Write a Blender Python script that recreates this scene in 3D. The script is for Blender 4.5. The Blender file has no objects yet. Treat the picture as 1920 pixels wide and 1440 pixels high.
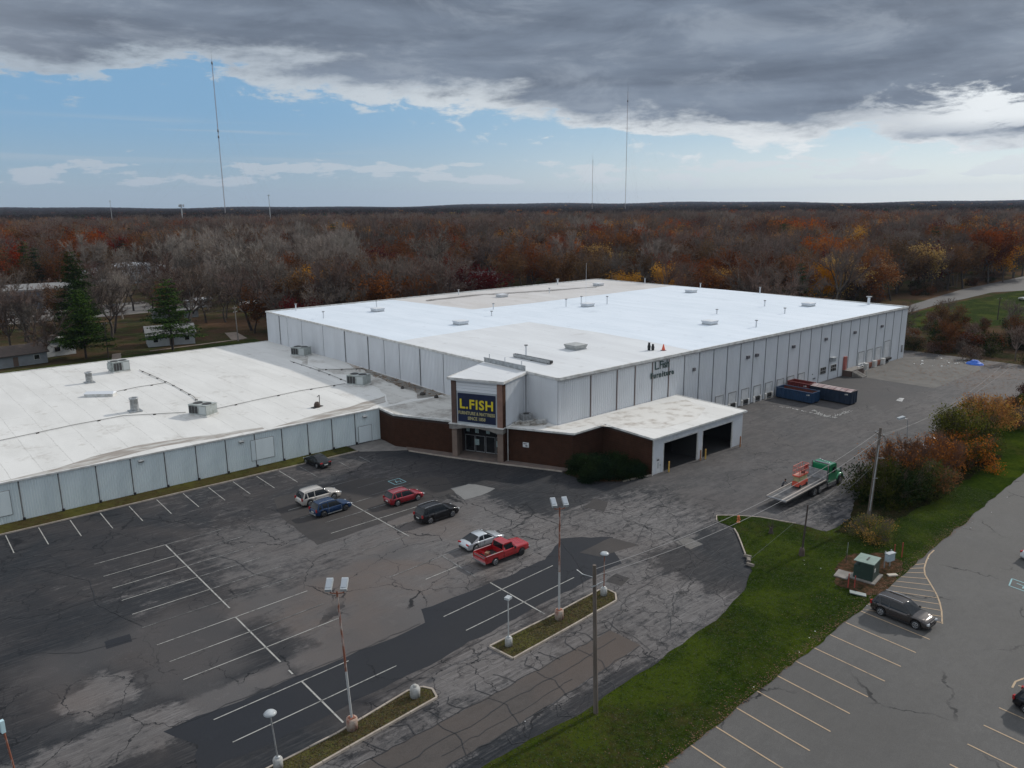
import bpy, math, random
import numpy as np
from mathutils import Vector, Matrix, Euler, noise as mnoise
R = math.radians
random.seed(7)
rng = np.random.default_rng(11)
S = bpy.context.scene
COL = S.collection

# ------------------------------------------------------------------ camera
cam = bpy.data.cameras.new('camera'); cam_o = bpy.data.objects.new('camera', cam); COL.objects.link(cam_o)
cam.sensor_width = 36; cam.lens = 27.375; cam.clip_start = .5; cam.clip_end = 40000
fw = Vector((.63295, .74077, -.22501)); rt = Vector((.75892, -.65113, -.00883)); up = Vector((.15305, .16518, .97432))
cam_o.matrix_world = Matrix(((rt.x, up.x, -fw.x, -70.22), (rt.y, up.y, -fw.y, -72.76), (rt.z, up.z, -fw.z, 34.0), (0, 0, 0, 1)))
S.camera = cam_o
CAM = (-70.22, -72.76, 34.0)

# ------------------------------------------------------------------ sun, exposure
SUN_AZ, SUN_EL = -3.0, 30.0
HAZE = .00004
sl = bpy.data.lights.new('sun', 'SUN'); sl.energy = 3.0; sl.angle = R(1.6); sl.color = (1, .95, .88)
so = bpy.data.objects.new('sun', sl); COL.objects.link(so)
sv = Vector((math.cos(R(SUN_EL)) * math.cos(R(SUN_AZ)), math.cos(R(SUN_EL)) * math.sin(R(SUN_AZ)), math.sin(R(SUN_EL))))
so.rotation_euler = sv.to_track_quat('Z', 'Y').to_euler(); so.location = (0, 0, 80)
S.view_settings.view_transform = 'Standard'; S.view_settings.look = 'None'
S.view_settings.exposure = 0; S.view_settings.gamma = 1; S.view_settings.use_curve_mapping = False

# ------------------------------------------------------------------ sky
class NT:
    """small helper to write node trees"""
    def __init__(s, nt):
        s.nt = nt
        for n in list(nt.nodes): nt.nodes.remove(n)
    def n(s, typ, inp=None, **kw):
        nd = s.nt.nodes.new(typ)
        for k, v in kw.items(): setattr(nd, k, v)
        for k, v in (inp or {}).items(): s.put(nd.inputs[k], v)
        return nd
    def put(s, sock, v):
        if isinstance(v, bpy.types.NodeSocket): s.nt.links.new(v, sock)
        elif isinstance(v, (tuple, list)) and len(v) == 3 and sock.type == 'RGBA': sock.default_value = (*v, 1)
        else: sock.default_value = v
    def m(s, op, a, b=0., c=0., clamp=False):
        nd = s.nt.nodes.new('ShaderNodeMath'); nd.operation = op; nd.use_clamp = clamp
        s.put(nd.inputs[0], a); s.put(nd.inputs[1], b); s.put(nd.inputs[2], c)
        return nd.outputs[0]
    def mix(s, f, a, b, blend='MIX'):
        nd = s.nt.nodes.new('ShaderNodeMix'); nd.data_type = 'RGBA'; nd.blend_type = blend
        s.put(nd.inputs[0], f); s.put(nd.inputs[6], a); s.put(nd.inputs[7], b)
        return nd.outputs[2]
    def ss(s, v, lo, hi, a=0., b=1.):
        nd = s.n('ShaderNodeMapRange', {0: v, 1: lo, 2: hi, 3: a, 4: b}, interpolation_type='SMOOTHSTEP')
        return nd.outputs[0]
    def noise(s, vec, scale, detail=6, rough=.55, dist=0.):
        return s.n('ShaderNodeTexNoise', {'Vector': vec, 'Scale': scale, 'Detail': detail, 'Roughness': rough, 'Distortion': dist}).outputs[0]
    def xyz(s, x, y, z):
        return s.n('ShaderNodeCombineXYZ', {0: x, 1: y, 2: z}).outputs[0]
    def scale(s, vec, v):
        return s.n('ShaderNodeVectorMath', {0: vec, 1: v}, operation='MULTIPLY').outputs[0]
    def add(s, a, b):
        return s.n('ShaderNodeVectorMath', {0: a, 1: b}, operation='ADD').outputs[0]

W = bpy.data.worlds.new('World'); S.world = W; W.use_nodes = True
t = NT(W.node_tree)
dirv = t.n('ShaderNodeTexCoord').outputs['Generated']
sx = t.n('ShaderNodeSeparateXYZ', {0: dirv})
az = t.m('DIVIDE', t.m('ARCTAN2', sx.outputs[1], sx.outputs[0]), R(1))            # degrees
el = t.m('DIVIDE', t.m('ARCSINE', sx.outputs[2]), R(1))
sky = t.n('ShaderNodeTexSky', sky_type='NISHITA', sun_disc=False, sun_elevation=R(SUN_EL), sun_rotation=R(90 - SUN_AZ),
          altitude=200, air_density=1.0, dust_density=.9, ozone_density=1.6).outputs[0]
dots0 = t.n('ShaderNodeVectorMath', {0: dirv, 1: tuple(sv)}, operation='DOT_PRODUCT').outputs['Value']
blue = t.mix(1, sky, (.085, .096, .108), 'MULTIPLY')
sunw = t.ss(dots0, .30, .92)                       # nearer the sun the clear air is paler
low = t.mix(sunw, (.34, .45, .53), (.95, .99, .94)); upper = t.mix(sunw, (.205, .395, .61), (.42, .60, .73))
blue = t.mix(.85, blue, t.mix(t.ss(el, -.5, 6.5), low, upper))
# edge of the cloud deck: its elevation by azimuth, the same all round the horizon
curve = t.n('ShaderNodeFloatCurve', {1: t.m('MULTIPLY_ADD', az, 1 / 360., .5)})
cv = curve.mapping.curves[0]
pts = [(-180, 8.4), (-130, 6.5), (-90, 8), (-60, 5), (-30, 3.6), (0, 2.6), (16, 2.6), (19, 2.9), (22, 3.7), (27, 4.0), (32, 4.0), (36.7, 4.4), (40.4, 4.9),
       (44, 5.3), (47.8, 5.8), (51.6, 6.6), (55, 7.4), (59, 7.6), (62.4, 8.0), (66, 8.3), (70, 8.7), (74.5, 8.8), (78, 8.0), (81, 8.2), (90, 9), (120, 7), (150, 8.5), (180, 8.4)]
cv.points[0].location = (0, .42); cv.points[1].location = (1, .42)
for a, e in pts[1:-1]: cv.points.new(a / 360. + .5, e / 20.)
curve.mapping.update()
edge = t.m('MULTIPLY', curve.outputs[0], 20.)
skyc = t.xyz(t.m('MULTIPLY', az, .11), t.m('MULTIPLY', el, .34), 0.)
n1 = t.m('ADD', t.m('MULTIPLY', t.noise(skyc, 1.0, 10, .62, .3), .75), t.m('MULTIPLY', t.noise(skyc, 3.6, 8, .68, .2), .25))
n2 = t.noise(t.xyz(t.m('MULTIPLY', az, .035), t.m('MULTIPLY', el, .26), 3.), 1.5, 6, .55, .2)
n4 = t.noise(t.xyz(t.m('MULTIPLY', az, .075), t.m('MULTIPLY', el, .24), 9.), 1.4, 10, .66, .5)
zc = t.m('MAXIMUM', sx.outputs[2], .03)
plane = t.xyz(t.m('DIVIDE', sx.outputs[0], zc), t.m('DIVIDE', sx.outputs[1], zc), 0.)
n3 = t.noise(plane, .5, 7, .55, .4)
d = t.m('SUBTRACT', t.m('ADD', el, t.m('MULTIPLY', t.m('SUBTRACT', n1, .5), 9.0)), edge)
deck = t.ss(d, -.40, .25)
body = t.ss(t.m('ADD', t.m('ADD', d, t.m('MULTIPLY', t.m('SUBTRACT', n2, .5), 3.)), t.m('MULTIPLY', t.m('SUBTRACT', n4, .5), 3.5)), .0, 1.9)
tone = t.ss(t.m('ADD', t.m('MULTIPLY', n2, .62), t.m('MULTIPLY', n3, .38)), .34, .68)
dcol = t.mix(tone, (.115, .143, .190), (.225, .275, .350))
dcol = t.mix(t.ss(n4, .48, .70, 0., .6), dcol, (.33, .38, .45)); dcol = t.mix(t.ss(n4, .50, .28, 0., .5), dcol, (.095, .120, .165))
# thin spots let the sun through around its direction; away from it the deck is front-lit; there and overhead it is brightened for ambient light
dots = t.n('ShaderNodeVectorMath', {0: dirv, 1: tuple(sv)}, operation='DOT_PRODUCT').outputs['Value']
glow = t.m('POWER', t.m('MAXIMUM', dots, 0.), 22.)
dcol = t.mix(t.m('MULTIPLY', glow, t.ss(n3, .35, .7, .12, .8)), dcol, (1.5, 1.48, 1.42))
front = t.ss(dots, .35, -.6)
dcol = t.mix(t.m('MULTIPLY', front, .85), dcol, (.86, .92, 1.0))
high = t.ss(el, 15., 48.)
dcol = t.mix(t.m('MULTIPLY', high, .85), dcol, (.80, .86, .95))
warmth = t.ss(dots, .2, .95)
fringe = t.mix(warmth, (.44, .51, .58), (.92, .95, .95))
gap = t.m('MULTIPLY', t.m('MULTIPLY', t.ss(n4, .47, .56), t.ss(az, 30., 19.)), t.m('MULTIPLY', t.ss(el, 3.4, 5.), t.ss(el, 8.6, 6.4)))
dcol = t.mix(gap, dcol, (.86, .90, .92))
ccol = t.mix(body, t.mix(t.ss(n1, .35, .62), t.mix(.5, fringe, (.36, .41, .48)), fringe), dcol)
# low small cumulus and thin streaks under the deck
nc = t.noise(t.xyz(t.m('MULTIPLY', az, .20), t.m('MULTIPLY', el, .75), 7.), 1.3, 8, .6, .1)
band = t.m('MULTIPLY', t.ss(el, .9, 1.7), t.ss(el, 3.6, 2.4))
puff = t.m('MULTIPLY', t.ss(t.m('MULTIPLY_ADD', band, .20, nc), .695, .75), .75)
ns = t.noise(t.xyz(t.m('MULTIPLY', az, .03), t.m('MULTIPLY', t.m('ADD', el, t.m('MULTIPLY', az, -.012)), 1.1), 12.), 1.2, 6, .5, .2)
streak = t.m('MULTIPLY', t.m('MULTIPLY', t.ss(ns, .47, .63), t.ss(az, 52., 66.)), t.m('MULTIPLY', t.ss(el, 2.6, 3.4), t.ss(el, 5.9, 5.)))
c = t.mix(t.m('MULTIPLY', streak, .5), blue, (.47, .53, .59))
c = t.mix(puff, c, t.mix(warmth, (.50, .56, .62), (.78, .82, .83)))
nd = t.noise(t.xyz(t.m('MULTIPLY', az, .26), t.m('MULTIPLY', el, .62), 21.), 1.5, 9, .64, .2)
p2 = t.m('MULTIPLY', t.ss(nd, .56, .66), t.m('MULTIPLY', t.ss(d, -2.6, -.9), .9))          # shreds torn off below the deck
c = t.mix(p2, c, t.mix(t.ss(nd, .60, .72), t.mix(warmth, (.40, .50, .60), (.80, .85, .86)), fringe))
c = t.mix(deck, c, ccol)
# the same air below the horizon
c = t.mix(t.ss(el, -.2, -1.), c, (.10, .11, .12))
bg = t.n('ShaderNodeBackground', {0: c, 1: 1.0})
W.node_tree.links.new(bg.outputs[0], t.n('ShaderNodeOutputWorld').inputs[0])
W.cycles.sampling_method = 'MANUAL'; W.cycles.sample_map_resolution = 1024

# ------------------------------------------------------------------ materials
MATS = {}
def lin(r, g, b): return tuple(((v / 255) / 12.92 if v / 255 <= .04045 else ((v / 255 + .055) / 1.055) ** 2.4) for v in (r, g, b))
def mat(name, c1, c2=None, sc=1., rough=.7, metal=0., bump=0., stretch=(1, 1, 1), lo=.35, hi=.65, detail=6, coat=0., rnd=0., trans=0., bsc=None, world=False, spec=.5, alpha=1.):
    if name in MATS: return MATS[name]
    m = bpy.data.materials.new(name); m.use_nodes = True; MATS[name] = m
    t = NT(m.node_tree)
    if world: co = t.n('ShaderNodeNewGeometry').outputs['Position']
    else: co = t.n('ShaderNodeTexCoord').outputs['Object']
    cs = t.scale(co, stretch)
    col = c1
    if c2:
        n = t.noise(cs, sc, detail, .6)
        col = t.mix(t.ss(n, lo, hi), c1, c2)
    if rnd:
        oi = t.n('ShaderNodeObjectInfo').outputs['Random']
        hs = t.n('ShaderNodeHueSaturation', {'Hue': t.m('MULTIPLY_ADD', oi, .05 * rnd, .5 - .025 * rnd), 'Saturation': t.m('MULTIPLY_ADD', oi, -.5 * rnd, 1 + .25 * rnd),
                'Value': t.m('MULTIPLY_ADD', t.m('FRACT', t.m('MULTIPLY', oi, 7.31)), .9 * rnd, 1 - .45 * rnd), 'Color': col})
        col = hs.outputs[0]
    b = t.n('ShaderNodeBsdfPrincipled', {'Base Color': col, 'Roughness': rough, 'Metallic': metal, 'Coat Weight': coat, 'Coat Roughness': .08, 'Specular IOR Level': spec, 'Alpha': alpha})
    out = b.outputs[0]
    if bump:
        nb = t.noise(cs, bsc or sc * 4, 6, .65)
        bp = t.n('ShaderNodeBump', {'Height': nb, 'Strength': min(1, bump), 'Distance': .05})
        t.put(b.inputs['Normal'], bp.outputs[0])
    if trans:
        tr = t.n('ShaderNodeBsdfTranslucent', {0: col})
        out = t.n('ShaderNodeMixShader', {0: trans, 1: out, 2: tr.outputs[0]}).outputs[0]
    m.node_tree.links.new(out, t.n('ShaderNodeOutputMaterial').inputs[0])
    return m

# ------------------------------------------------------------------ mesh building
class MB:
    def __init__(s): s.v = []; s.f = []; s.mi = []; s.sm = []
    def add(s, vs, fs, mi=0, smooth=False):
        o = len(s.v); s.v.extend([tuple(v) for v in vs])
        for f in fs: s.f.append([i + o for i in f]); s.mi.append(mi); s.sm.append(smooth)
        return s
    def box(s, x0, y0, z0, x1, y1, z1, mi=0):
        return s.add([(x0, y0, z0), (x1, y0, z0), (x1, y1, z0), (x0, y1, z0), (x0, y0, z1), (x1, y0, z1), (x1, y1, z1), (x0, y1, z1)],
                     [(0, 3, 2, 1), (4, 5, 6, 7), (0, 1, 5, 4), (1, 2, 6, 5), (2, 3, 7, 6), (3, 0, 4, 7)], mi)
    def obox(s, c, size, rz=0., mi=0, rx=0., ry=0.):
        M = Euler((rx, ry, rz)).to_matrix(); c = Vector(c); a, b, d = [k / 2 for k in size]
        vs = [c + M @ Vector(p) for p in [(-a, -b, -d), (a, -b, -d), (a, b, -d), (-a, b, -d), (-a, -b, d), (a, -b, d), (a, b, d), (-a, b, d)]]
        return s.add(vs, [(0, 3, 2, 1), (4, 5, 6, 7), (0, 1, 5, 4), (1, 2, 6, 5), (2, 3, 7, 6), (3, 0, 4, 7)], mi)
    def prism(s, poly, z0, z1, mi=0, top=None):
        n = len(poly); zt = top or [z1] * n
        vs = [(p[0], p[1], z0) for p in poly] + [(p[0], p[1], zt[i]) for i, p in enumerate(poly)]
        return s.add(vs, [tuple(range(n))[::-1], tuple(range(n, 2 * n))] + [(i, (i + 1) % n, n + (i + 1) % n, n + i) for i in range(n)], mi)
    def tube(s, a, b, r0, r1=None, n=8, mi=0, cap=True, smooth=True):
        a = Vector(a); b = Vector(b); r1 = r0 if r1 is None else r1
        d = (b - a); d = d.normalized() if d.length > 1e-6 else Vector((0, 0, 1))
        x = d.cross(Vector((0, 0, 1)) if abs(d.z) < .9 else Vector((1, 0, 0))).normalized(); y = d.cross(x)
        vs = []
        for c, r in ((a, r0), (b, r1)):
            for k in range(n):
                t_ = 2 * math.pi * k / n; vs.append(c + x * (math.cos(t_) * r) + y * (math.sin(t_) * r))
        s.add(vs, [(k, n + k, n + (k + 1) % n, (k + 1) % n) for k in range(n)], mi, smooth)
        if cap: s.add(vs[:n], [tuple(range(n))], mi); s.add(vs[n:], [tuple(range(n))[::-1]], mi)
        return s
    def path(s, pts, r, n=5, mi=0):
        for a, b in zip(pts[:-1], pts[1:]): s.tube(a, b, r, r, n, mi, False)
        return s
    def lathe(s, c, prof, n=16, mi=0, axis='z', smooth=True):
        vs = []
        for r, z in prof:
            for k in range(n):
                t_ = 2 * math.pi * k / n; a, b = math.cos(t_) * r, math.sin(t_) * r
                vs.append((c[0] + a, c[1] + b, c[2] + z) if axis == 'z' else (c[0] + a, c[1] + z, c[2] + b))
        fs = [(j * n + k, j * n + (k + 1) % n, (j + 1) * n + (k + 1) % n, (j + 1) * n + k) for j in range(len(prof) - 1) for k in range(n)]
        if axis != 'z': fs = [f[::-1] for f in fs]
        return s.add(vs, fs, mi, smooth)
    def mesh(s, name, mats):
        me = bpy.data.meshes.new(name); me.from_pydata(s.v, [], s.f)
        for m in (mats if isinstance(mats, (list, tuple)) else [mats]): me.materials.append(m)
        me.polygons.foreach_set('material_index', s.mi); me.polygons.foreach_set('use_smooth', s.sm); me.update()
        return me
    def build(s, name, mats, parent=None, off=None, kind=None, label=None):
        return put(name, s.mesh(name, mats), parent, off, kind=kind, label=label)

def put(name, me, parent=None, off=None, rz=None, loc=None, kind=None, label=None):
    """link a mesh as one object; 'off' = parent's world position when the mesh is in world coordinates"""
    o = bpy.data.objects.new(name, me); COL.objects.link(o)
    if parent: o.parent = parent
    if off is not None: o.location = -Vector(off)
    if loc is not None: o.location = loc
    if rz is not None: o.rotation_euler = (0, 0, rz)
    if kind: o['kind'] = kind
    if label: o['label'] = label
    return o
def thing(name, label, cat, loc=(0, 0, 0), rz=0., group=None):
    o = bpy.data.objects.new(name, None); COL.objects.link(o); o.location = loc; o.rotation_euler = (0, 0, rz)
    o.empty_display_size = .3
    return tag(o, label, cat, group)
def tag(o, label, cat, group=None):
    o['label'] = label; o['category'] = cat
    if group: o['group'] = group
    return o
KIDS = {}
def kids(o): return [c for c in COL.objects if c.parent == o]
def dup(root, loc, rz=None, label=None, group=None, tree=None):
    """a copy of a thing with copies of its parts and sub-parts (shared meshes)"""
    def cp(o, par):
        c_ = o.copy(); COL.objects.link(c_)
        if par: c_.parent = par
        for k in tree.get(o.name, []): cp(k, c_)
        return c_
    if tree is None:
        tree = {}
        def walk(o):
            ch = [c for c in COL.objects if c.parent == o]; tree[o.name] = ch
            for c in ch: walk(c)
        walk(root)
    r = cp(root, None); r.location = loc
    if rz is not None: r.rotation_euler = (0, 0, rz)
    if label: r['label'] = label
    if group: r['group'] = group
    return r
def tess_poly(poly, z, step, name, m, kind='structure', jitter=0., parent=None):
    """flat sheet from an outline, its edge subdivided and made a little ragged"""
    pts = []
    for (a, b) in zip(poly, poly[1:] + poly[:1]):
        L = math.hypot(b[0] - a[0], b[1] - a[1]); k = max(1, int(L / step))
        for i in range(k):
            u = i / k; x = a[0] + (b[0] - a[0]) * u; y = a[1] + (b[1] - a[1]) * u
            if jitter:
                q = mnoise.noise_vector(Vector((x * .45, y * .45, 3.3))) + .6 * mnoise.noise_vector(Vector((x * 1.7, y * 1.7, 8.3)))
                x += q.x * jitter; y += q.y * jitter
            pts.append((x, y, z))
    mb = MB(); mb.add(pts, [tuple(range(len(pts)))])
    o = mb.build(name, m, parent)
    if kind and not parent: o['kind'] = kind
    return o

# ------------------------------------------------------------------ ground, asphalt, grass
def ground_material():
    m = bpy.data.materials.new('ground_leaf_litter'); m.use_nodes = True; t = NT(m.node_tree)
    co = t.n('ShaderNodeNewGeometry').outputs['Position']
    big = t.noise(co, .018, 4, .5); mid = t.noise(co, .12, 6, .6); fine = t.noise(co, 2.2, 5, .7)
    c = t.mix(t.ss(mid, .35, .65), (.062, .040, .026), (.030, .040, .015))
    c = t.mix(t.ss(big, .48, .6), c, (.095, .058, .036))
    c = t.mix(t.m('MULTIPLY', t.ss(fine, .45, .75), .5), c, (.16, .105, .07))
    b = t.n('ShaderNodeBsdfPrincipled', {'Base Color': c, 'Roughness': .95, 'Specular IOR Level': .0})
    m.node_tree.links.new(b.outputs[0], t.n('ShaderNodeOutputMaterial').inputs[0]); return m
def grass_material(name, g1, g2, brown, amount):
    m = bpy.data.materials.new(name); m.use_nodes = True; t = NT(m.node_tree)
    co = t.n('ShaderNodeNewGeometry').outputs['Position']
    big = t.noise(co, .11, 5, .55); mid = t.noise(co, .9, 6, .65); fine = t.noise(co, 7., 5, .75)
    c = t.mix(t.ss(mid, .3, .7), g1, g2)
    wx = t.ss(t.n('ShaderNodeSeparateXYZ', {0: co}).outputs[0], -22., -52., 0., .20)     # drier turf near the street end
    c = t.mix(t.m('MULTIPLY', t.ss(t.m('ADD', t.m('ADD', t.m('MULTIPLY', big, .7), t.m('MULTIPLY', mid, .3)), wx), 1 - amount - .1, 1 - amount + .12), .85), c, brown)
    c = t.mix(t.ss(t.noise(co, 2.6, 6, .7), .42, .72, 0., .75), c, tuple(v * 1.9 for v in g2))
    c = t.mix(t.ss(t.noise(co, .16, 4, .55), .46, .64, 0., .65), c, tuple(v * q for v, q in zip(g2, (2.5, 2.1, 1.6))))
    c = t.mix(t.ss(t.noise(co, 1.5, 6, .7, .5), .52, .25, 0., .8), c, tuple(v * .35 for v in g1))
    c = t.mix(t.ss(fine, .45, .75, 0., .5), c, tuple(v * 2.2 for v in g2))
    b = t.n('ShaderNodeBsdfPrincipled', {'Base Color': c, 'Roughness': .95, 'Specular IOR Level': .0})
    bp = t.n('ShaderNodeBump', {'Height': fine, 'Strength': .8, 'Distance': .08}); t.put(b.inputs['Normal'], bp.outputs[0])
    m.node_tree.links.new(b.outputs[0], t.n('ShaderNodeOutputMaterial').inputs[0]); return m
def asphalt_material(name, dark, grey, brown, wear=None, tint=0., crack=.5, streak=1., rough=.82, ccell=.22):
    """wear / tint / crack read from the sheet's vertex colours unless numbers are given"""
    m = bpy.data.materials.new(name); m.use_nodes = True; t = NT(m.node_tree)
    co = t.n('ShaderNodeNewGeometry').outputs['Position']
    if wear is None:
        a = t.n('ShaderNodeAttribute', attribute_name='zone'); sp = t.n('ShaderNodeSeparateColor', {0: a.outputs['Color']})
        wear, tint, crack = sp.outputs[0], sp.outputs[1], sp.outputs[2]
    st = t.noise(t.scale(co, (.22, 1.5, 1)), 1.0, 8, .62, .4)
    st2 = t.noise(t.scale(co, (.5, .9, 1)), .42, 7, .62, .8)
    mott = t.noise(co, 3.1, 7, .72)
    mid_ = t.noise(t.scale(co, (.8, 1.15, 1)), 1.1, 9, .72, .5)
    f = t.m('ADD', t.m('ADD', t.m('MULTIPLY', st, .42 * streak), t.m('MULTIPLY', st2, .36)), t.m('ADD', t.m('MULTIPLY', mott, .26), t.m('MULTIPLY', mid_, .50)))
    k = t.m('ADD', t.m('SUBTRACT', f, .77 + .21 * (streak - 1)), t.m('MULTIPLY', t.m('SUBTRACT', wear, .5), .80))
    mask = t.ss(k, -.11, .12)
    kc = t.ss(crack, .28, .55, .38, 1.)                                     # smoother tone where the paving is sound
    mask = t.m('ADD', t.m('MULTIPLY', mask, kc), t.m('MULTIPLY', t.m('SUBTRACT', 1., kc), .62))
    c = t.mix(mask, dark, grey)
    scr = t.ss(t.noise(t.scale(co, (.16, 2.4, 1)), 1.6, 9, .74, .25), .505, .60)      # pale scuffs along the traffic direction
    c = t.mix(t.m('MULTIPLY', t.m('MULTIPLY', scr, t.ss(crack, .30, .60)), t.m('MULTIPLY_ADD', mask, .46 * streak, .13 * streak)), c, tuple(v * 1.75 for v in grey))
    scr2 = t.ss(t.noise(t.scale(co, (.45, 5.5, 1)), 1.8, 8, .74, .3), .50, .60)
    c = t.mix(t.m('MULTIPLY', t.m('MULTIPLY', scr2, t.ss(crack, .30, .60)), t.m('MULTIPLY_ADD', mask, .30 * streak, .07 * streak)), c, tuple(v * 1.9 for v in grey))
    blot = t.ss(t.noise(co, .75, 9, .74, .8), .555, .63)
    c = t.mix(t.m('MULTIPLY', t.m('MULTIPLY', blot, kc), t.m('MULTIPLY_ADD', mask, .40, .06)), c, tuple(v * 1.6 for v in grey))
    c = t.mix(t.m('MULTIPLY', t.ss(t.noise(t.scale(co, (.7, 1.4, 1)), 1.3, 9, .74, .5), .46, .36), t.m('MULTIPLY', t.m('SUBTRACT', kc, .25), .75)), c, tuple(v * .8 for v in dark))
    blo = t.noise(co, .09, 5, .6, .5)
    c = t.mix(t.m('MULTIPLY', t.ss(blo, .35, .7), t.m('MULTIPLY_ADD', tint, .95, .14)), c, brown)
    spk = t.noise(co, 17., 3, .8)
    c = t.mix(t.m('MULTIPLY', t.ss(spk, .45, .8, 0., .5), t.m('MULTIPLY_ADD', mask, .8, .2)), c, tuple(v * 1.7 for v in grey))
    c = t.mix(t.ss(spk, .52, .2, 0., .5), c, tuple(v * .4 for v in dark))
    # broad uneven tone
    c = t.mix(t.m('MULTIPLY', t.ss(t.noise(co, .05, 4, .6, .3), .35, .7, 0., .30), t.m('MULTIPLY_ADD', mask, .8, .2)), c, tuple(v * .35 for v in grey))
    # cracks
    dn = t.n('ShaderNodeTexNoise', {'Vector': co, 'Scale': .55, 'Detail': 5, 'Roughness': .6}).outputs['Color']
    dc = t.add(co, t.scale(t.add(dn, (-.5, -.5, -.5)), (2.6, 2.6, 0)))
    v = t.n('ShaderNodeTexVoronoi', {'Vector': dc, 'Scale': ccell}, feature='DISTANCE_TO_EDGE').outputs[0]
    cm = t.ss(t.m('ADD', t.noise(co, .12, 3, .5), t.m('MULTIPLY', crack, .45)), .60, .74)
    cr = t.m('MULTIPLY', t.m('MULTIPLY', t.ss(v, .012, .005), cm), t.ss(t.noise(co, .9, 5, .7), .30, .52, .25, 1.))
    v2 = t.n('ShaderNodeTexVoronoi', {'Vector': t.add(dc, (7.3, 3.1, 0)), 'Scale': ccell * 2.3}, feature='DISTANCE_TO_EDGE').outputs[0]
    cr = t.m('MAXIMUM', cr, t.m('MULTIPLY', t.m('MULTIPLY', t.ss(v2, .020, .009), t.ss(t.m('ADD', t.noise(co, .17, 3, .5), t.m('MULTIPLY', crack, .36)), .71, .81)), .6))
    c = t.mix(t.m('MULTIPLY', cr, .9), c, (.008, .009, .011))
    b = t.n('ShaderNodeBsdfPrincipled', {'Base Color': c, 'Roughness': rough, 'Specular IOR Level': .18})
    bp = t.n('ShaderNodeBump', {'Height': t.m('ADD', spk, t.m('MULTIPLY', mott, 2.)), 'Strength': .25, 'Distance': .02}); t.put(b.inputs['Normal'], bp.outputs[0])
    m.node_tree.links.new(b.outputs[0], t.n('ShaderNodeOutputMaterial').inputs[0]); return m

def terrain_h(x, y):
    r = np.hypot(np.asarray(x) + 70, np.asarray(y) + 73)
    a = np.arctan2(np.asarray(y) + 73, np.asarray(x) + 70)
    far = np.clip((r - 2500) / 4000, 0, 1)
    return far * (9 + 7 * np.sin(a * 9 + 1.2) + 5 * np.sin(a * 23 + .4) + 3 * np.sin(a * 47 + 2))
def make_terrain():
    rr = [0, 60, 120, 200, 320, 500, 800, 1200, 1800, 2500, 3400, 4500, 6000, 8000, 11000, 16000]
    n = 144; vs = [(-70, -73, -.06)]
    for r in rr[1:]:
        for k in range(n):
            a = 2 * math.pi * k / n; x = -70 + r * math.cos(a); y = -73 + r * math.sin(a)
            vs.append((x, y, float(terrain_h(x, y)) - .06))
    fs = [(0, 1 + k, 1 + (k + 1) % n) for k in range(n)]
    for j in range(len(rr) - 2):
        for k in range(n):
            a = 1 + j * n + k; b = 1 + j * n + (k + 1) % n; fs.append((a, a + n, b + n, b))
    mb = MB(); mb.add(vs, fs); mb.build('ground', ground_material(), kind='structure')
make_terrain()

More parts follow.
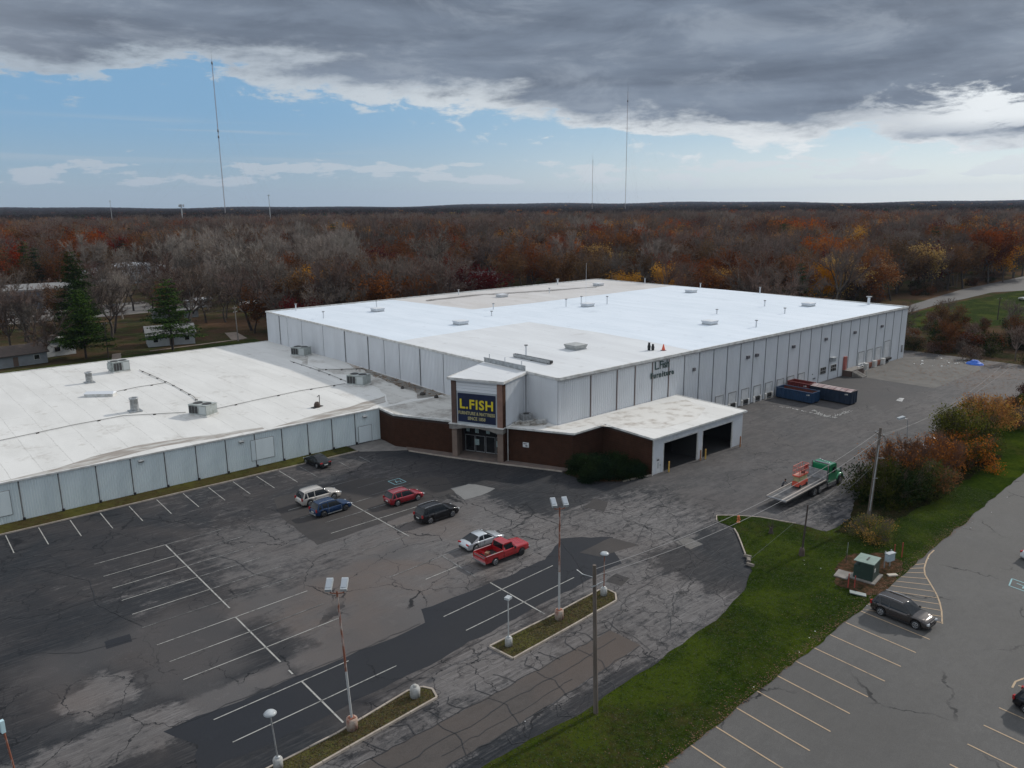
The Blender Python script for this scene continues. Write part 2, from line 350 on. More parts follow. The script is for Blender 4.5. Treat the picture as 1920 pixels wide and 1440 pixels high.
DK, GY, BR = (.0135, .0165, .0205), (.112, .106, .104), (.120, .095, .082)
ASPH = asphalt_material('worn_asphalt', DK, GY, BR)
def make_lot():
    x0, x1, y0, y1, st = -170., 116., -46.3, 27., 1.
    nx, ny = int((x1 - x0) / st), int((y1 - y0) / st)
    X, Y = np.meshgrid(np.linspace(x0, x1, nx + 1), np.linspace(y0, y1, ny + 1))
    wob = np.sin(X * .31 + 1.3 * np.sin(Y * .23)) * .6 + np.sin(Y * .47 + X * .11) * .5
    wob = wob + (np.sin(X * 1.9 + Y * .7) + np.sin(Y * 2.3 - X * .5)) * .35
    def bx(a, b, c_, d_, s=1.5):
        sg = lambda v: 1 / (1 + np.exp(-np.clip(v / s * 2.2, -30, 30)))
        return sg(X - a + wob) * sg(b - X + wob) * sg(Y - c_ + wob) * sg(d_ - Y + wob)
    w = np.full(X.shape, .44); b = np.full(X.shape, .12); c_ = np.full(X.shape, .45)
    def zone(box, wv, bv, cv_, k=1.):
        nonlocal w, b, c_
        m_ = box * k; w = w * (1 - m_) + wv * m_; b = b * (1 - m_) + bv * m_; c_ = c_ * (1 - m_) + cv_ * m_
    zone(bx(-200, -48, -30, 26, 4), .10, .05, .55)
    zone(bx(-48, -37, -9, 8, 2.5), .58, .10, .46)
    zone(bx(-60, -48, -12, 8, 3), .38, .1, .5)
    zone(bx(-46, -30, 8, 22, 2), .36, .1, .5)
    zone(bx(-37, -12, -15, -2, 2), .66, .45, .42)
    zone(bx(-54, -30, -12.6, -9.6, .8), .85, .75, .1)
    zone(bx(-47, -26, -20.5, -10.5, 1.2), .70, .95, .40)
    zone(bx(-75, -30, -23.2, -20.3, .6), .92, .45, .1)
    zone(bx(-64.5, -50, -20.6, -7.5, 1.2), .06, .05, .3)
    zone(bx(-63.8, -58.2, -17.6, -13.0, 1.0), .85, .5, .6); zone(bx(-75, -56.5, -24, -19.8, 1.2), .62, .35, .6)
    zone(bx(-120, -12, -40.5, -33, 1.2), .58, .22, 1.)
    zone(bx(-120, -26, -41.5, -38.8, .9), .22, .0, .8)
    zone(bx(-44, -33, -33.5, -29.5, 1.), .75, .05, .9)
    zone(bx(-26, -2, -36, -12, 4), .62, .12, 1.)
    zone(bx(-14, -1.5, -37.5, -27, 1.3), .16, 0, .9)
    zone(bx(-14, 6, -12, 22, 3), -.10, .02, .56)
    zone(bx(2, 116, -42, 0, 3), .50, .04, .30)
    zone(bx(60, 80, -16, -.5, 2), .20, .0, .1)
    zone(bx(6, 16, -35, -30, 2), .45, .0, .8)
    zone(bx(88, 116, -40, -14, 5), .62, .8, .3)
    me = bpy.data.meshes.new('asphalt_lot')
    V = np.stack([X.ravel(), Y.ravel(), np.zeros(X.size)], 1)
    I = np.arange((nx + 1) * (ny + 1)).reshape(ny + 1, nx + 1)
    F = np.stack([I[:-1, :-1], I[:-1, 1:], I[1:, 1:], I[1:, :-1]], -1).reshape(-1, 4)
    me.from_pydata(V.tolist(), [], F.tolist())
    ca = me.color_attributes.new('zone', 'FLOAT_COLOR', 'POINT')
    ca.data.foreach_set('color', np.stack([w.ravel(), b.ravel(), c_.ravel(), np.ones(X.size)], 1).astype(np.float32).ravel())
    me.materials.append(ASPH)
    return put('asphalt_lot', me, kind='structure')
lot = make_lot()
# newer and older patches, each a thin sheet a few millimetres above the last
SEAL = asphalt_material('seal_coat', (.014, .016, .0205), (.033, .036, .042), (.036, .034, .033), .30, .1, .15, .7)
SEALB = asphalt_material('brown_seal_coat', (.030, .029, .030), (.058, .055, .054), (.070, .060, .054), .45, .6, .25, .8)
BRWN = asphalt_material('brown_worn_asphalt', (.044, .040, .038), (.088, .078, .072), (.088, .070, .060), .55, .9, .1, .8)
GREY = asphalt_material('grey_patch', (.13, .13, .13), (.19, .19, .185), (.17, .16, .15), .6, .1, 0, .6)
SLURRY = asphalt_material('blotchy_patch', (.040, .040, .041), (.120, .116, .110), (.12, .105, .092), .75, .5, .5, .7)
zl = [.004]
def patch(poly, m, jit=.35, step=1.):
    o = tess_poly(poly, zl[0], step, 'asphalt_patch', m, jitter=jit, parent=lot); zl[0] += .0015; return o
patch([(-58.5, -23.2), (-46, -23.2), (-37.6, -23.2), (-36.6, -21.2), (-22, -21.2), (-17.5, -18.6), (-13.2, -21.8), (-17.2, -26.6), (-36.5, -27.9), (-42, -28.6), (-58.6, -28.8), (-57.2, -26)], SEAL, .3)
patch([(-36.9, 6.3), (-35, 12.5), (-24.5, 12.4), (-15.4, 4.5), (-17.5, -.4), (-21, -2.2), (-37.2, -3.2)], SEALB, .2)
patch([(-17.3, 1.1), (-14.6, .9), (-13.2, -2.6), (-15, -3.3), (-18.3, -3.1)], GREY, .25, .5)
patch([(-58.6, -8.4), (-56.8, -8.6), (-56.9, -9.9), (-58.8, -9.7)], SEAL, .15, .4)
patch([(-75, -38.3), (-75, -34.6), (-42, -34.5), (-27, -34.2), (-26.8, -37.3), (-42, -38.2)], BRWN, .12)
patch([(-17.6, -24.3), (-18.4, -22.3), (-13.4, -21.9), (-12.6, -25.0)], SEALB, .12)
patch([(-9.3, -27.0), (-7.4, -27.1), (-7.6, -29.2), (-9.6, -29.2)], SLURRY, .12, .5)
patch([(-20.9, -28.2), (-19.1, -27.7), (-18.8, -29.3), (-20.6, -29.7)], SEALB, .2, .5)
patch([(-9.5, -14.2), (-6.8, -13.1), (-6.2, -15.0), (-8.6, -16.6)], SEALB, .15, .5)
patch([(-12.9, 24.6), (-11.6, 18.4), (-12.9, 17.5), (-18.2, 21.4), (-18.2, 24.6)], mat('concrete_pad', (.20, .185, .17), (.14, .13, .12), .8, .9, world=True), .05)

# concrete apron at the far docks
apron = tess_poly([(80.8, -.1), (106.8, -.1), (112.5, -5), (112, -13), (105, -16.5), (80.7, -16.9), (80.4, -3.6)], .012, 1.5, 'concrete_apron',
                  mat('apron_concrete', (.068, .064, .058), (.098, .092, .083), .35, .9, world=True, lo=.3, hi=.7, bump=.1), jitter=.12)

GR = grass_material('verge_grass', (.011, .021, .003), (.019, .031, .0045), (.050, .034, .016), .40)
GRI = grass_material('island_grass', (.022, .030, .009), (.036, .042, .014), (.072, .048, .024), .60)
GRL = grass_material('lawn_grass', (.016, .026, .008), (.026, .036, .012), (.05, .036, .02), .42)
def sheet(poly, z, name, m, jit=.3, step=1.): return tess_poly(poly, z, step, name, m, jitter=jit)
verge_poly = [(-175, -40), (-60, -39.9), (-44.8, -39.8), (-36.4, -40.1), (-27.7, -39.6), (-20.1, -39), (-15.5, -38.2), (-12.2, -37.3), (-9.1, -35.8), (-6.4, -33.6), (-3.8, -31),
              (-1.8, -29), (-1.6, -27), (-.3, -25.9), (1.2, -27.2), (2.7, -29.2), (4.1, -32.8), (4.6, -36.0), (8, -36.2), (12.5, -35.6), (17, -33.5), (24, -32.2), (40, -31.6), (60, -30.6),
              (80, -29.5), (116, -27), (170, -27), (170, -43), (60, -43.4), (41, -43.6), (27.8, -44.2), (16.8, -44.8), (8.3, -45.2), (-2, -45.8), (-14, -46.3), (-30, -46.9), (-60, -48), (-175, -50)]
sheet(verge_poly, .05, 'grass_verge', GR, .22, .8)
# mulch and leaf litter round the transformer and under the bushes
LIT = mat('leaf_litter', (.026, .024, .012), (.085, .045, .028), 2.2, .95, world=True, bump=.3, detail=8, spec=0.)
sheet([(-6.2, -44.6), (-5.6, -42.2), (-1.6, -40.4), (1.5, -40.6), (4, -42.3), (3.2, -44.6), (-.8, -45.6), (-4.6, -45.9)], .066, 'mulch_bed', LIT, .5, .5)
sheet([(4.8, -36.6), (9.5, -35.9), (16, -34), (30, -32.8), (46, -33), (46, -39.5), (24, -40), (13, -39.5), (7, -40)], .062, 'mulch_bed', mat('bush_litter', (.010, .014, .005), (.026, .020, .010), 1.5, .95, world=True, detail=8, spec=0.), .5, .6)
# strip along the low wing
sheet([(-175, 21.9), (-175, 24.95), (-18.4, 24.95), (-18.4, 21.9)], .07, 'grass_strip', grass_material('strip_grass', (.020, .027, .008), (.032, .038, .012), (.06, .04, .02), .52), .04, 1.)
LAWN = [(112, 24), (140, 16), (168, 3), (185, -2), (330, -2), (330, 30), (262, 28), (205, 30.5), (150, 27), (118, 30)]
sheet(LAWN, -.03, 'far_lawn', GRL, .5, 4.)
sheet([(-90, 96), (-90, 118), (-30, 124), (10, 126), (10, 96)], -.03, 'back_lawn', GRL, 1., 3.)
for poly in ([(5, 128.5), (9, 127.5), (11, 140), (8, 141)], [(-16, 126.5), (8, 128.2), (8, 127.2), (-16, 125.5)], [(-24, 128), (-22, 128), (-26, 112), (-28, 112)]):
    sheet(poly, .02, 'path', mat('path_concrete', (.26, .21, .17), (.19, .15, .12), 1., .95, world=True), .15, 2.)
ROADM = asphalt_material('road_asphalt', (.075, .073, .072), (.12, .118, .115), (.12, .108, .10), .55, .3, .2, .6)
rd_l = [(104, 24), (125, 30.5), (150, 34), (195.6, 37.2), (257, 44), (334, 46), (700, 60)]
rd_r = [(700, 50), (334, 34), (273.8, 26.3), (258.2, 32.5), (203.2, 31.6), (150, 28), (125, 24.5), (104, 17)]
sheet(rd_l + rd_r, .0, 'road', ROADM, .3, 6.)

# right-hand lot
LOT2 = asphalt_material('grey_lot_asphalt', (.068, .067, .065), (.108, .105, .101), (.096, .090, .082),   .52, .25, .22, .35, .8, .10)
lot2 = tess_poly([(-175, -49.9), (-60, -47.9), (-30, -46.7), (-14, -46.1), (-2, -45.6), (8.3, -45.0), (16.8, -44.6), (27.8, -44.0), (41, -43.4), (60, -43.2), (170, -42.8), (170, -140), (-175, -140)], .012, 2., 'side_lot', LOT2)
lot2['kind'] = 'structure'

# ------------------------------------------------------------------ painted lines
def paint_material(name, col, wear, sc=.9):
    m = bpy.data.materials.new(name); m.use_nodes = True; t = NT(m.node_tree)
    co = t.n('ShaderNodeNewGeometry').outputs['Position']
    n = t.m('ADD', t.m('MULTIPLY', t.noise(co, sc, 6, .7), .6), t.m('MULTIPLY', t.noise(co, 7., 4, .8), .4))
    c = t.mix(t.ss(n, wear - .08, wear + .12), col, (.07, .07, .07))
    b = t.n('ShaderNodeBsdfPrincipled', {'Base Color': c, 'Roughness': .8})
    m.node_tree.links.new(b.outputs[0], t.n('ShaderNodeOutputMaterial').inputs[0]); return m
P_NEW = paint_material('line_paint', (.34, .335, .31), .54)
P_OLD = paint_material('faded_line_paint', (.27, .27, .26), .46)
P_VOLD = paint_material('worn_line_paint', (.22, .22, .21), .44)
P_YEL = paint_material('cream_line_paint', (.37, .27, .17), .58)
P_BLU = paint_material('blue_line_paint', (.20, .36, .38), .58)
def line(x0, y0, x1, y1, m, w=.095, z=.026, parent=None, name='parking_line'):
    d = Vector((x1 - x0, y1 - y0, 0)); n = Vector((-d.y, d.x, 0)).normalized() * w / 2
    a, b = Vector((x0, y0, z)), Vector((x1, y1, z))
    mb = MB(); mb.add([a - n, b - n, b + n, a + n], [(0, 1, 2, 3)]); return mb.build(name, m, parent or lot)
for k in range(14):                                             # along the low wing
    x = -91.9 + 3.08 * k + 3.08 * 8
    if x < -27.5: line(x, 21.4, x - .1, 15.7, P_NEW)
for x in (-27.5, -22.6, -19.4): line(x, 21.2 if x < -23 else 19.5, x - .1, 15.9, P_OLD)
line(-49, 7.5, -49, -9.9, P_NEW, .13)                            # first block
for i, y in enumerate([7.45, 4.05, .95, -2.1, -5.3, -8.2]):
    m = (P_OLD, P_OLD, P_OLD, P_OLD, P_OLD, P_VOLD)[i]
    line(-55.7, y - .05, -49, y, P_NEW if i < 5 else P_VOLD); line(-49, y, -42.2, y + .05, m)
line(-49.2, -11.7, -49.2, -20.6, P_NEW, .13)                      # second block
for i, y in enumerate([-11.7, -14.8, -17.9]):
    line(-55.6, y - .1, -49.2, y, P_NEW); line(-49.2, y, -42.5, y + .2, (P_NEW, P_VOLD, P_NEW)[i])
line(-49.2, -22.0, -49.2, -22.7, P_NEW, .13); line(-49.1, -24, -49.1, -30.2, P_NEW, .13)
line(-55.6, -24.1, -45.2, -23.9, P_NEW); line(-55.5, -27.2, -42.8, -26.9, P_NEW)
line(-29.1, -21.3, -29.2, -28.7, P_NEW, .13)
line(-35.9, -23.4, -22.4, -22.6, P_NEW); line(-35.8, -26.4, -22.6, -25.7, P_NEW)
line(-29, 4.6, -29, -7.6, P_NEW, .12)
for (a, b, y, m) in ((-35.4, -30.4, 7.8, P_NEW), (-25.8, -20.5, 8.9, P_VOLD), (-35.4, -26, 4.75, P_OLD), (-26, -20, 5.6, P_VOLD), (-33.9, -20.5, 1.75, P_OLD), (-34.8, -20.8, -1.3, P_NEW),
                     (-35, -27, -4.4, P_VOLD), (-30.7, -24, 11.6, P_VOLD), (-34.5, -29, -7.3, P_VOLD)):
    line(a, y - .12, b, y + .1, m)
line(-29.1, -13.5, -29.4, -19.5, P_OLD, .12)
line(-35.5, -14.2, -26.6, -13.6, P_OLD); line(-33.2, -16.8, -29.6, -16.6, P_NEW); line(-29.6, -16.6, -27.6, -16.5, P_OLD); line(-22.8, -17.1, -20.4, -16.9, P_VOLD)
# accessible bay mark
for a in ((-21.7, 6.6, -21.7, 8.3), (-20.1, 6.6, -20.1, 8.3), (-21.7, 8.3, -20.1, 8.3), (-21.7, 6.6, -20.1, 6.6), (-21.2, 7.0, -20.9, 7.9), (-21.0, 7.4, -20.5, 7.4), (-20.6, 7.0, -20.5, 7.4)):
    line(*a, P_BLU, .13, name='bay_symbol')
# side lot
for k in range(12):
    x = -8.75 - 2.735 * k
    line(x, -46.2 - .02 * abs(x + 8), x - .25, -51.9 - .02 * abs(x + 8), P_YEL, .11, .03, lot2)
for x, y1 in ((-14.4, -64), (-17.2, -64), (-20.0, -64), (-22.8, -64), (-25.5, -64)): line(x, -58.6, x - .2, y1, P_YEL, .11, .03, lot2)
arc = [(8.3, -45.4), (6.9, -45.5), (5.2, -45.9), (3.5, -46.4), (2.2, -47.0), (1.1, -47.8), (0, -48.6), (-1, -49.3), (-2.2, -50), (-3.6, -50.7), (-5.8, -51.6)]
for a, b in zip(arc[:-1], arc[1:]): line(*a, *b, P_YEL, .13, .03, lot2, 'curved_line')
for k in range(12):
    x = 4.6 - 1.02 * k; y0 = -45.5 + .03 * k
    # bar runs from the kerb to the curved line
    for (a, b) in zip(arc[:-1], arc[1:]):
        X = x - .34 * 0
        xs = X - .42 * (1.6 - k * .0)
        if b[0] <= X < a[0]:
            u = (a[0] - X) / (a[0] - b[0]); ye = a[1] + (b[1] - a[1]) * u
            line(X - 1.0 - .22 * k, y0, X, ye, P_YEL, .1, .03, lot2, 'hatch_line'); break
arc2 = [(-11.2, -58.4), (-10.2, -58.3), (-9.2, -58.6), (-8, -59.3), (-7.2, -60.4)]
for a, b in zip(arc2[:-1], arc2[1:]): line(*a, *b, P_YEL, .13, .03, lot2, 'curved_line')
line(-10.6, -58.6, -9.9, -60.4, P_YEL, .1, .03, lot2, 'hatch_line')
for a in ((7.3, -52.6, 7.1, -54.6), (7.3, -52.6, 5.6, -52.9), (5.6, -52.9, 5.4, -54.8), (6.6, -53.2, 6.4, -54.4), (6.5, -53.8, 5.9, -53.9)): line(*a, P_BLU, .12, .03, lot2, 'bay_symbol')

# traced tar-filled cracks of the drive lane
TAR = mat('crack_sealant', (.012, .013, .015), rough=.6)
def crack(pts, w=.07):
    out = []
    for a, b in zip(pts[:-1], pts[1:]):
        L = math.hypot(b[0] - a[0], b[1] - a[1]); k = max(2, int(L / .7))
        for i in range(k):
            u = i / k; x = a[0] + (b[0] - a[0]) * u; y = a[1] + (b[1] - a[1]) * u
            q = mnoise.noise_vector(Vector((x * .9, y * .9, 1.7))); out.append(Vector((x + q.x * .28, y + q.y * .28, .0285)))
    out.append(Vector((*pts[-1], .0285)))
    vs, fs = [], []
    for i, p_ in enumerate(out):
        d_ = (out[min(i + 1, len(out) - 1)] - out[max(i - 1, 0)]); n_ = Vector((-d_.y, d_.x, 0)).normalized() * w / 2 * (1 + .5 * mnoise.noise(p_ * 2))
        vs += [p_ - n_, p_ + n_]
        if i: fs.append((2 * i - 2, 2 * i, 2 * i + 1, 2 * i - 1))
    mb = MB(); mb.add(vs, fs); mb.build('sealed_crack', TAR, lot)
crack([(-75, -34.5), (-52, -34.5), (-40, -34.5), (-27, -34.1)]); crack([(-75, -36.4), (-50, -36.2), (-43, -36.0), (-33, -35.7), (-27.5, -35.3)])
crack([(-75, -38.3), (-48, -38.3), (-38, -38.1), (-27, -37.3)]); crack([(-46, -37.2), (-40, -37.2), (-34, -36.9)], .05)
for x in (-48.5, -46.2, -44, -42.1, -39.6, -37.3, -35.2, -33, -31.2, -29, -26.5):
    crack([(x, -34.5), (x + random.uniform(-.6, .6), -33.2), (x + random.uniform(-.9, .9), -32.6)], .06)
for x in (-51, -46, -41.5, -37, -32.5, -28):
    crack([(x, -38.3), (x + random.uniform(-1, 1), -39.4), (x + random.uniform(-1.5, 1.5), -40)], .06)
    crack([(x + 1.5, -34.5), (x + 1.9, -36.1), (x + 1.2, -38.2)], .05)
crack([(-27, -34.1), (-22, -31.5), (-17, -30.8), (-12, -31.6), (-6.5, -31)], .05); crack([(-24, -37.8), (-18, -34), (-12.5, -32), (-9, -28)], .05)
crack([(-58, -23.1), (-45, -23.1), (-38, -23.0)], .05); crack([(-45, -29.2), (-38, -28.6), (-33, -28.3), (-24, -27.6)], .05)
crack([(-22, -26.8), (-19.5, -22.5), (-17, -17), (-12, -14)], .045); crack([(-13, -25), (-8, -22), (-3, -20), (3, -17)], .045); crack([(-10, -36), (-10.5, -31), (-8, -25), (-9, -20)], .05)
crack([(-13.7, -3), (-11, -6), (-8, -10), (-6, -13)], .05); crack([(-8, -20), (-2, -24), (-.5, -25.5)], .04); crack([(-18, -5), (-14, -9), (-9, -9.5)], .045)
crack([(-49, 17), (-46, 13), (-45.2, 10), (-43, 8)], .06); crack([(-60, 10), (-57, 4), (-57.5, -2), (-55.6, -8)], .05); crack([(-46.5, 2), (-45, -1), (-44.8, -5), (-43.6, -7.5)], .05)
crack([(-66, 2), (-61, -.5), (-57, -.2), (-52, -1.5)], .05); crack([(-64, -6), (-60.6, -9), (-56.5, -9.6)], .05); crack([(6, -36), (13, -30), (22, -27), (30, -29)], .05)

# ------------------------------------------------------------------ kerbs (each a run of cast lengths)
KERB = mat('kerb_concrete', (.36, .31, .26), (.26, .22, .18), 1.5, .9, world=True, bump=.1)
def kerb(pts, name, label, w=.16, h=.14, seg=3.0, closed=False, skip=()):
    P = [Vector((*p_, 0)) for p_ in pts]
    if closed: P.append(P[0])
    root = thing(name, label, 'kerb', (P[0].x, P[0].y, 0)); n = 0
    for a, b in zip(P[:-1], P[1:]):
        d_ = b - a; L = d_.length; k = max(1, round(L / seg)); nn = Vector((-d_.y, d_.x, 0)).normalized() * w / 2; u_ = d_.normalized()
        for i in range(k):
            p0 = a + d_ * (i / k) + u_ * .015; p1 = a + d_ * ((i + 1) / k) - u_ * .015; n += 1
            if n in skip: continue
            j = Vector((0, 0, random.uniform(-.012, .012)))
            vs = [p0 - nn, p1 - nn, p1 + nn, p0 + nn]; tp = [q + Vector((0, 0, h)) + j for q in (p0 - nn * .85, p1 - nn * .85, p1 + nn * .85, p0 + nn * .85)]
            mb = MB(); mb.add(vs + tp, [(4, 5, 6, 7), (0, 1, 5, 4), (1, 2, 6, 5), (2, 3, 7, 6), (3, 0, 4, 7)])
            mb.build('kerb_stone', KERB, root, P[0])
    return root
kerb([(-100, 21.8), (-60, 21.8), (-30.2, 21.8), (-18.3, 21.8)], 'kerb', 'long pale kerb between the wing grass strip and the row of parking bays', seg=4.)
isl1 = [(-58, -31.2), (-50, -31.0), (-43.9, -30.2), (-42.9, -30.5), (-42.5, -31.2), (-42.8, -32.2), (-50, -32.7), (-58, -33.3), (-60, -32.6)]
isl2 = [(-35.9, -29.6), (-29, -29.4), (-22.7, -29.0), (-22.1, -29.5), (-22.1, -30.4), (-23, -31.3), (-29, -31.7), (-35.6, -32.1)]
for P, lb in ((isl1, 'kerb round the nearer long grass island with the rusty lamp post'), (isl2, 'kerb round the farther grass island with three lamp posts')):
    kerb(P, 'kerb', lb, .17, .15, 2.2, True)
    o = tess_poly(P, .10, .5, 'island_turf', GRI); o['kind'] = 'structure'
kerb([(-6.5, -33.5), (-4.4, -31.6), (-2.9, -30.2), (-2.0, -29.2)], 'kerb', 'short timber-coloured kerb on the curved west edge of the grass corner', .14, .12, 1.2)
kerb([(-1.5, -26.6), (-.3, -25.8), (1.3, -27.2), (2.8, -29.3), (4.2, -32.8)], 'kerb', 'pale kerb along the grass corner beside the flatbed truck', .12, .09, 1.6)

# ------------------------------------------------------------------ building materials
WALLM = mat('white_ribbed_metal', (.66, .68, .70), (.57, .585, .60), .35, .55, bump=.05, stretch=(1, 1, .25), lo=.3, hi=.75)
WALLB = mat('blue_white_ribbed_metal', (.74, .80, .80), (.63, .69, .69), .35, .55, stretch=(1, 1, .25), lo=.3, hi=.75)
SEAM = mat('dark_joint', (.05, .055, .06), rough=.8)
TRIM = mat('white_trim', (.62, .62, .60), (.45, .44, .41), 1.2, .6, world=True)
TRIMG = mat('grey_trim', (.30, .31, .31), (.20, .20, .20), 1.2, .6, world=True)
BRICKM = mat('brown_brick', (.056, .026, .016), (.044, .021, .013), 1.2, .9, world=True, spec=.1)
MORTAR = mat('dark_mortar', (.034, .022, .018), rough=.9)
COLB = mat('tan_column', (.20, .145, .115), (.16, .115, .09), 1., .85, world=True)
GLASSD = mat('dark_glass', (.012, .014, .016), rough=.12, spec=.6)
DARK = mat('dark_interior', (.014, .014, .015), rough=.9)
CONC = mat('old_concrete', (.23, .21, .19), (.15, .14, .125), 1.3, .9, world=True, bump=.1)
GALV = mat('galvanised_metal', (.42, .44, .45), (.28, .29, .29), 2.5, .45, .5)
RUST = mat('rusty_steel', (.17, .055, .030), (.26, .10, .06), 3., .85, lo=.3, hi=.7)
PIPEW = mat('white_pipe', (.60, .62, .64), rough=.6)
def roof_material(name, a, b, stain, amt, seam=3.0, ang=0):
    m = bpy.data.materials.new(name); m.use_nodes = True; t = NT(m.node_tree)
    co = t.n('ShaderNodeNewGeometry').outputs['Position']; sp = t.n('ShaderNodeSeparateXYZ', {0: co})
    n1 = t.noise(t.scale(co, (.5, .12, 1)), .6, 6, .6, .3); n2 = t.noise(co, .16, 7, .62, .6); n3 = t.noise(co, 1.6, 6, .7)
    c = t.mix(t.ss(n1, .3, .7), a, b)
    c = t.mix(t.m('MULTIPLY', t.ss(t.m('ADD', t.m('MULTIPLY', n2, .65), t.m('MULTIPLY', n3, .35)), .66 - amt, .80 - amt), .6), c, stain)
    wob = t.m('MULTIPLY', t.m('SUBTRACT', n2, .5), .5)
    ax = sp.outputs[0]
    fr = t.m('FRACT', t.m('DIVIDE', t.m('ADD', ax, wob), seam))
    ln = t.m('MULTIPLY', t.m('LESS_THAN', fr, .11 / seam), t.ss(n3, .35, .65, .04, .38))
    c = t.mix(ln, c, tuple(v * .45 for v in stain))
    fy = t.m('FRACT', t.m('DIVIDE', t.m('ADD', sp.outputs[1], wob), seam * 4.1))
    c = t.mix(t.m('MULTIPLY', t.m('LESS_THAN', fy, .10 / (seam * 4.1)), t.ss(n3, .4, .7, .02, .35)), c, tuple(v * .45 for v in stain))
    spots = t.n('ShaderNodeTexVoronoi', {'Vector': co, 'Scale': .22}, feature='F1').outputs[0]
    c = t.mix(t.m('MULTIPLY', t.ss(t.m('ADD', spots, t.m('MULTIPLY', n3, .25)), .24, .20), .35), c, stain)
    b = t.n('ShaderNodeBsdfPrincipled', {'Base Color': c, 'Roughness': .55, 'Specular IOR Level': .35})
    m.node_tree.links.new(b.outputs[0], t.n('ShaderNodeOutputMaterial').inputs[0]); return m
RF_NEW = roof_material('fresh_white_coating', (.66, .715, .77), (.60, .66, .715), (.44, .48, .53), .09, 5.2)
RF_OLD = roof_material('aged_white_coating', (.635, .65, .655), (.57, .58, .585), (.42, .415, .40), .10, 5.2)
RF_TAN = roof_material('tan_weathered_coating', (.50, .475, .45), (.56, .545, .53), (.34, .32, .29), .12, 5.2)
RF_LOW = roof_material('low_roof_membrane', (.65, .64, .61), (.575, .565, .535), (.36, .33, .29), .12, 3.3)
RF_DRT = roof_material('dirty_low_roof_membrane', (.56, .545, .51), (.46, .445, .41), (.16, .135, .11), .20, 3.3)

def ribs(w, h, pitch=.38, dep=.07, hole=None):
    """ribbed sheet standing in the xz plane, its face towards -y"""
    n = max(1, round(w / pitch)); p = w / n; prof = []
    for i in range(n):
        x = i * p; prof += [(x, 0), (x + p * .55, 0), (x + p * .65, -dep), (x + p * .9, -dep)]
    prof.append((w, 0)); mb = MB()
    mb.add([(x, y, 0) for x, y in prof] + [(x, y, h) for x, y in prof], [(i, i + 1, len(prof) + i + 1, len(prof) + i) for i in range(len(prof) - 1)])
    mb.box(0, .02, 0, w, .06, h)
    return mb
def wall_run(root, off, p0, p1, seams, z0, z1, m, pitch=.40, gap=.15, mdict={}):
    """separate ribbed panels between the joints, over a dark joint strip"""
    d_ = Vector((p1[0] - p0[0], p1[1] - p0[1], 0)); L = d_.length; a = math.atan2(d_.y, d_.x)
    ss_ = [0] + [s for s in seams if .4 < s < L - .4] + [L]
    for s0, s1 in zip(ss_[:-1], ss_[1:]):
        w = round(s1 - s0 - gap, 2); key = (w, round(z1 - z0, 2), m.name, pitch)
        if key not in mdict: mdict[key] = ribs(w, z1 - z0, pitch).mesh('wall_panel', m)
        o = put('wall_panel', mdict[key], root); o.rotation_euler = (0, 0, a)
        q = Vector((*p0, z0)) + d_.normalized() * (s0 + gap / 2) - Vector(off); o.location = q
def coping(root, off, pts, z, m, w=.22, h=.28, closed=False, name='roof_edge'):
    P = list(pts) + ([pts[0]] if closed else [])
    mb = MB()
    for a, b in zip(P[:-1], P[1:]):
        c = ((a[0] + b[0]) / 2, (a[1] + b[1]) / 2, z); L = math.hypot(b[0] - a[0], b[1] - a[1])
        mb.obox(c, (L + w * .9, w, h), math.atan2(b[1] - a[1], b[0] - a[0]))
    return mb.build(name, m, root, off)

# ------------------------------------------------------------------ the tall warehouse
WO = (0, 0, 0); H = 11.17
wh = thing('warehouse', 'tall white ribbed-metal warehouse with a bright flat roof and dock doors', 'warehouse', WO)
MB().prism([(.12, .12), (106.38, .12), (106.38, 92.98), (.12, 92.98)], -.05, H - .12).build('wall_core', SEAM, wh, WO)
sl_ = [6.2, 11.6, 15.5, 19.4, 23.3, 27.2] + [31.0 + 3.82 * k for k in range(20)]
wall_run(wh, WO, (0, 0), (106.5, 0), sl_, 0, H, WALLM)
for s_ in sl_:
    if 5 < s_ < 106: MB().box(s_ - .05, -.10, .02, s_ + .05, -.02, H - .25).build('joint_shadow_strip', mat('joint_shadow_grey', (.12, .125, .13), rough=.8), wh, WO)  # added dark strips standing in for joint shadows and downspouts
sll = [93.1 - y for y in (86.3, 82.6, 75.8, 66.5, 57.7, 49.2, 43.8, 38.9, 32.6, 26.1, 16, 8.2)]
wall_run(wh, WO, (0, 93.1), (0, 0), sll, 0, H, WALLM)
wall_run(wh, WO, (106.5, 0), (106.5, 93.1), [k * 6 for k in range(1, 16)], 0, H, WALLM, .8)
wall_run(wh, WO, (106.5, 93.1), (0, 93.1), [k * 6 for k in range(1, 18)], 0, H, WALLM, .8)
def flat(poly, z, name, m, root, off): mb = MB(); mb.add([(x, y, z) for x, y in poly], [tuple(range(len(poly)))]); return mb.build(name, m, root, off)
mb = MB(); mb.add([(0, 0, H), (106.5, 0, H), (106.5, 46.5, H + .30), (0, 46.5, H + .30), (106.5, 93.1, H), (0, 93.1, H)], [(0, 1, 2, 3), (3, 2, 4, 5)]); mb.build('roof', RF_NEW, wh, WO)
def hz(y): return H + .30 * (1 - abs(y - 46.5) / 46.5) + .008
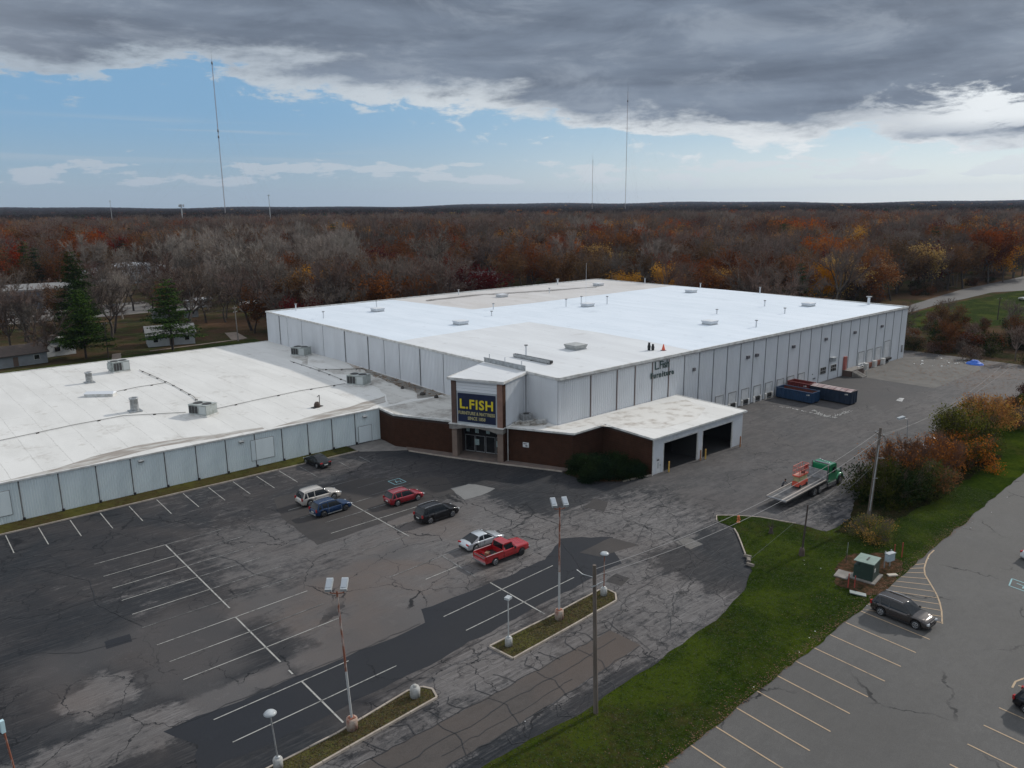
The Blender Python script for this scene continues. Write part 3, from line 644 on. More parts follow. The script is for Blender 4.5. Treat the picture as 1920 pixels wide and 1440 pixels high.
def roofpatch(poly, m, step=2., jit=.3):
    pts = []
    for (a, b) in zip(poly, poly[1:] + poly[:1]):
        L = math.hypot(b[0] - a[0], b[1] - a[1]); k = max(1, int(L / step))
        for i in range(k):
            u = i / k; x = a[0] + (b[0] - a[0]) * u; y = a[1] + (b[1] - a[1]) * u
            q = mnoise.noise_vector(Vector((x * .3, y * .3, 5))); e = 0 if (x < .3 or y < .3 or x > 106 or y > 92.5) else jit
            x += q.x * e; y += q.y * e; pts.append((x, y, hz(y)))
    mb = MB(); mb.add(pts, [tuple(range(len(pts)))]); mb.build('roof_section', m, wh, WO)
roofpatch([(.1, .1), (30.3, .1), (31.6, 12), (31.9, 25), (31.2, 33), (31, 40.4), (24, 40.2), (16, 40.2), (.1, 39.4)], RF_OLD)
roofpatch([(32.8, 92.9), (34.2, 72), (34.9, 63.5), (52, 62.5), (80, 63.2), (106.3, 64.0), (106.3, 92.9)], RF_TAN)
roofpatch([(36, 83.5), (55, 84.5), (66, 80.5), (88, 76.5), (92, 77.8), (80, 80.4), (66, 83.6), (54, 87.4), (38, 86)], mat('ponding_stain', (.30, .28, .26), (.44, .42, .39), .3, .6, world=True), 2., 1.2)
coping(wh, WO, [(0, 0), (106.5, 0), (106.5, 93.1), (0, 93.1)], H + .10, TRIM, .24, .34, True)
# gutter line and seam downpipes on the long side
mb = MB(); mb.box(.2, -.26, H - .22, 106.4, -.10, H - .04); mb.build('gutter', TRIMG, wh, WO)
for s in sll: 
    y = 93.1 - s
    if y in (57.7, 49.2, 32.6, 26.1, 86.3): MB().tube((-.12, y, 4.9), (-.12, y, H - .2), .06, n=6).build('downpipe', TRIMG, wh, WO)
for s in (6.2, 11.6, 15.5, 19.4, 23.3): MB().tube((s, -.14, 5.0), (s, -.14, H - .2), .05, n=6).build('downpipe', mat('rusty_pipe', (.16, .10, .08), rough=.8), wh, WO)
# dock doors
DOORW = mat('white_door', (.66, .67, .67), (.55, .555, .55), .8, .6)
def dock(x0, x1, zt, zb=.95, bump=True, low=False):
    W_ = x1 - x0
    fr = MB(); fr.box(x0 - .12, -.13, zb, x0, -.06, zt + .16); fr.box(x1, -.13, zb, x1 + .12, -.06, zt + .16); fr.box(x0 - .001, -.13, zt, x1 + .001, -.06, zt + .16)
    fr.build('door_frame', TRIMG, wh, WO)
    dr = MB(); n = 5
    for i in range(n): dr.box(x0, -.10, zb + (zt - zb) * i / n + .02, x1, -.062, zb + (zt - zb) * (i + 1) / n)
    dr.build('dock_door', DOORW, wh, WO)
    if bump:
        MB().box(x0 - .15, -.35, .0, x0 + .25, -.07, .95).build('dock_post', TRIM, wh, WO); MB().box(x1 - .25, -.35, 0, x1 + .15, -.07, .95).build('dock_post', TRIM, wh, WO)
        MB().box(x0 + .3, -.30, .25, x1 - .3, -.08, .92).build('dock_leveller', DARK if low else mat('black_rubber', (.02, .02, .02), rough=.9), wh, WO)
for x in (35.9, 39.6, 43.4, 47.1, 50.8, 54.6, 58.1, 61.8): dock(x, x + 2.05, 2.75)
for x in (85.0, 88.8, 92.6): dock(x, x + 2.3, 3.8, 1.15)
dock(96.5, 99.0, 4.7, 1.2)
for x in (87.6, 91.4, 95.2): MB().box(x, -.8, 0, x + .9, -.07, 1.3).build('dock_pier', TRIM, wh, WO)
for x in (88.6, 92.4): MB().box(x + .1, -.35, .1, x + 2.4, -.09, 1.1).build('dock_bumper', RUST, wh, WO)
MB().box(96.3, -.7, .7, 99.2, -.09, 1.15).build('dock_bumper', DARK, wh, WO)
# windows
for x0, x1 in ((69.8, 71.9), (73.8, 75.9)):
    w = MB().box(x0 - .08, -.12, 1.5, x1 + .08, -.06, 2.86).build('window', TRIM, wh, WO)
    for i in range(3):
        for j in range(2):
            a = x0 + (x1 - x0) * i / 3 + .05; b = x0 + (x1 - x0) * (i + 1) / 3 - .05; z = 1.56 + j * .65
            MB().box(a, -.14, z, b, -.10, z + .57).build('pane', GLASSD, w)
FIX = mat('light_housing', (.10, .10, .11), rough=.6)
for x in (59.1, 70.8, 82.3, 94.1, 44.5, 47.2): MB().box(x - .35, -.42, 8.1, x + .35, -.06, 8.6).build('wall_light', FIX, wh, WO)
MB().obox((29.5, -.25, 8.4), (.5, .35, .5), .2).build('wall_light', FIX, wh, WO)
mb = MB(); mb.box(73.1, -.9, 3.7, 74.1, -.07, 4.4); mb.box(72.9, -1.0, 4.4, 74.5, -.07, 4.5); mb.build('wall_cabinet', mat('grey_box', (.30, .32, .33), rough=.6), wh, WO)
MB().box(66.8, -.12, 1.9, 67.1, -.06, 2.1).box(67.2, -.12, 1.0, 68.1, -.06, 1.2).build('wall_plate', FIX, wh, WO)
MB().box(104.9, -.3, 1.4, 105.3, -.07, 3.0).build('meter_box', TRIMG, wh, WO)
def text_mesh(s, size, ext, bold, m, name, parent, M, sx=1., space=1.):
    cu = bpy.data.curves.new('lettering', 'FONT'); cu.body = s; cu.size = size; cu.extrude = ext; cu.offset = bold; cu.align_x = 'CENTER'; cu.space_character = space; cu.resolution_u = 3
    to = bpy.data.objects.new('lettering', cu); COL.objects.link(to); bpy.context.view_layer.update()
    me = bpy.data.meshes.new_from_object(to); bpy.data.objects.remove(to); bpy.data.curves.remove(cu)
    me.materials.clear(); me.materials.append(m); me.transform(M @ Matrix.Diagonal((sx, 1, 1, 1)))
    o = bpy.data.objects.new(name, me); COL.objects.link(o); o.parent = parent; return o
LETT = mat('dark_green_letter', (.035, .065, .062), rough=.6)
def onlong(x, z, y=-.24): return Matrix.Translation((x, y, z)) @ Euler((R(90), 0, 0)).to_matrix().to_4x4()
text_mesh('L.Fish', 1.75, .04, .02, LETT, 'lettering', wh, onlong(21.5, 9.72), .88)
text_mesh('Furniture', 1.2, .04, .035, LETT, 'lettering', wh, onlong(21.6, 8.45), .92, 1.3)
# stair and landing at the far docks
st = thing('loading_stair', 'brown-sided concrete stair with a railing rising to the far dock doors', 'stairs', (80, -1.5, 0))
so_ = (80, -1.5, 0)
MB().box(78.6, -1.9, 0, 84.2, -.12, 1.15).build('landing', mat('stair_side', (.09, .06, .05), rough=.9), st, so_)
MB().box(78.5, -2.0, 1.153, 84.3, -.10, 1.22).build('landing_top', CONC, st, so_)
for k in range(6): MB().box(78.8 + .12 * k, -2.02 - .30 * (k + 1), 0, 80.9 + .12 * k, -2.02 - .30 * k - .01, 1.05 - .17 * k).build('step', CONC, st, so_)
mb = MB()
for x in (81.2, 82.6, 84.1): mb.tube((x, -1.9, 1.2), (x, -1.9, 2.2), .04, n=5)
for z in (1.7, 2.2): mb.tube((81.2, -1.9, z), (84.1, -1.9, z), .035, n=5)
mb.tube((81.2, -1.9, 2.2), (81.3, -3.8, 1.1), .035, n=5).tube((81.3, -3.8, 0), (81.3, -3.8, 1.1), .035, n=5)
mb.build('railing', GALV, st, so_)
MB().box(78.55, -.6, 1.23, 79.3, -.15, 3.9).build('red_post', mat('faded_red', (.33, .10, .08), rough=.8), st, so_)

# ------------------------------------------------------------------ low wing
LW = (-50, 25, 0); h2 = 4.68
lw = thing('low_wing', 'long low white-roofed metal wing running out to the left of the tall warehouse', 'building', LW)
MB().prism([(-150, 25.1), (-12.8, 25.1), (-.2, 25.1), (-.2, 93), (-150, 93)], -.05, h2 - .1).build('wall_core', SEAM, lw, LW)
seams = [-12.7, -16.8, -20.5, -24.2, -28.0, -31.8, -35.7, -39.5, -43.3, -47.2, -51.0, -54.9, -58.8] + [-62.7 - 3.9 * k for k in range(22)]
wall_run(lw, LW, (-150, 25), (-12.6, 25), sorted(s + 150 for s in seams), .0, h2 - .05, WALLB, .27)
for s in seams[1:16]: MB().tube((s, 24.86, .05), (s, 24.86, h2 - .3), .035, n=5).build('downpipe', TRIMG, lw, LW); MB().box(s - .12, 24.6, .0, s + .12, 24.85, .35).build('pipe_shoe', DARK, lw, LW)
wall_run(lw, LW, (-.3, 93.1), (-150, 93.1), [k * 6 for k in range(1, 25)], 0, h2 - .05, WALLB, .8)
def lz(y): return h2 + .45 * (1 - abs(y - 59) / 34)
mb = MB(); mb.add([(-150, 25, h2), (-12.6, 25, h2), (0, 25, h2), (0, 59, h2 + .45), (-150, 59, h2 + .45), (0, 93.1, h2), (-150, 93.1, h2)], [(0, 1, 2, 3, 4), (4, 3, 5, 6)]); mb.build('roof', RF_LOW, lw, LW)
coping(lw, LW, [(-150, 24.95), (-12.7, 24.95)], h2 + .02, TRIM, .24, .20); coping(lw, LW, [(-150, 93.1), (0, 93.1)], h2 + .02, TRIM, .24, .2)
def lowpatch(poly, m, jit=.8, step=1.5):
    pts = []
    for (a, b) in zip(poly, poly[1:] + poly[:1]):
        L = math.hypot(b[0] - a[0], b[1] - a[1]); k = max(1, int(L / step))
        for i in range(k):
            u = i / k; x = a[0] + (b[0] - a[0]) * u; y = a[1] + (b[1] - a[1]) * u
            q = mnoise.noise_vector(Vector((x * .3, y * .3, 5))); e = 0 if (x > -.6 or y < 25.6) else jit
            pts.append((x + q.x * e, y + q.y * e, lz(y + q.y * e) + .012))
    mb = MB(); mb.add(pts, [tuple(range(len(pts)))]); mb.build('roof_stain', m, lw, LW)
STAIN = mat('ponding_dirt', (.26, .23, .20), (.46, .45, .42), .55, .8, world=True, stretch=(.6, 2.2, 1), lo=.4, hi=.66, detail=9)
lowpatch([(-61, 25.6), (-54.5, 26.6), (-50.5, 28.4), (-45.5, 29.6), (-40, 28.8), (-34, 27.6), (-30, 27), (-30, 26.1), (-38, 26.4), (-43, 27.2), (-47, 26.2), (-52, 25.4)], STAIN, .35, .8)
lowpatch([(-29, 26), (-22, 27.6), (-16, 28.6), (-11, 29.8), (-8, 31), (-10, 27.6), (-14, 25.9), (-22, 25.6)], STAIN, .5, .8)
lowpatch([(-10.5, 26), (-6, 34), (-5, 46), (-7, 58), (-5, 70), (-.3, 76), (-.3, 25.3)], RF_DRT, 1.6)
LITR = mat('roof_leaf_debris', (.22, .135, .075), (.44, .41, .37), 1.2, .95, world=True, lo=.35, hi=.6, detail=9)
lowpatch([(-4.6, 25.6), (-3.4, 30), (-2.8, 36), (-1.8, 44), (-1.2, 50), (-.25, 58), (-.25, 25.5)], LITR, .9, .6)
# flush doors in the wing wall
for x0, x1, z0, z1 in ((-63.2, -59.8, 1., 3.75), (-32.4, -29.3, 1.0, 3.75), (-16.3, -14.2, .1, 2.5)):
    fr = MB(); fr.box(x0 - .07, 24.90, z0 - .07, x1 + .07, 24.94, z1 + .07); o = fr.build('door_frame', TRIMG, lw, LW)
    MB().box(x0, 24.87, z0, x1, 24.905, z1).build('door_leaf', WALLB, o)
for x in (-46.1, -15.3, -33.7):
    MB().obox((x, 24.7, 3.95 if x > -40 else 4.1), (.6, .35, .2), 0, 0, R(20)).build('wall_light', GALV, lw, LW)

# ------------------------------------------------------------------ entrance: brick fronts + sign tower
ux, uy = .437, -.8995; nx_, ny_ = -.8995, -.437
F0 = Vector((-13.0, 20.35, 0))
def FP(s, n=0., z=0.): return Vector((F0.x + ux * s + nx_ * n, F0.y + uy * s + ny_ * n, z))
ANG = math.atan2(uy, ux)
def brick_wall(root, off, p0, p1, z0, z1, course=.30, blen=.9, name='brick_course'):
    """courses of brickwork with recessed joints: one part, thousands of tiny bricks"""
    d_ = Vector((p1[0] - p0[0], p1[1] - p0[1], 0)); L = d_.length; u_ = d_.normalized(); n_ = Vector((u_.y, -u_.x, 0))
    mb = MB(); nr = int((z1 - z0) / course); 
    for r in range(nr):
        za = z0 + r * course; zb = za + course - .025; x = -(r % 2) * blen / 2
        while x < L:
            a = max(0, x); b = min(L, x + blen - .025); x += blen
            if b - a < .05: continue
            e = random.uniform(.0, .012)
            A = Vector((*p0, 0)) + u_ * a; B = Vector((*p0, 0)) + u_ * b; o_ = n_ * (.03 + e)
            vs = [A + o_ + Vector((0, 0, za)), B + o_ + Vector((0, 0, za)), B + o_ + Vector((0, 0, zb)), A + o_ + Vector((0, 0, zb)),
                  A + Vector((0, 0, za)), B + Vector((0, 0, za)), B + Vector((0, 0, zb)), A + Vector((0, 0, zb))]
            mb.add(vs, [(0, 1, 2, 3), (3, 2, 6, 7), (1, 5, 6, 2), (0, 3, 7, 4)], 0)
    o = mb.build(name, BRICKM, root, off); o['kind'] = 'stuff'; return o
lf = thing('brick_front', 'brown brick front with white roof edge between the low wing and the sign tower', 'building', (-11, 18, 0)); lo = (-11, 18, 0)
TL, TR = 9.9, 17.6                                                # tower span along the front
A0, A1, A2 = (-12.6, 25.), (F0.x, F0.y), tuple(FP(TL).xy)
MB().prism([A0, A1, A2, (-.15, 12.5), (-.15, 25.05)], -.05, h2 - .05).build('wall_core', MORTAR, lf, lo)
for a, b in ((A0, A1), (A1, A2)): brick_wall(lf, lo, a, b, .0, h2 - .2)
flat([A0, A1, A2, (-.15, 12.5), (-.1, 25.01)], h2 + .004, 'roof', RF_DRT, lf, lo); coping(lf, lo, [A0, A1, A2], h2 + .03, TRIM, .30, .26)

tw = thing('entrance_tower', 'square entrance tower carrying the dark blue store sign with yellow letters', 'tower', tuple(FP(13.8))); to = tuple(FP(13.8))
def fbox(s0, s1, n0, n1, z0, z1, name, m, root=tw, off=to, rot=0):
    c = FP((s0 + s1) / 2, (n0 + n1) / 2, (z0 + z1) / 2); mb = MB(); mb.obox(c, (s1 - s0, n1 - n0, z1 - z0), ANG); return mb.build(name, m, root, off)
PF = 1.05
# side walls reach back to the warehouse
c0, c1 = FP(TR, PF - .1), FP(TL, PF - .1)
bR, bL = Vector((-.16, 6.55, 0)), Vector((-.16, 15.4, 0))
c0b = FP(TR, PF - .75); c1b = FP(TL, PF - .75)
MB().prism([c1b.xy, c0b.xy, bR.xy, bL.xy], 4.55, H - .1).build('upper_core', SEAM, tw, to)
wall_run(tw, to, tuple((c0b + Vector((.045, -.09, 0))).xy), tuple((bR + Vector((.0, -.1, 0))).xy), [5.2], 4.75, H - .15, WALLM)
wall_run(tw, to, tuple((bL + Vector((0, .1, 0))).xy), tuple((c1b + Vector((-.045, .09, 0))).xy), [4], 4.75, H - .15, WALLM)
# corner columns
for s0, s1 in ((TL, TL + .75), (TR - .85, TR)):
    fbox(s0, s1, PF - .8, PF, 0 if s0 == TL else 0, 4.0, 'column', COLB)
    fbox(s0 + .02, s1 - .02, PF - .8, PF - .02, 4.72, H - .2, 'column', mat('red_tan_column', (.26, .15, .11), (.21, .12, .09), 1., .85, world=True) if s0 != TL else mat('brown_column', (.11, .065, .05), (.08, .05, .04), 1.5, .85, world=True))
fbox(TL, TL + .4, -1.6, PF - .8, 0, 4.6, 'porch_wall', COLB); fbox(TR - .42, TR, -1.6, PF - .8, 0, 4.6, 'porch_wall', BRICKM)
fbox(TR + .003, TR + .08, PF - 2.4, PF - .05, 0, H - .2, 'brick_return', BRICKM)
# white field above, then the framed sign
for k in range(4): fbox(TL + .77, TR - .87, PF - .3, PF - .12 - .01 * (k % 2), 9.42 + .40 * k, 9.42 + .40 * (k + 1) - .03, 'siding_board', mat('white_siding', (.70, .72, .74), rough=.5))
fbox(TL + .78, TR - .88, PF - .34, PF - .13, 4.8, 9.40, 'sign_frame', mat('sign_frame_grey', (.38, .41, .43), rough=.5))
sg = fbox(TL + .98, TR - 1.08, PF - .13, PF - .06, 5.15, 9.15, 'sign_panel', mat('navy_sign', (.006, .014, .048), (.005, .011, .038), .5, .45))
Ms = Matrix.Translation(FP((TL + TR) / 2 - .05, PF - .05, 0)) @ Euler((R(90), 0, ANG)).to_matrix().to_4x4()
YEL = mat('yellow_letter', (.70, .56, .02), (.60, .48, .02), 2., .5); CRM = mat('cream_letter', (.40, .36, .18), rough=.5)
def st_(s, size, z, b, m, sx, sp=1.):
    o = text_mesh(s, size, .03, b, m, 'lettering', sg, Ms @ Matrix.Translation((0, z, .02)), sx, sp); return o
st_('L.FISH', 1.8, 7.08, .045, YEL, .98, 1.12); st_('FURNITURE & MATTRESS', .62, 6.22, .012, CRM, .80, 1.0); st_('SINCE 1858', .62, 5.52, .012, CRM, .85, 1.02)
# slab over the door with a shallow arched soffit
mb = MB(); N = 14; s0, s1 = TL - .25, TR + .1
for i in range(N):
    a = s0 + (s1 - s0) * i / N; b = s0 + (s1 - s0) * (i + 1) / N
    arch = lambda s: 4.05 + .42 * max(0, 1 - ((s - (s0 + s1) / 2) / ((s1 - s0) / 2 - .9)) ** 2)
    for n0, n1 in ((PF - .9, PF + .25),):
        vs = [FP(a, n0, arch(a)), FP(b, n0, arch(b)), FP(b, n1, arch(b)), FP(a, n1, arch(a)), FP(a, n0, 4.75), FP(b, n0, 4.75), FP(b, n1, 4.75), FP(a, n1, 4.75)]
        f = [(0, 1, 2, 3), (7, 6, 5, 4), (3, 2, 6, 7), (1, 0, 4, 5)]
        if i == 0: f.append((0, 3, 7, 4))
        if i == N - 1: f.append((2, 1, 5, 6))
        mb.add(vs, f)
mb.build('porch_lintel', CONC, tw, to)
fbox(TL - .35, TR + .2, PF - .9, PF + .33, 4.753, 4.85, 'lintel_cap', TRIM)
# glazed doors set back
fbox(TL + .4, TR - .42, -1.75, -1.6, 0, 4.6, 'door_wall', DARK)
for k in range(4):
    a = TL + .75 + k * 1.58; o = fbox(a, a + 1.45, -1.6, -1.54, .2, 2.6, 'glass_door', GLASSD)
    f2 = MB()
    for (p, q, r_, s_) in ((a, a + .06, .2, 2.6), (a + 1.39, a + 1.45, .2, 2.6), (a + .061, a + 1.389, 2.53, 2.6), (a + .061, a + 1.389, .2, .3)):
        f2.obox(FP((p + q) / 2, -1.52, (r_ + s_) / 2), (q - p, .05, s_ - r_), ANG)
    b_ = f2.build('frame', TRIMG, o)
    fbox(a, a + 1.45, -1.6, -1.54, 2.68, 3.7, 'transom', GLASSD)
for a, z, w, hh in ((TL + .95, 3.05, .5, .6), (TL + 2.3, 2.95, .55, .7), (TL + 2.25, 1.2, .65, .85), (TL + 4.0, 3.0, .55, .6), (TL + 5.6, 3.05, .55, .5), (TL + 5.55, 1.25, .7, .85)):
    fbox(a, a + w, -1.50, -1.48, z, z + hh, 'paper_notice', mat('notice_paper', (.42, .50, .50), (.20, .30, .28), 9., .8))
# roof of the tower
q = [FP(TL - .35, PF + .3), FP(TR + .3, PF + .3), Vector((.15, 6.25, 0)), Vector((.15, 15.75, 0))]
mb = MB(); mb.add([(p.x, p.y, H + (.0 if i < 2 else .22)) for i, p in enumerate(q)] + [(p.x, p.y, H - .28 + (.0 if i < 2 else .22)) for i, p in enumerate(q)],
       [(0, 1, 2, 3), (7, 6, 5, 4), (0, 4, 5, 1), (1, 5, 6, 2), (3, 7, 4, 0)]); mb.build('tower_roof', RF_TAN if 0 else RF_OLD, tw, to)
coping(tw, to, [q[3].xy, q[0].xy, q[1].xy, q[2].xy], H - .02, TRIM, .12, .3)
mb = MB()
for a, b in (((-.35, 15.2), (-.15, 6.4)),): 
    mb.obox(((a[0] + b[0]) / 2, (a[1] + b[1]) / 2, H + .62), (8.8, .12, .65), math.atan2(b[1] - a[1], b[0] - a[0])); mb.obox((-.3, 10.8, H + .97), (8.9, .2, .06), math.atan2(b[1] - a[1], b[0] - a[0]), 0)
mb.build('parapet_flashing', GALV, tw, to)
for y in (7.2, 10.8, 14.3): MB().tube((-.1, y, H + .9), (-.1, y, H + 1.5), .07, n=6).tube((-.1, y, H + 1.5), (-.1, y, H + 1.55), .14, n=6).build('vent_pipe', PIPEW, tw, to)

# brick annex right of the tower with the drive-through canopy
AX = (5, -5, 0); h3 = 4.95
ax = thing('drive_through_annex', 'brown brick annex with a white flat roof and two wide dark drive-through openings', 'building', AX)
B0, B1, B2, B3, B4, B5 = tuple(FP(TR).xy), (-1.2, -4.0), (5.2, -3.75), (4.75, -12.45), (24.6, -12.45), (25.0, -.1)
MB().prism([B0, B1, B2, (5.2, -.15), (-.15, -.15), (-.15, 6.5)], -.05, h3 - .1).build('wall_core', MORTAR, ax, AX)
brick_wall(ax, AX, B0, B1, 0, h3 - .25); brick_wall(ax, AX, B1, B2, 0, h3 - .25)
MB().box(4.9, -12.3, 0, 5.15, -3.5, h3 - .1).build('side_wall', MORTAR, ax, AX); brick_wall(ax, AX, (4.88, -3.75), (4.78, -12.4), 0, h3 - .25)
rp = [(-5.7, 3.95), (-1.25, -4.3), (4.95, -4.0), (4.5, -12.8), (25.1, -12.8), (25.4, -.1), (-.1, -.1), (-.1, 6.4)]
mb = MB(); n = len(rp); mb.add([(x, y, h3) for x, y in rp] + [(x, y, h3 - .16) for x, y in rp], [tuple(range(n)), tuple(range(2 * n - 1, n - 1, -1))] + [(i, n + i, n + (i + 1) % n, (i + 1) % n) for i in range(n)])
mb.build('roof', RF_LOW, ax, AX)
coping(ax, AX, rp[:6], h3 - .06, TRIM, .16, .24)
flat([(-1, -2.2), (3, -2.8), (5, -6), (9, -10.5), (16, -10.8), (22, -8), (24, -3), (16, -1.2), (6, -.6), (0, -.5), (-4, 4)], h3 + .006, 'roof_stain',
     mat('roof_grime', (.58, .565, .53), (.30, .26, .22), .42, .8, world=True, lo=.46, hi=.72, detail=10), ax, AX)
flat([(-5.2, 3.9), (-3, 2), (-1, 1.2), (-.2, 2), (-.2, 6)], h3 + .010, 'roof_stain', mat('roof_grime_dark', (.46, .44, .40), (.20, .18, .15), .9, .9, world=True, lo=.4, hi=.65, detail=10), ax, AX)
# white ribbed front with the openings
def rib_piece(x0, x1, z0, z1, y=-12.45):
    me = ribs(x1 - x0, z1 - z0, .28).mesh('front_panel', WALLM); put('front_panel', me, ax, loc=(x0 - AX[0], y - AX[1], z0))
rib_piece(4.8, 6.85, 0, 3.95); rib_piece(14.1, 15.15, 0, 3.95); rib_piece(22.15, 24.65, 0, 3.95); rib_piece(4.8, 24.65, 3.96, h3 - .22)
for x0, x1 in ((6.85, 14.1), (15.15, 22.15)):
    mb = MB(); mb.box(x0, -12.56, 3.85, x1, -12.40, 4.0); mb.box(x0 - .08, -12.56, 0, x0 + .06, -12.40, 3.85); mb.box(x1 - .06, -12.56, 0, x1 + .08, -12.40, 3.85); mb.build('opening_frame', TRIM, ax, AX)
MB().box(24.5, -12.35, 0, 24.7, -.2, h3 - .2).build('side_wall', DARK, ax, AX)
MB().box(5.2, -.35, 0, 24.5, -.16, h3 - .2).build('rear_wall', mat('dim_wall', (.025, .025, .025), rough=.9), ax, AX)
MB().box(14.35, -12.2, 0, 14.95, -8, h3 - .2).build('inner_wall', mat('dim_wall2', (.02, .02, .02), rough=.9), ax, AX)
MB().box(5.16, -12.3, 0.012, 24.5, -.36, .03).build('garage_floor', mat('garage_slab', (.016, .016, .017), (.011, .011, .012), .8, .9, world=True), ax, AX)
for z in (h3 - .35,):
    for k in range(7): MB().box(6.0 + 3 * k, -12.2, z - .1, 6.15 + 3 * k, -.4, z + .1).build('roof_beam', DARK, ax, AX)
d_ = MB().box(5.35, -12.53, .05, 6.35, -12.50, 2.2).build('side_door', DOORW, ax, AX)
MB().box(6.18, -12.57, 1.0, 6.25, -12.531, 1.15).build('handle', DARK, d_)
MB().box(5.55, -12.545, 1.72, 6.0, -12.532, 1.95).box(5.75, -12.545, .7, 5.85, -12.532, 1.5).build('door_notice', FIX, d_)
for (x, y) in ((5.05, -3.92), (4.62, -12.62), (-5.45, 4.0)): MB().tube((x, y, 0), (x, y, h3 - .3), .06, n=6).build('downpipe', TRIM, ax, AX)
mb = MB(); c = FP(TR + 2.9, .07, 2.6); mb.obox(c, (.85, .05, .65), ANG); o = mb.build('wall_sign', mat('white_sign', (.62, .62, .62), rough=.6), ax, AX)
mb = MB(); mb.obox(FP(TR + 2.8, .11, 2.75), (.5, .03, .12), ANG); mb.obox(FP(TR + 3.0, .11, 2.48), (.3, .03, .18), ANG); mb.build('sign_print', FIX, o)
# walk along the brick fronts, with kerb
walk = [(-14.3, 16.6), (-12.4, 18.9), tuple(FP(9.7, 0).xy), tuple(FP(9.7, -1.6).xy), tuple(FP(17.8, -1.6).xy), tuple(FP(17.8, 0).xy), (-1.3, -4.1), (-3.3, -2.6), tuple(FP(20, 1.5).xy), tuple(FP(8, 1.55).xy)]
walk = [(-12.9, 17.0), (-12.2, 18.7), tuple(FP(10.2, 0).xy), tuple(FP(10.2, -1.58).xy), tuple(FP(17.2, -1.58).xy), tuple(FP(17.6, 0).xy), (-1.3, -4.15), (-2.9, -3.9), tuple(FP(17.5, 1.75).xy), tuple(FP(9.5, 1.75).xy)]
MB().prism(walk, 0.01, .13).build('walkway', mat('reddish_walk', (.155, .115, .095), (.11, .09, .08), .9, .95, world=True), kind='structure')
kerb([tuple(walk[0]), tuple(walk[9]), tuple(walk[8]), tuple(walk[7])], 'kerb', 'pale red kerb along the brick front and sign tower entrance', .16, .16, 1.8)
sheet([(-1.2, -4.05), (4.7, -4.0), (4.7, -12.4), (3.4, -12.3), (-.2, -11.3), (-3.2, -8.6), (-3.1, -4.3)], .06, 'planting_bed', LIT, .02, 1.)
kerb([(4.6, -12.5), (2.6, -12.0), (.2, -11.6)], 'kerb', 'short pale kerb under the dark shrubs beside the canopy corner', .14, .15, 1.2)

# ------------------------------------------------------------------ things standing on the roofs
UNIT = mat('weathered_unit', (.36, .39, .38), (.25, .27, .25), 1.5, .6); GRILLE = mat('unit_grille', (.045, .045, .045), rough=.8)
def hvac(x, y, z, L, Wd, Hh, rz, label, tall=False):
    r = thing('rooftop_unit', label, 'air conditioner', (x, y, z), rz, 'air conditioners on the low roof')
    MB().box(-L / 2 - .1, -Wd / 2 - .1, 0, L / 2 + .1, Wd / 2 + .1, .22).build('curb', TRIM, r)
    MB().box(-L / 2, -Wd / 2, .23, L / 2, Wd / 2, Hh).build('cabinet', UNIT, r)
    MB().box(-L / 2 - .05, -Wd / 2 - .05, Hh + .002, L / 2 + .05, Wd / 2 + .05, Hh + .06).build('lid', UNIT, r)
    for k in range(2): MB().lathe((-L / 4 + k * L / 2, 0, Hh + .065), [(0, 0), (Wd * .3, 0), (Wd * .3, .06), (Wd * .27, .06), (Wd * .26, .02), (0, .02)], 14).build('fan_guard', GRILLE, r)
    g = MB()
    for k in range(3):
        a = -L / 2 + .1 + k * (L * .5 / 3); g.box(a, -Wd / 2 - .03, .4, a + L * .5 / 3 - .08, -Wd / 2 - .003, Hh - .15)
    g.build('coil_grille', GRILLE, r)
    MB().box(.1 * L, -Wd / 2 - .03, .35, .46 * L, -Wd / 2 - .003, Hh - .12).build('access_panel', mat('unit_panel', (.44, .47, .46), rough=.5), r)
    MB().box(-L / 2 - .35, -Wd * .3, .6, -L / 2 - .003, Wd * .3, Hh - .2).build('intake_hood', UNIT, r)
hvac(-33.6, 38.6, lz(38.6), 3.2, 2.2, 1.6, R(-62), 'grey rooftop air conditioner with a dark coil, nearest the wing wall on the low roof')
hvac(-34.2, 79.8, lz(79.8), 2.9, 2.3, 1.9, R(8), 'grey-green box air conditioner near the far edge of the low roof')
hvac(-2.9, 70.6, lz(70.6), 3.2, 2.3, 1.7, R(-62), 'air conditioner on the low roof by the far end of the warehouse wall')
hvac(-7.3, 40.2, lz(40.2), 3.2, 2.3, 1.7, R(-62), 'air conditioner with pale caged side, on the dirty low roof near the sign tower')
# low brown condenser heap on annex roof
r = thing('condenser_unit', 'grey condenser box amid rubble on the small roof right of the sign tower', 'air conditioner', (-1.6, 4.6, h3 + .01), R(-10))
MB().box(-.8, -.5, .12, .8, .5, .95).build('cabinet', mat('unit_grey2', (.30, .31, .31), (.18, .18, .18), 3., .7), r); MB().lathe((0, 0, .96), [(0, 0), (.4, 0), (.4, .08), (0, .08)], 12).build('fan_guard', GRILLE, r); MB().box(-.9, -.6, 0, .9, .6, .11).build('curb', TRIM, r)
r = thing('block_stack', 'stack of pale blocks beside the condenser on the annex roof', 'blocks', (-.9, 2.4, h3 + .01), R(-20))
for k in range(9):
    MB().obox((-.45 + .45 * (k % 3), -.2 + .42 * ((k // 3) % 2), .14 + .24 * (k // 6)), (.42, .38, .22), random.uniform(-.1, .1)).build('block', mat('pale_block', (.52, .52, .50), (.40, .39, .37), 3., .9), r)
mb = MB()
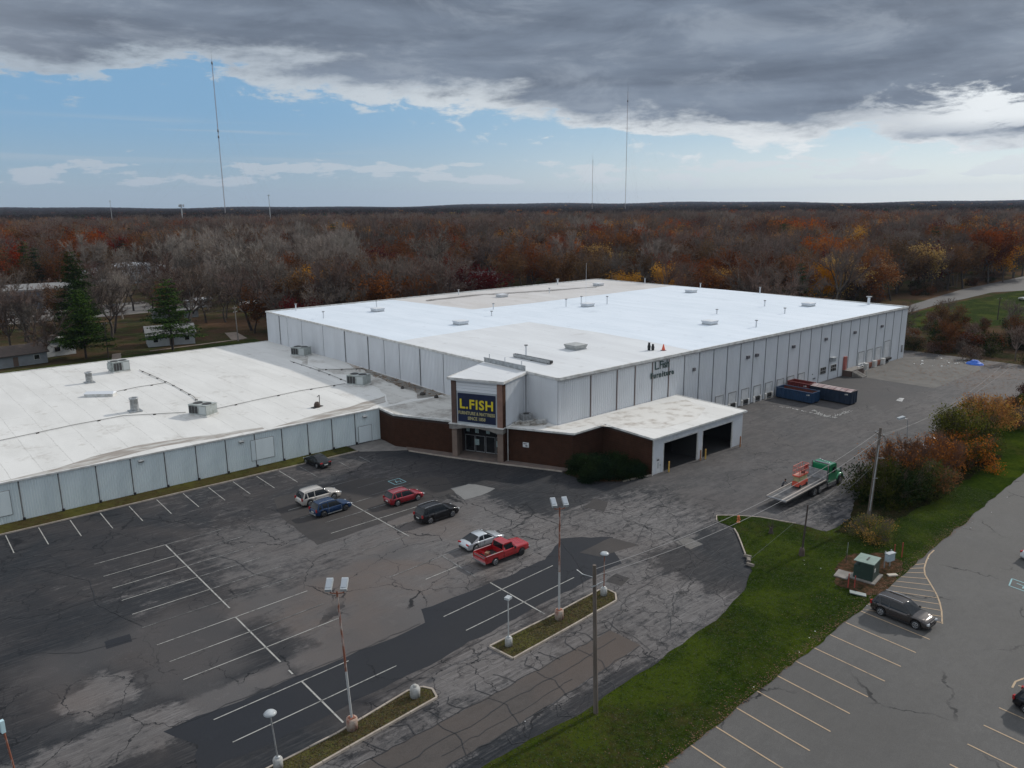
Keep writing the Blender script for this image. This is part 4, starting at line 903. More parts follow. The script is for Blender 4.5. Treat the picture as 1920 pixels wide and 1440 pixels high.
for k in range(60):
    a = random.uniform(-4.6, -.4); b = random.uniform(1.3, 5.6)
    if b < 4.8 - (a + 5) * 1.1: continue
    mb.obox((a, b, h3 + .06), (random.uniform(.2, .8), random.uniform(.05, .15), .05), random.uniform(0, 3), 0, 0, random.uniform(-.2, .2))
o = mb.build('roof_debris', mat('branch_debris', (.12, .10, .08), (.38, .37, .34), 1., .9)); o['kind'] = 'stuff'
mb = MB()
for k in range(90):
    yy = random.uniform(25, 52); a = -random.uniform(.2, 2.6) ** 1.0; mb.obox((a, yy, lz(yy) + .05), (random.uniform(.1, .5), random.uniform(.05, .25), .06), random.uniform(0, 3))
o = mb.build('roof_debris', mat('leaf_debris', (.16, .10, .06), (.30, .22, .15), 1., .9)); o['kind'] = 'stuff'
for x, y, s_ in ((-3.2, 27.5, .8), (-2.6, 24.6, .6), (-3.4, 33, .5)):
    r = tag(MB().lathe((0, 0, 0), [(0, 0), (s_ * .6, .02), (s_ * .55, .25), (s_ * .3, .42), (0, .45)], 9).build('debris_sack', mat('dark_sack', (.05, .045, .04), rough=.9)), 'dark sodden sack lying in the roof debris by the warehouse wall', 'sack', 'sacks in the roof debris'); r.location = (x, y, lz(y) + .02)
def stack(x, y, z, r_, h_, label, cat='vent', group=None):
    o = thing('vent_stack', label, cat, (x, y, z), 0, group)
    MB().box(-r_ * 1.4, -r_ * 1.4, 0, r_ * 1.4, r_ * 1.4, .18).build('base', GALV, o)
    MB().lathe((0, 0, .18), [(r_, 0), (r_ * .95, h_ - .2), (r_ * 1.08, h_ - .2), (r_ * 1.08, h_), (r_ * .9, h_), (r_ * .9, h_ - .5), (0, h_ - .5)], 12).build('pipe', GALV, o)
    return o
stack(-40.8, 72.6, lz(72.6), .55, 1.7, 'squat round galvanised vent on the low roof, farther of two'); stack(-40.6, 46.8, lz(46.8), .6, 1.9, 'squat round galvanised vent on the low roof, nearer of two')
r = thing('duct_curb', 'long low white covered duct box lying on the low roof', 'duct', (-42, 60.2, lz(60.2)), R(-38))
MB().prism([(-2.2, -.7), (2.2, -.7), (2.2, .7), (-2.2, .7)], 0, .45).build('box', TRIM, r); MB().add([(-2.3, -.8, .453), (2.3, -.8, .453), (2.3, .8, .453), (-2.3, .8, .453), (-2.1, 0, .75), (2.1, 0, .75)], [(0, 1, 5, 4), (1, 2, 5), (2, 3, 4, 5), (3, 0, 4), (3, 2, 1, 0)]).build('lid', PIPEW, r)
r = thing('roof_pump', 'rusty little pump with an upright pipe on the low roof', 'pump', (-19.3, 31.6, lz(31.6)), .3)
MB().lathe((0, 0, 0), [(0, 0), (.5, 0), (.45, .5), (.25, .8), (0, .85)], 9).build('motor', mat('rusty_dark', (.07, .05, .04), rough=.9), r); MB().tube((.6, .1, 0), (.65, .1, 1.7), .06, n=6).tube((.65, .1, 1.7), (.2, .1, 1.5), .05, n=6).build('pipe', GRILLE, r); MB().box(-.9, -.35, 0, .9, .4, .1).build('skid', GRILLE, r)
# conduit runs on small blocks
def conduit(pts, label, step=3.):
    P = [Vector((x, y, lz(y) + .14)) for x, y in pts]; r = thing('conduit', label, 'pipe', tuple(P[0]))
    MB().path(P, .05, 5).build('pipe', mat('conduit_pipe', (.22, .215, .20), rough=.7), r, P[0])
    for a, b in zip(P[:-1], P[1:]):
        L = (b - a).length; k = int(L / step)
        for i in range(k):
            c = a + (b - a) * ((i + .5) / k); MB().obox((c.x, c.y, c.z - .06), (.35, .22, .14), .4).build('support_block', mat('block_dark', (.035, .03, .03), rough=.9), r, P[0])
conduit([(-75, 43.5), (-58.1, 42.8), (-49.1, 44.5), (-42.7, 45.0), (-35.3, 41)], 'dark pipe on blocks running across the low roof to the nearest air conditioner', 5)
conduit([(-31.5, 40), (-24.6, 41.2), (-17, 42.2), (-9, 41.8)], 'dark pipe on blocks between the two air conditioners nearest the lot', 4)
conduit([(-31.3, 78), (-31.1, 61.5), (-31.2, 49.6), (-32.6, 41)], 'dark pipe on blocks running from the green-grey unit toward the lot', 3.4)
conduit([(-40, 61), (-36, 62.3), (-31.4, 62.4)], 'short dark pipe between the white duct box and the long pipe run', 2.6)
conduit([(-7.5, 66), (-7.6, 52), (-8, 43)], 'dark pipe on blocks along the dirty strip of low roof', 3.2); conduit([(-7.2, 55), (-3, 51), (-.5, 50.5)], 'short pipe from the dirty low roof to the warehouse wall', 2.)
# warehouse roof: square curbs and thin pipes
def curb(x, y, label, s_=1.9, m=None, hgt=.75):
    o = thing('roof_hatch', label, 'roof vent', (x, y, hz(y)), 0, 'square vents on the warehouse roof')
    MB().box(-s_ / 2 - .1, -s_ / 2 - .1, 0, s_ / 2 + .1, s_ / 2 + .1, .14).build('flashing', mat('curb_shadow_gap', (.34, .36, .37), rough=.7), o)  # plain grey flashing round the curb foot
    mm = m or PIPEW; mb = MB()
    mb.add([(-s_ / 2, -s_ / 2, .15), (s_ / 2, -s_ / 2, .15), (s_ / 2, s_ / 2, .15), (-s_ / 2, s_ / 2, .15), (-s_ * .6, -s_ * .6, hgt), (s_ * .6, -s_ * .6, hgt), (s_ * .6, s_ * .6, hgt), (-s_ * .6, s_ * .6, hgt), (0, 0, hgt + .12)],
           [(0, 1, 5, 4), (1, 2, 6, 5), (2, 3, 7, 6), (3, 0, 4, 7), (4, 5, 8), (5, 6, 8), (6, 7, 8), (7, 4, 8)]); mb.build('hood', mm, o)
for x, y, lb in ((18.2, 76, 'white square roof vent on the far left of the warehouse roof'), (19.2, 47, 'white square roof vent mid-left on the warehouse roof'), (55.2, 77.6, 'white square roof vent on the tan weathered part of the roof'),
                 (92.3, 79.4, 'white square roof vent nearest the far back corner, beside the dark stain'), (56, 48.6, 'white square roof vent at the roof middle with thin mast beside it'), (54.6, 14.9, 'white square roof vent right of centre near the long wall'),
                 (95.1, 49.5, 'white square roof vent near the middle of the back edge'), (92.5, 15.7, 'white square roof vent at the far right end of the roof')): curb(x, y, lb, 2.0)
curb(17.5, 14.1, 'grey square roof vent on the older roof section in front', 2.3, mat('grey_hood', (.30, .31, .30), (.40, .41, .40), 2., .6), .8)
def pipe(x, y, hgt, label, r_=.13, g='thin vent pipes on the warehouse roof'):
    o = thing('vent_pipe', label, 'pipe', (x, y, hz(y)), 0, g)
    MB().tube((0, 0, 0), (0, 0, hgt), r_, n=8).build('stem', PIPEW, o); MB().tube((0, 0, hgt), (0, 0, hgt + .16), r_ * 2.2, n=8).build('cap', TRIMG, o)
for x, y, hgt in ((5.9, 90.5, 1.4), (4.4, 74.5, 1.3), (22.4, 83.4, 1.3), (50.3, 89.2, 1.3), (69.4, 75.3, 1.2), (108 - 2, 73.9, 1.4), (105.5, 36.1, 1.5), (105.9, 54.5, 1.2), (52.1, 51.5, 1.7), (62.1, 48.3, 1.7), (58.7, 53.2, 1.6), (58, 7, 1.2), (77.9, 12.9, 1.1), (8.1, 15.5, 1.5), (38, 60, 1.2), (31, 52, .9), (85, 22, 1.2), (67, 22, .9)):
    pipe(x, y, hgt, {5.9: 'thin white vent pipe at the far left corner of the warehouse roof', 4.4: 'thin white vent pipe along the left edge of the warehouse roof', 22.4: 'thin white vent pipe behind the far left square vent', 50.3: 'white vent pipe on the back edge, left end of tan roofing',
        69.4: 'white vent pipe where tan and white roofing meet', 106: 'white vent pipe on the back edge by the far corner', 105.5: 'white vent pipe on the right back edge, nearer the end', 105.9: 'white vent pipe on the right back edge by a square vent', 52.1: 'leftmost of three thin vent pipes at the roof middle',
        62.1: 'rightmost of three thin vent pipes at the roof middle', 58.7: 'middle one of three thin vent pipes behind the roof mast', 58: 'thin vent pipe near the long wall, right of the cone', 77.9: 'thin vent pipe between the two right-hand square vents', 8.1: 'thin vent pipe beside the metal trough on the front roof',
        38: 'short vent pipe on the bright roofing left of the middle', 31: 'short vent stub where old front roofing ends', 85: 'short vent stub before the far right square vent', 67: 'short vent stub behind the right-centre square vent'}[x])
pipe(104.6, 7.9, 1.7, 'thick white vent pipe at the far right corner of the warehouse roof', .3, None); pipe(87, 90.5, 1.5, 'white vent pipe on the far back corner edge of the warehouse roof', .22, None)
o = tag(MB().tube((0, 0, 0), (0, 0, 9.5), .035, .02, 5).build('roof_mast', PIPEW), 'very thin tall white mast at the middle of the warehouse roof', 'mast'); o.location = (57.5, 50.6, hz(50))
# long metal trough on the front of the roof
r = thing('metal_trough', 'long pale metal trough lying across the front of the warehouse roof', 'trough', (6.2, 11.9, hz(12)), R(-88.5))
MB().box(-3.9, -.35, .1, 3.9, -.28, .5).box(-3.9, .28, .1, 3.9, .35, .5).box(-3.9, -.279, .1, 3.9, .279, .16).build('channel', GALV, r)
for x in (-3.6, 0, 3.6): MB().box(x - .12, -.4, 0, x + .12, .4, .095).build('foot', GRILLE, r)
MB().box(-4.05, -.25, .12, -3.91, .25, .5).box(3.91, -.25, .12, 4.05, .25, .5).build('end_cap', GRILLE, r)
# cone and black bags on the roof
r = thing('traffic_cone', 'small orange-red traffic cone on the warehouse roof edge', 'cone', (26.9, 3.9, hz(4)))
MB().lathe((0, 0, .06), [(.30, 0), (.07, .95), (0, .97)], 12).build('cone', mat('cone_orange', (.60, .10, .05), rough=.6), r); MB().box(-.33, -.33, 0, .33, .33, .058).build('base', GRILLE, r)
for x, y, s_ in ((25.3, 5.5, 1.25), (25.75, 5.1, 1.0)):
    r = tag(MB().lathe((0, 0, 0), [(0, 0), (.22, .02), (.27, s_ * .5), (.16, s_ * .85), (.20, s_), (0, s_)], 9).build('black_roll', mat('black_plastic', (.01, .01, .01), rough=.5)), 'upright black roll standing near the orange cone on the roof', 'roll', 'black rolls by the cone'); r.location = (x, y, hz(5))

# ------------------------------------------------------------------ vehicles
TYRE = mat('tyre_rubber', (.014, .014, .015), rough=.85); RIM = mat('alloy_rim', (.40, .41, .42), rough=.35, metal=.7)
CGLASS = mat('car_glass', (.006, .008, .010), rough=.05, spec=.45); TAIL = mat('red_tail_lamp', (.30, .012, .012), rough=.2); LAMP = mat('clear_head_lamp', (.55, .57, .58), rough=.12, metal=.3)
CHROME = mat('chrome', (.60, .61, .62), rough=.18, metal=.9); BLKP = mat('black_trim', (.016, .016, .017), rough=.55); PLATE = mat('licence_plate', (.52, .53, .50), rough=.5)
def paint(name, c, coat=.8, rough=.32, metal=.25): return mat(name, c, rough=rough, metal=metal, coat=coat * (.45 if max(c) < .1 else 1), spec=.25 if max(c) < .1 else .5)
def interp(pts, x):
    if x <= pts[0][0]: return pts[0][1]
    for a, b in zip(pts[:-1], pts[1:]):
        if x <= b[0]:
            u = (x - a[0]) / (b[0] - a[0]) if b[0] > a[0] else 0; return a[1] + (b[1] - a[1]) * u
    return pts[-1][1]
def loft(rings, mb=None, mi=0, cap=True, smooth=True):
    mb = mb or MB(); n = len(rings[0]); vs = [p for r_ in rings for p in r_]
    fs = [(j * n + k, (j + 1) * n + k, (j + 1) * n + (k + 1) % n, j * n + (k + 1) % n) for j in range(len(rings) - 1) for k in range(n)]
    mb.add(vs, fs, mi, smooth)
    if cap: mb.add(rings[0], [tuple(range(n))], mi); mb.add(rings[-1], [tuple(range(n))[::-1]], mi)
    return mb
def wheel(root, x, y, r_, w, side, rim=RIM):
    t_ = MB().lathe((x, y, r_), [(r_ * .62, -w / 2), (r_ * .93, -w / 2), (r_, -w * .33), (r_, w * .33), (r_ * .93, w / 2), (r_ * .62, w / 2)], 22, 0, 'y').build('wheel', TYRE, root)
    mb = MB(); yo = y + side * w * .40
    mb.lathe((x, yo, r_), [(0, side * .03), (r_ * .22, side * .035), (r_ * .26, side * .0), (r_ * .60, -side * .02), (r_ * .65, side * .03)][:: 1], 20, 0, 'y')
    mb.build('rim', BLKP, t_)
    sp = MB()
    for k in range(5):
        a = k * 2 * math.pi / 5 + .3; sp.obox((x + math.cos(a) * r_ * .36, yo + side * .02, r_ + math.sin(a) * r_ * .36), (r_ * .56, .03, r_ * .20), 0, 0, 0, -a)
    sp.lathe((x, yo, r_), [(r_ * .56, side * .035), (r_ * .64, side * .05), (r_ * .66, side * .01)], 20, 0, 'y')
    sp.build('spoke_ring', rim, t_)
def car(name, label, cat, P, kind, L, Wd, Hh, loc, rz, group=None, wr=.34, rails=True, rim=RIM, roofm=None, lower=None, glassm=None, boxy=0.):
    root = thing(name, label, cat, loc, rz, group); w = Wd / 2; h = L / 2; gc = .20 if kind == 'sedan' else .24
    xf = h * (.60 if kind != 'sedan' else .62); xr = -h * (.60 if kind != 'sedan' else .58)
    belt = {'suv': Hh * .60, 'sedan': Hh * .64, 'pickup': Hh * .58}[kind]
    if kind == 'suv':
        top = [(-h, .46 * Hh), (-h + .06, belt * .93), (-h + .25, belt), (h * .34, belt + .01), (h * .62, belt - .02), (h * .86, belt - .13), (h * .97, belt - .28), (h, .36 * Hh)]
        cab = [(-h + .10, belt), (-h + .42, Hh - .10), (-h + .75, Hh - .02), (-h * .2, Hh), (h * .02, Hh - .03), (h * .14, Hh - .08), (h * .46, belt + .0)]
        cb = (-h + .10, -h + .46, h * .10, h * .46)
    elif kind == 'sedan':
        top = [(-h, .40 * Hh), (-h + .05, belt * .86), (-h + .28, belt + .02), (-h * .55, belt + .02), (h * .3, belt), (h * .62, belt - .07), (h * .88, belt - .20), (h * .98, belt - .34), (h, .34 * Hh)]
        cab = [(-h * .80, belt), (-h * .40, Hh - .09), (-h * .22, Hh - .01), (-h * .02, Hh), (h * .10, Hh - .05), (h * .46, belt)]
        cb = (-h * .80, -h * .38, h * .08, h * .46)
    def arch(x):
        z = gc
        for xc in (xf, xr):
            d2 = (wr + .07) ** 2 - (x - xc) ** 2
            if d2 > 0: z = max(z, wr + math.sqrt(d2))
        return z
    xs = sorted(set([round(-h + L * i / 56, 3) for i in range(57)] + [round(c + s * (wr + .07), 3) for c in (xf, xr) for s in (-1, 1)]))
    rings = []
    for x in xs:
        u = abs(x) / h; ww = w * (1 - .16 * u ** 7 - .02 * u ** 2 * (1 - boxy)); zl = arch(x); zt = interp(top, x); zt = max(zt, zl + .06); lo_ = max(gc, .0)
        end = max(0, (u - .9) / .1); zl = zl + (.14 * end if zl < .3 else 0)
        side = [(ww * .93, zl), (ww * .995, zl + (zt - zl) * .22), (ww, zl + (zt - zl) * .48), (ww * .985, zl + (zt - zl) * .80), (ww * .93, zl + (zt - zl) * .955), (ww * .76, zt), (ww * .4, zt + .025)]
        rings.append([(x, -a, b) for a, b in side] + [(x, a, b) for a, b in side[::-1]])
    body = loft(rings).build('body', P, root)
    # dark underside and wheel wells
    MB().box(-h + .25, -w + .12, gc - .02, h - .25, w - .12, gc + .10).build('underbody', BLKP, root)
    for xc in (xf, xr): MB().box(xc - wr - .04, -w + .19, gc, xc + wr + .04, w - .19, wr + .34).build('wheel_well', BLKP, root)
    # cabin: glass shell, painted roof and pillars a little proud of it
    def ring(x, g=0.):
        zr = interp(cab, x); zr = max(zr, belt + .005); k = (zr - belt) / (Hh - belt); wb = w * .915; wt = wb + (w * .72 - wb) * k
        return [(x, -wb - g, belt - .03), (x, -wt - g, zr - .05 * k), (x, -wt * .90, zr + g), (x, 0, zr + .02 * k + g), (x, wt * .90, zr + g), (x, wt + g, zr - .05 * k), (x, wb + g, belt - .03)]
    a0, a1, a2, a3 = cb
    gx = [a0 + (a3 - a0) * i / 26 for i in range(27)]
    mb = MB(); rg = [ring(x) for x in gx]; n = 7
    mb.add([p for r_ in rg for p in r_], [(j * n + k, (j + 1) * n + k, (j + 1) * n + k + 1, j * n + k + 1) for j in range(26) for k in range(n - 1)], 0, True)
    mb.build('window_glass', glassm or CGLASS, root)
    rx = [a1 + (a2 - a1) * i / 10 for i in range(11)]; mb = MB(); rg = [ring(x, .012)[1:6] for x in rx]; n = 5
    mb.add([p for r_ in rg for p in r_], [(j * n + k, (j + 1) * n + k, (j + 1) * n + k + 1, j * n + k + 1) for j in range(10) for k in range(4)], 0, True)
    # rails over the doors
    for s in (-1, 1):
        for (x0, x1) in zip(rx[:-1], rx[1:]):
            A, B = ring(x0, .014), ring(x1, .014); i0, i1 = (0, 1) if s < 0 else (6, 5)
            mb.add([Vector(A[i1]), Vector(B[i1]), Vector(B[i1]).lerp(Vector(B[i0]), .10), Vector(A[i1]).lerp(Vector(A[i0]), .10)], [(0, 1, 2, 3)])
    mb.build('roof', roofm or P, root)
    for s in (-1, 1):
        i0, i1 = (0, 1) if s < 0 else (6, 5)
        def post(xb0, xb1, xt0, xt1, m_=None):
            q_ = lambda xb, f: Vector(ring(xb, .016)[i0]).lerp(Vector(ring(xb, .016)[i1]), f)
            A, B, C, D = Vector(ring(xb0, .016)[i0]), Vector(ring(xb1, .016)[i0]), Vector(ring(xt1, .016)[i1]), Vector(ring(xt0, .016)[i1])
            pm = MB(); pm.add([A, B, C, D], [(0, 1, 2, 3)]); pm.build('pillar', P, root)
        post(a3 - .14, a3 - .02, a2 - .02, a2 + .06)                       # A pillar
        mid = (a1 + a2) / 2 + .05; post(mid - .05, mid + .05, mid - .04, mid + .04)
        if kind == 'suv': post(a1 + .30, a1 + .45, a1 + .22, a1 + .32); post(a0 + .0, a0 + .22, a1 - .04, a1 + .12)
        else: post(a0 + .02, a1 - .1, a1 - .02, a1 + .14)
        if kind == 'suv' and rails:
            pts = [Vector(ring(x, .0)[2 if s < 0 else 4]) + Vector((0, 0, .06)) for x in [a1 + .1 + (a2 - a1 - .15) * i / 5 for i in range(6)]]
            MB().path(pts, .022, 5).build('roof_rail', CHROME if roofm is None else BLKP, root)
        MB().box(a3 - .28, s * (w + .13) - .09, belt - .02, a3 - .14, s * (w + .13) + .06, belt + .13).build('mirror', P, root)
        MB().obox((h - .10, s * (w * .66), interp(top, h - .12) - .10), (.20, w * .42, .14), -s * .38).build('headlight', LAMP, root)
        if kind == 'suv': MB().obox((-h + .07, s * (w * .80), belt - .10), (.14, w * .24, .30), s * .22).build('tail_light', TAIL, root)
        else: MB().obox((-h + .10, s * (w * .68), belt - .11), (.16, w * .44, .12), s * .25).build('tail_light', TAIL, root)
        mb = MB()
        for hx in (mid + .12, mid - .75): mb.box(hx - .1, s * (w * .998) - .012, belt - .15, hx + .08, s * (w * .998) + .012, belt - .12)
        mb.build('door_handle', CHROME, root)
        mb = MB()
        for hx in (mid, a3 - .18, a1 + .38 if kind == 'suv' else a1 + .05):
            if abs(hx - xr) < wr + .1: continue
            mb.box(hx - .012, s * w * .992 - .008, gc + .18, hx + .012, s * w * .992 + .008, belt - .05)
        mb.box(xr + wr + .14, s * w * .97 - .02, gc + .0, xf - wr - .12, s * w * .97 + .02, gc + .10)
        mb.build('sill_trim', lower or BLKP, root)
    MB().box(-h - .012, -.26, .42 * Hh - .12, -h + .05, .26, .42 * Hh + .02).build('licence_plate', PLATE, root)
    MB().box(-h - .02, -w * .72, gc + .08, -h + .12, w * .72, gc + .26).build('rear_bumper', lower or BLKP, root)
    MB().box(h - .12, -w * .62, gc + .08, h + .015, w * .62, gc + .24).build('front_bumper', lower or BLKP, root)
    MB().box(h - .10, -w * .36, belt - .42, h + .012, w * .36, belt - .27).build('grille', BLKP, root)
    for xc in (xf, xr):
        for s in (-1, 1): wheel(root, xc, s * (w - .115), wr, .22, s, rim)
    return root
car('cream_suv', 'cream-silver SUV parked nose-right behind the dark blue SUV', 'SUV', paint('champagne_paint', (.50, .46, .41)), 'suv', 5.1, 1.98, 1.80, (-31.4, 8.05, 0), R(1), wr=.38)
car('blue_suv', 'dark blue SUV parked beside the cream SUV', 'SUV', paint('deep_blue_paint', (.010, .032, .085)), 'suv', 4.6, 1.86, 1.64, (-31.9, 4.05, 0), R(2), wr=.35, rim=mat('dark_rim', (.08, .08, .085), rough=.4, metal=.5), lower=GALV)
car('red_suv', 'bright red SUV parked alone between the blue SUV and the entrance', 'SUV', paint('candy_red_paint', (.26, .008, .018)), 'suv', 4.6, 1.87, 1.66, (-23.9, 1.22, 0), R(-1), wr=.36)
car('black_suv', 'boxy black SUV with silver rails, below the red SUV', 'SUV', paint('black_paint', (.009, .009, .011)), 'suv', 5.0, 1.98, 1.86, (-23.95, -5.5, 0), R(0), wr=.39, boxy=.6, rim=mat('grey_rim', (.25, .25, .26), rough=.4, metal=.6))
car('silver_sedan', 'pale silver sedan parked against the red pickup', 'car', paint('pale_silver_paint', (.52, .55, .57), metal=.5), 'sedan', 4.75, 1.83, 1.45, (-24.55, -14.25, 0), R(0), wr=.33)
car('black_sedan', 'black sedan nosed up to the kerb by the low wing', 'car', paint('black_sedan_paint', (.010, .011, .013)), 'sedan', 4.7, 1.83, 1.44, (-25.3, 20.4, 0), R(93), wr=.33)
car('grey_suv', 'dark grey-brown SUV with sun glare on its bonnet, beside the striped area', 'SUV', paint('graphite_paint', (.075, .066, .062), 1., .22, .6), 'suv', 4.75, 1.90, 1.72, (-7.35, -49.05, 0), R(-91), wr=.37)
car('black_car', 'black car cut off by the right edge, near the curved line', 'car', paint('edge_black_paint', (.010, .010, .012)), 'suv', 4.7, 1.85, 1.60, (-13.0, -61.5, 0), R(-92), wr=.35)
car('white_hatchback', 'white car just showing at the right edge beside the blue bay mark', 'car', paint('white_paint', (.62, .64, .65), metal=.1), 'sedan', 4.5, 1.8, 1.48, (13.1, -53.9, 0), R(-91), wr=.33)
car('white_sedan', 'white car mostly hidden behind the orange bushes of the verge', 'car', paint('white_paint2', (.66, .68, .69), metal=.1), 'sedan', 4.7, 1.82, 1.46, (42.6, -31.3, 0.06), R(-160), wr=.33)

# red pickup
RP = paint('pickup_red_paint', (.36, .012, .016), 1., .25, .1)
def pickup(name, label, P, loc, rz, L=5.55, Wd=2.0, flat_=False):
    root = thing(name, label, 'pickup truck', loc, rz); w = Wd / 2; h = L / 2; wr = .38; xf, xr = h - .95, -h + 1.2
    bh = 1.22
    def arch(x, z0):
        z = z0
        for xc in (xf, xr):
            d2 = (wr + .09) ** 2 - (x - xc) ** 2
            if d2 > 0: z = max(z, wr + math.sqrt(d2))
        return z
    def shell(x0, x1, topf, nm, open_top=False):
        xs = sorted(set([x0 + (x1 - x0) * i / 26 for i in range(27)] + [c + s * (wr + .09) for c in (xf, xr) for s in (-1, 1) if x0 < c + s * (wr + .09) < x1]))
        rings = []
        for x in xs:
            u = abs(x) / h; ww = w * (1 - .07 * max(0, u) ** 9); zl = arch(x, .48); zt = topf(x)
            if open_top:
                side = [(ww * .97, zl), (ww, zl + (zt - zl) * .4), (ww, zt - .08), (ww * .99, zt), (ww - .10, zt), (ww - .10, .74)]
                rings.append([(x, -a, b) for a, b in side] + [(x, a, b) for a, b in side[::-1]])
            else:
                side = [(ww * .97, zl), (ww, zl + (zt - zl) * .4), (ww * .99, zt - .10), (ww * .93, zt - .01), (ww * .6, zt + .02)]
                rings.append([(x, -a, b) for a, b in side] + [(x, a, b) for a, b in side[::-1]])
        return loft(rings, cap=True, smooth=False).build(nm, P, root)
    cx0, cx1 = -h + 2.28, -h + 3.72                                       # cab
    shell(-h + .04, cx0 - .03, lambda x: bh, 'bed', True)
    shell(cx0, h, lambda x: bh - (.0 if x < cx1 else .05 + .10 * max(0, (x - cx1) / (h - cx1)) ** 2), 'body')
    MB().box(-h, -w * .96, .60, -h + .05, w * .96, bh - .02).build('tailgate', P, root); MB().box(-h - .012, -w * .8, bh - .22, -h, w * .8, bh - .12).build('tailgate_trim', CHROME, root)
    MB().box(-h + .12, -w + .12, .70, cx0 - .04, w - .12, .745).build('bed_floor', BLKP, root)
    # cab upper
    q = [(cx0 + .02, bh - .02), (cx0 + .10, 1.76), (cx0 + .22, 1.82), (cx1 - .42, 1.82), (cx1 - .32, 1.77), (cx1 + .12, bh - .03)]
    def rg(x, z, g=0):
        k = (z - bh) / (1.8 - bh); wb = w * .93 - .16 * max(0, k); return wb + g
    mb = MB(); n = len(q)
    vs = [(x, -rg(x, z), z) for x, z in q] + [(x, rg(x, z), z) for x, z in q]
    mb.add(vs, [tuple(range(n))[::-1], tuple(range(n, 2 * n))] + [(i, i + 1, n + i + 1, n + i) for i in range(n - 1)]); mb.build('window_glass', CGLASS, root)
    mb = MB(); g = .015; qq = q[1:5]; vs = [(x, -rg(x, z, g), z + g) for x, z in qq] + [(x, rg(x, z, g), z + g) for x, z in qq]
    mb.add(vs, [(i, i + 1, 5 + i, 4 + i) for i in range(3)])
    for s in (0, 4): mb.add([vs[s + 0], vs[s + 1], vs[s + 2], vs[s + 3], (qq[3][0] + .05, vs[s + 3][1], 1.70), (qq[0][0] - .03, vs[s][1], 1.70)], [(0, 1, 2, 3, 4, 5)])
    mb.build('roof', P, root)
    for s in (-1, 1):
        mb = MB(); yb, yt = s * (rg(0, bh) + .012), s * (rg(0, 1.8) + .012)
        mb.add([(cx0 + .0, yb, bh - .03), (cx0 + .22, yb, bh - .03), (cx0 + .22, yt, 1.72), (cx0 + .06, yt, 1.72)], [(0, 1, 2, 3)])
        mb.add([(cx1 - .06, yb, bh - .03), (cx1 + .10, yb, bh - .03), (cx1 - .30, yt, 1.74), (cx1 - .42, yt, 1.74)], [(0, 1, 2, 3)]); mb.build('pillar', P, root)
        mb = MB(); mb.add([(cx0 - .003, s * w * .93, bh - .02), (cx0 - .003, s * w * .70, bh - .02), (cx0 + .09, s * w * .70, 1.76), (cx0 + .09, s * w * .78, 1.76)], [(0, 1, 2, 3)]); mb.build('rear_pillar', P, root)
        MB().box(cx1 - .2, s * (w + .16) - .1, bh - .05, cx1 - .08, s * (w + .16) + .08, bh + .16).build('mirror', BLKP, root)
        MB().box(h - .06, s * w * .74 - .17, .80, h + .012, s * w * .74 + .17, 1.02).build('headlight', LAMP, root)
        MB().box(-h - .014, s * w * .90 - .08, .75, -h + .04, s * w * .90 + .08, 1.1).build('tail_light', TAIL, root)
        mb = MB(); mb.box(cx0 + .03, s * w * 1.001 - .006, .58, cx0 + .05, s * w * 1.001 + .006, bh - .08).box(cx1 - .02, s * w * 1.001 - .006, .58, cx1, s * w * 1.001 + .006, bh - .08); mb.build('door_seam', BLKP, root)
        MB().box(-h + .1, s * (w - .05) - .055, bh + .003, cx0 - .08, s * (w - .05) + .055, bh + .03).build('bed_rail', mat('pinkish_rail', (.50, .30, .29), rough=.3, metal=.3), root)
    MB().box(h - .03, -w * .62, .78, h + .014, w * .62, 1.02).build('grille', CHROME, root)
    MB().box(h, -w * .98, .50, h + .14, w * .98, .70).build('front_bumper', CHROME, root); MB().box(-h - .16, -w * .96, .48, -h - .002, w * .96, .66).build('rear_bumper', CHROME, root)
    MB().box(-h + .1, -w + .2, .36, h - .2, w - .2, .60).build('chassis', BLKP, root)
    for xc in (xf, xr):
        MB().box(xc - wr - .05, -w + .22, .40, xc + wr + .05, w - .22, wr + .42 if xc == xf else .70).build('wheel_well', BLKP, root)
        for s in (-1, 1): wheel(root, xc, s * (w - .13), wr, .25, s, RIM if xc < 0 else BLKP)
    return root
pickup('red_pickup', 'older bright red pickup with an open bed, parked beside the silver sedan', RP, (-24.95, -17.95, 0), R(0))
for (x, y, dx, c, nm, lb) in ((-26.6, -17.8, .5, (.20, .12, .07), 'cardboard_box', 'small brown box lying in the red pickup bed'), (-26.1, -18.4, .35, (.10, .15, .05), 'green_bag', 'green sack lying in the red pickup bed')):
    tag(MB().obox((x, y, .745 + dx * .3), (dx, dx * .8, dx * .6), .5).build(nm, mat(nm + '_m', c, rough=.9)), lb, 'box' if 'box' in nm else 'sack')
pickup('white_work_truck', 'white truck on the far lawn at the right edge', paint('truck_white', (.60, .62, .62), metal=0), (240.0, 15.5, 0), R(160), 6.4, 2.2)

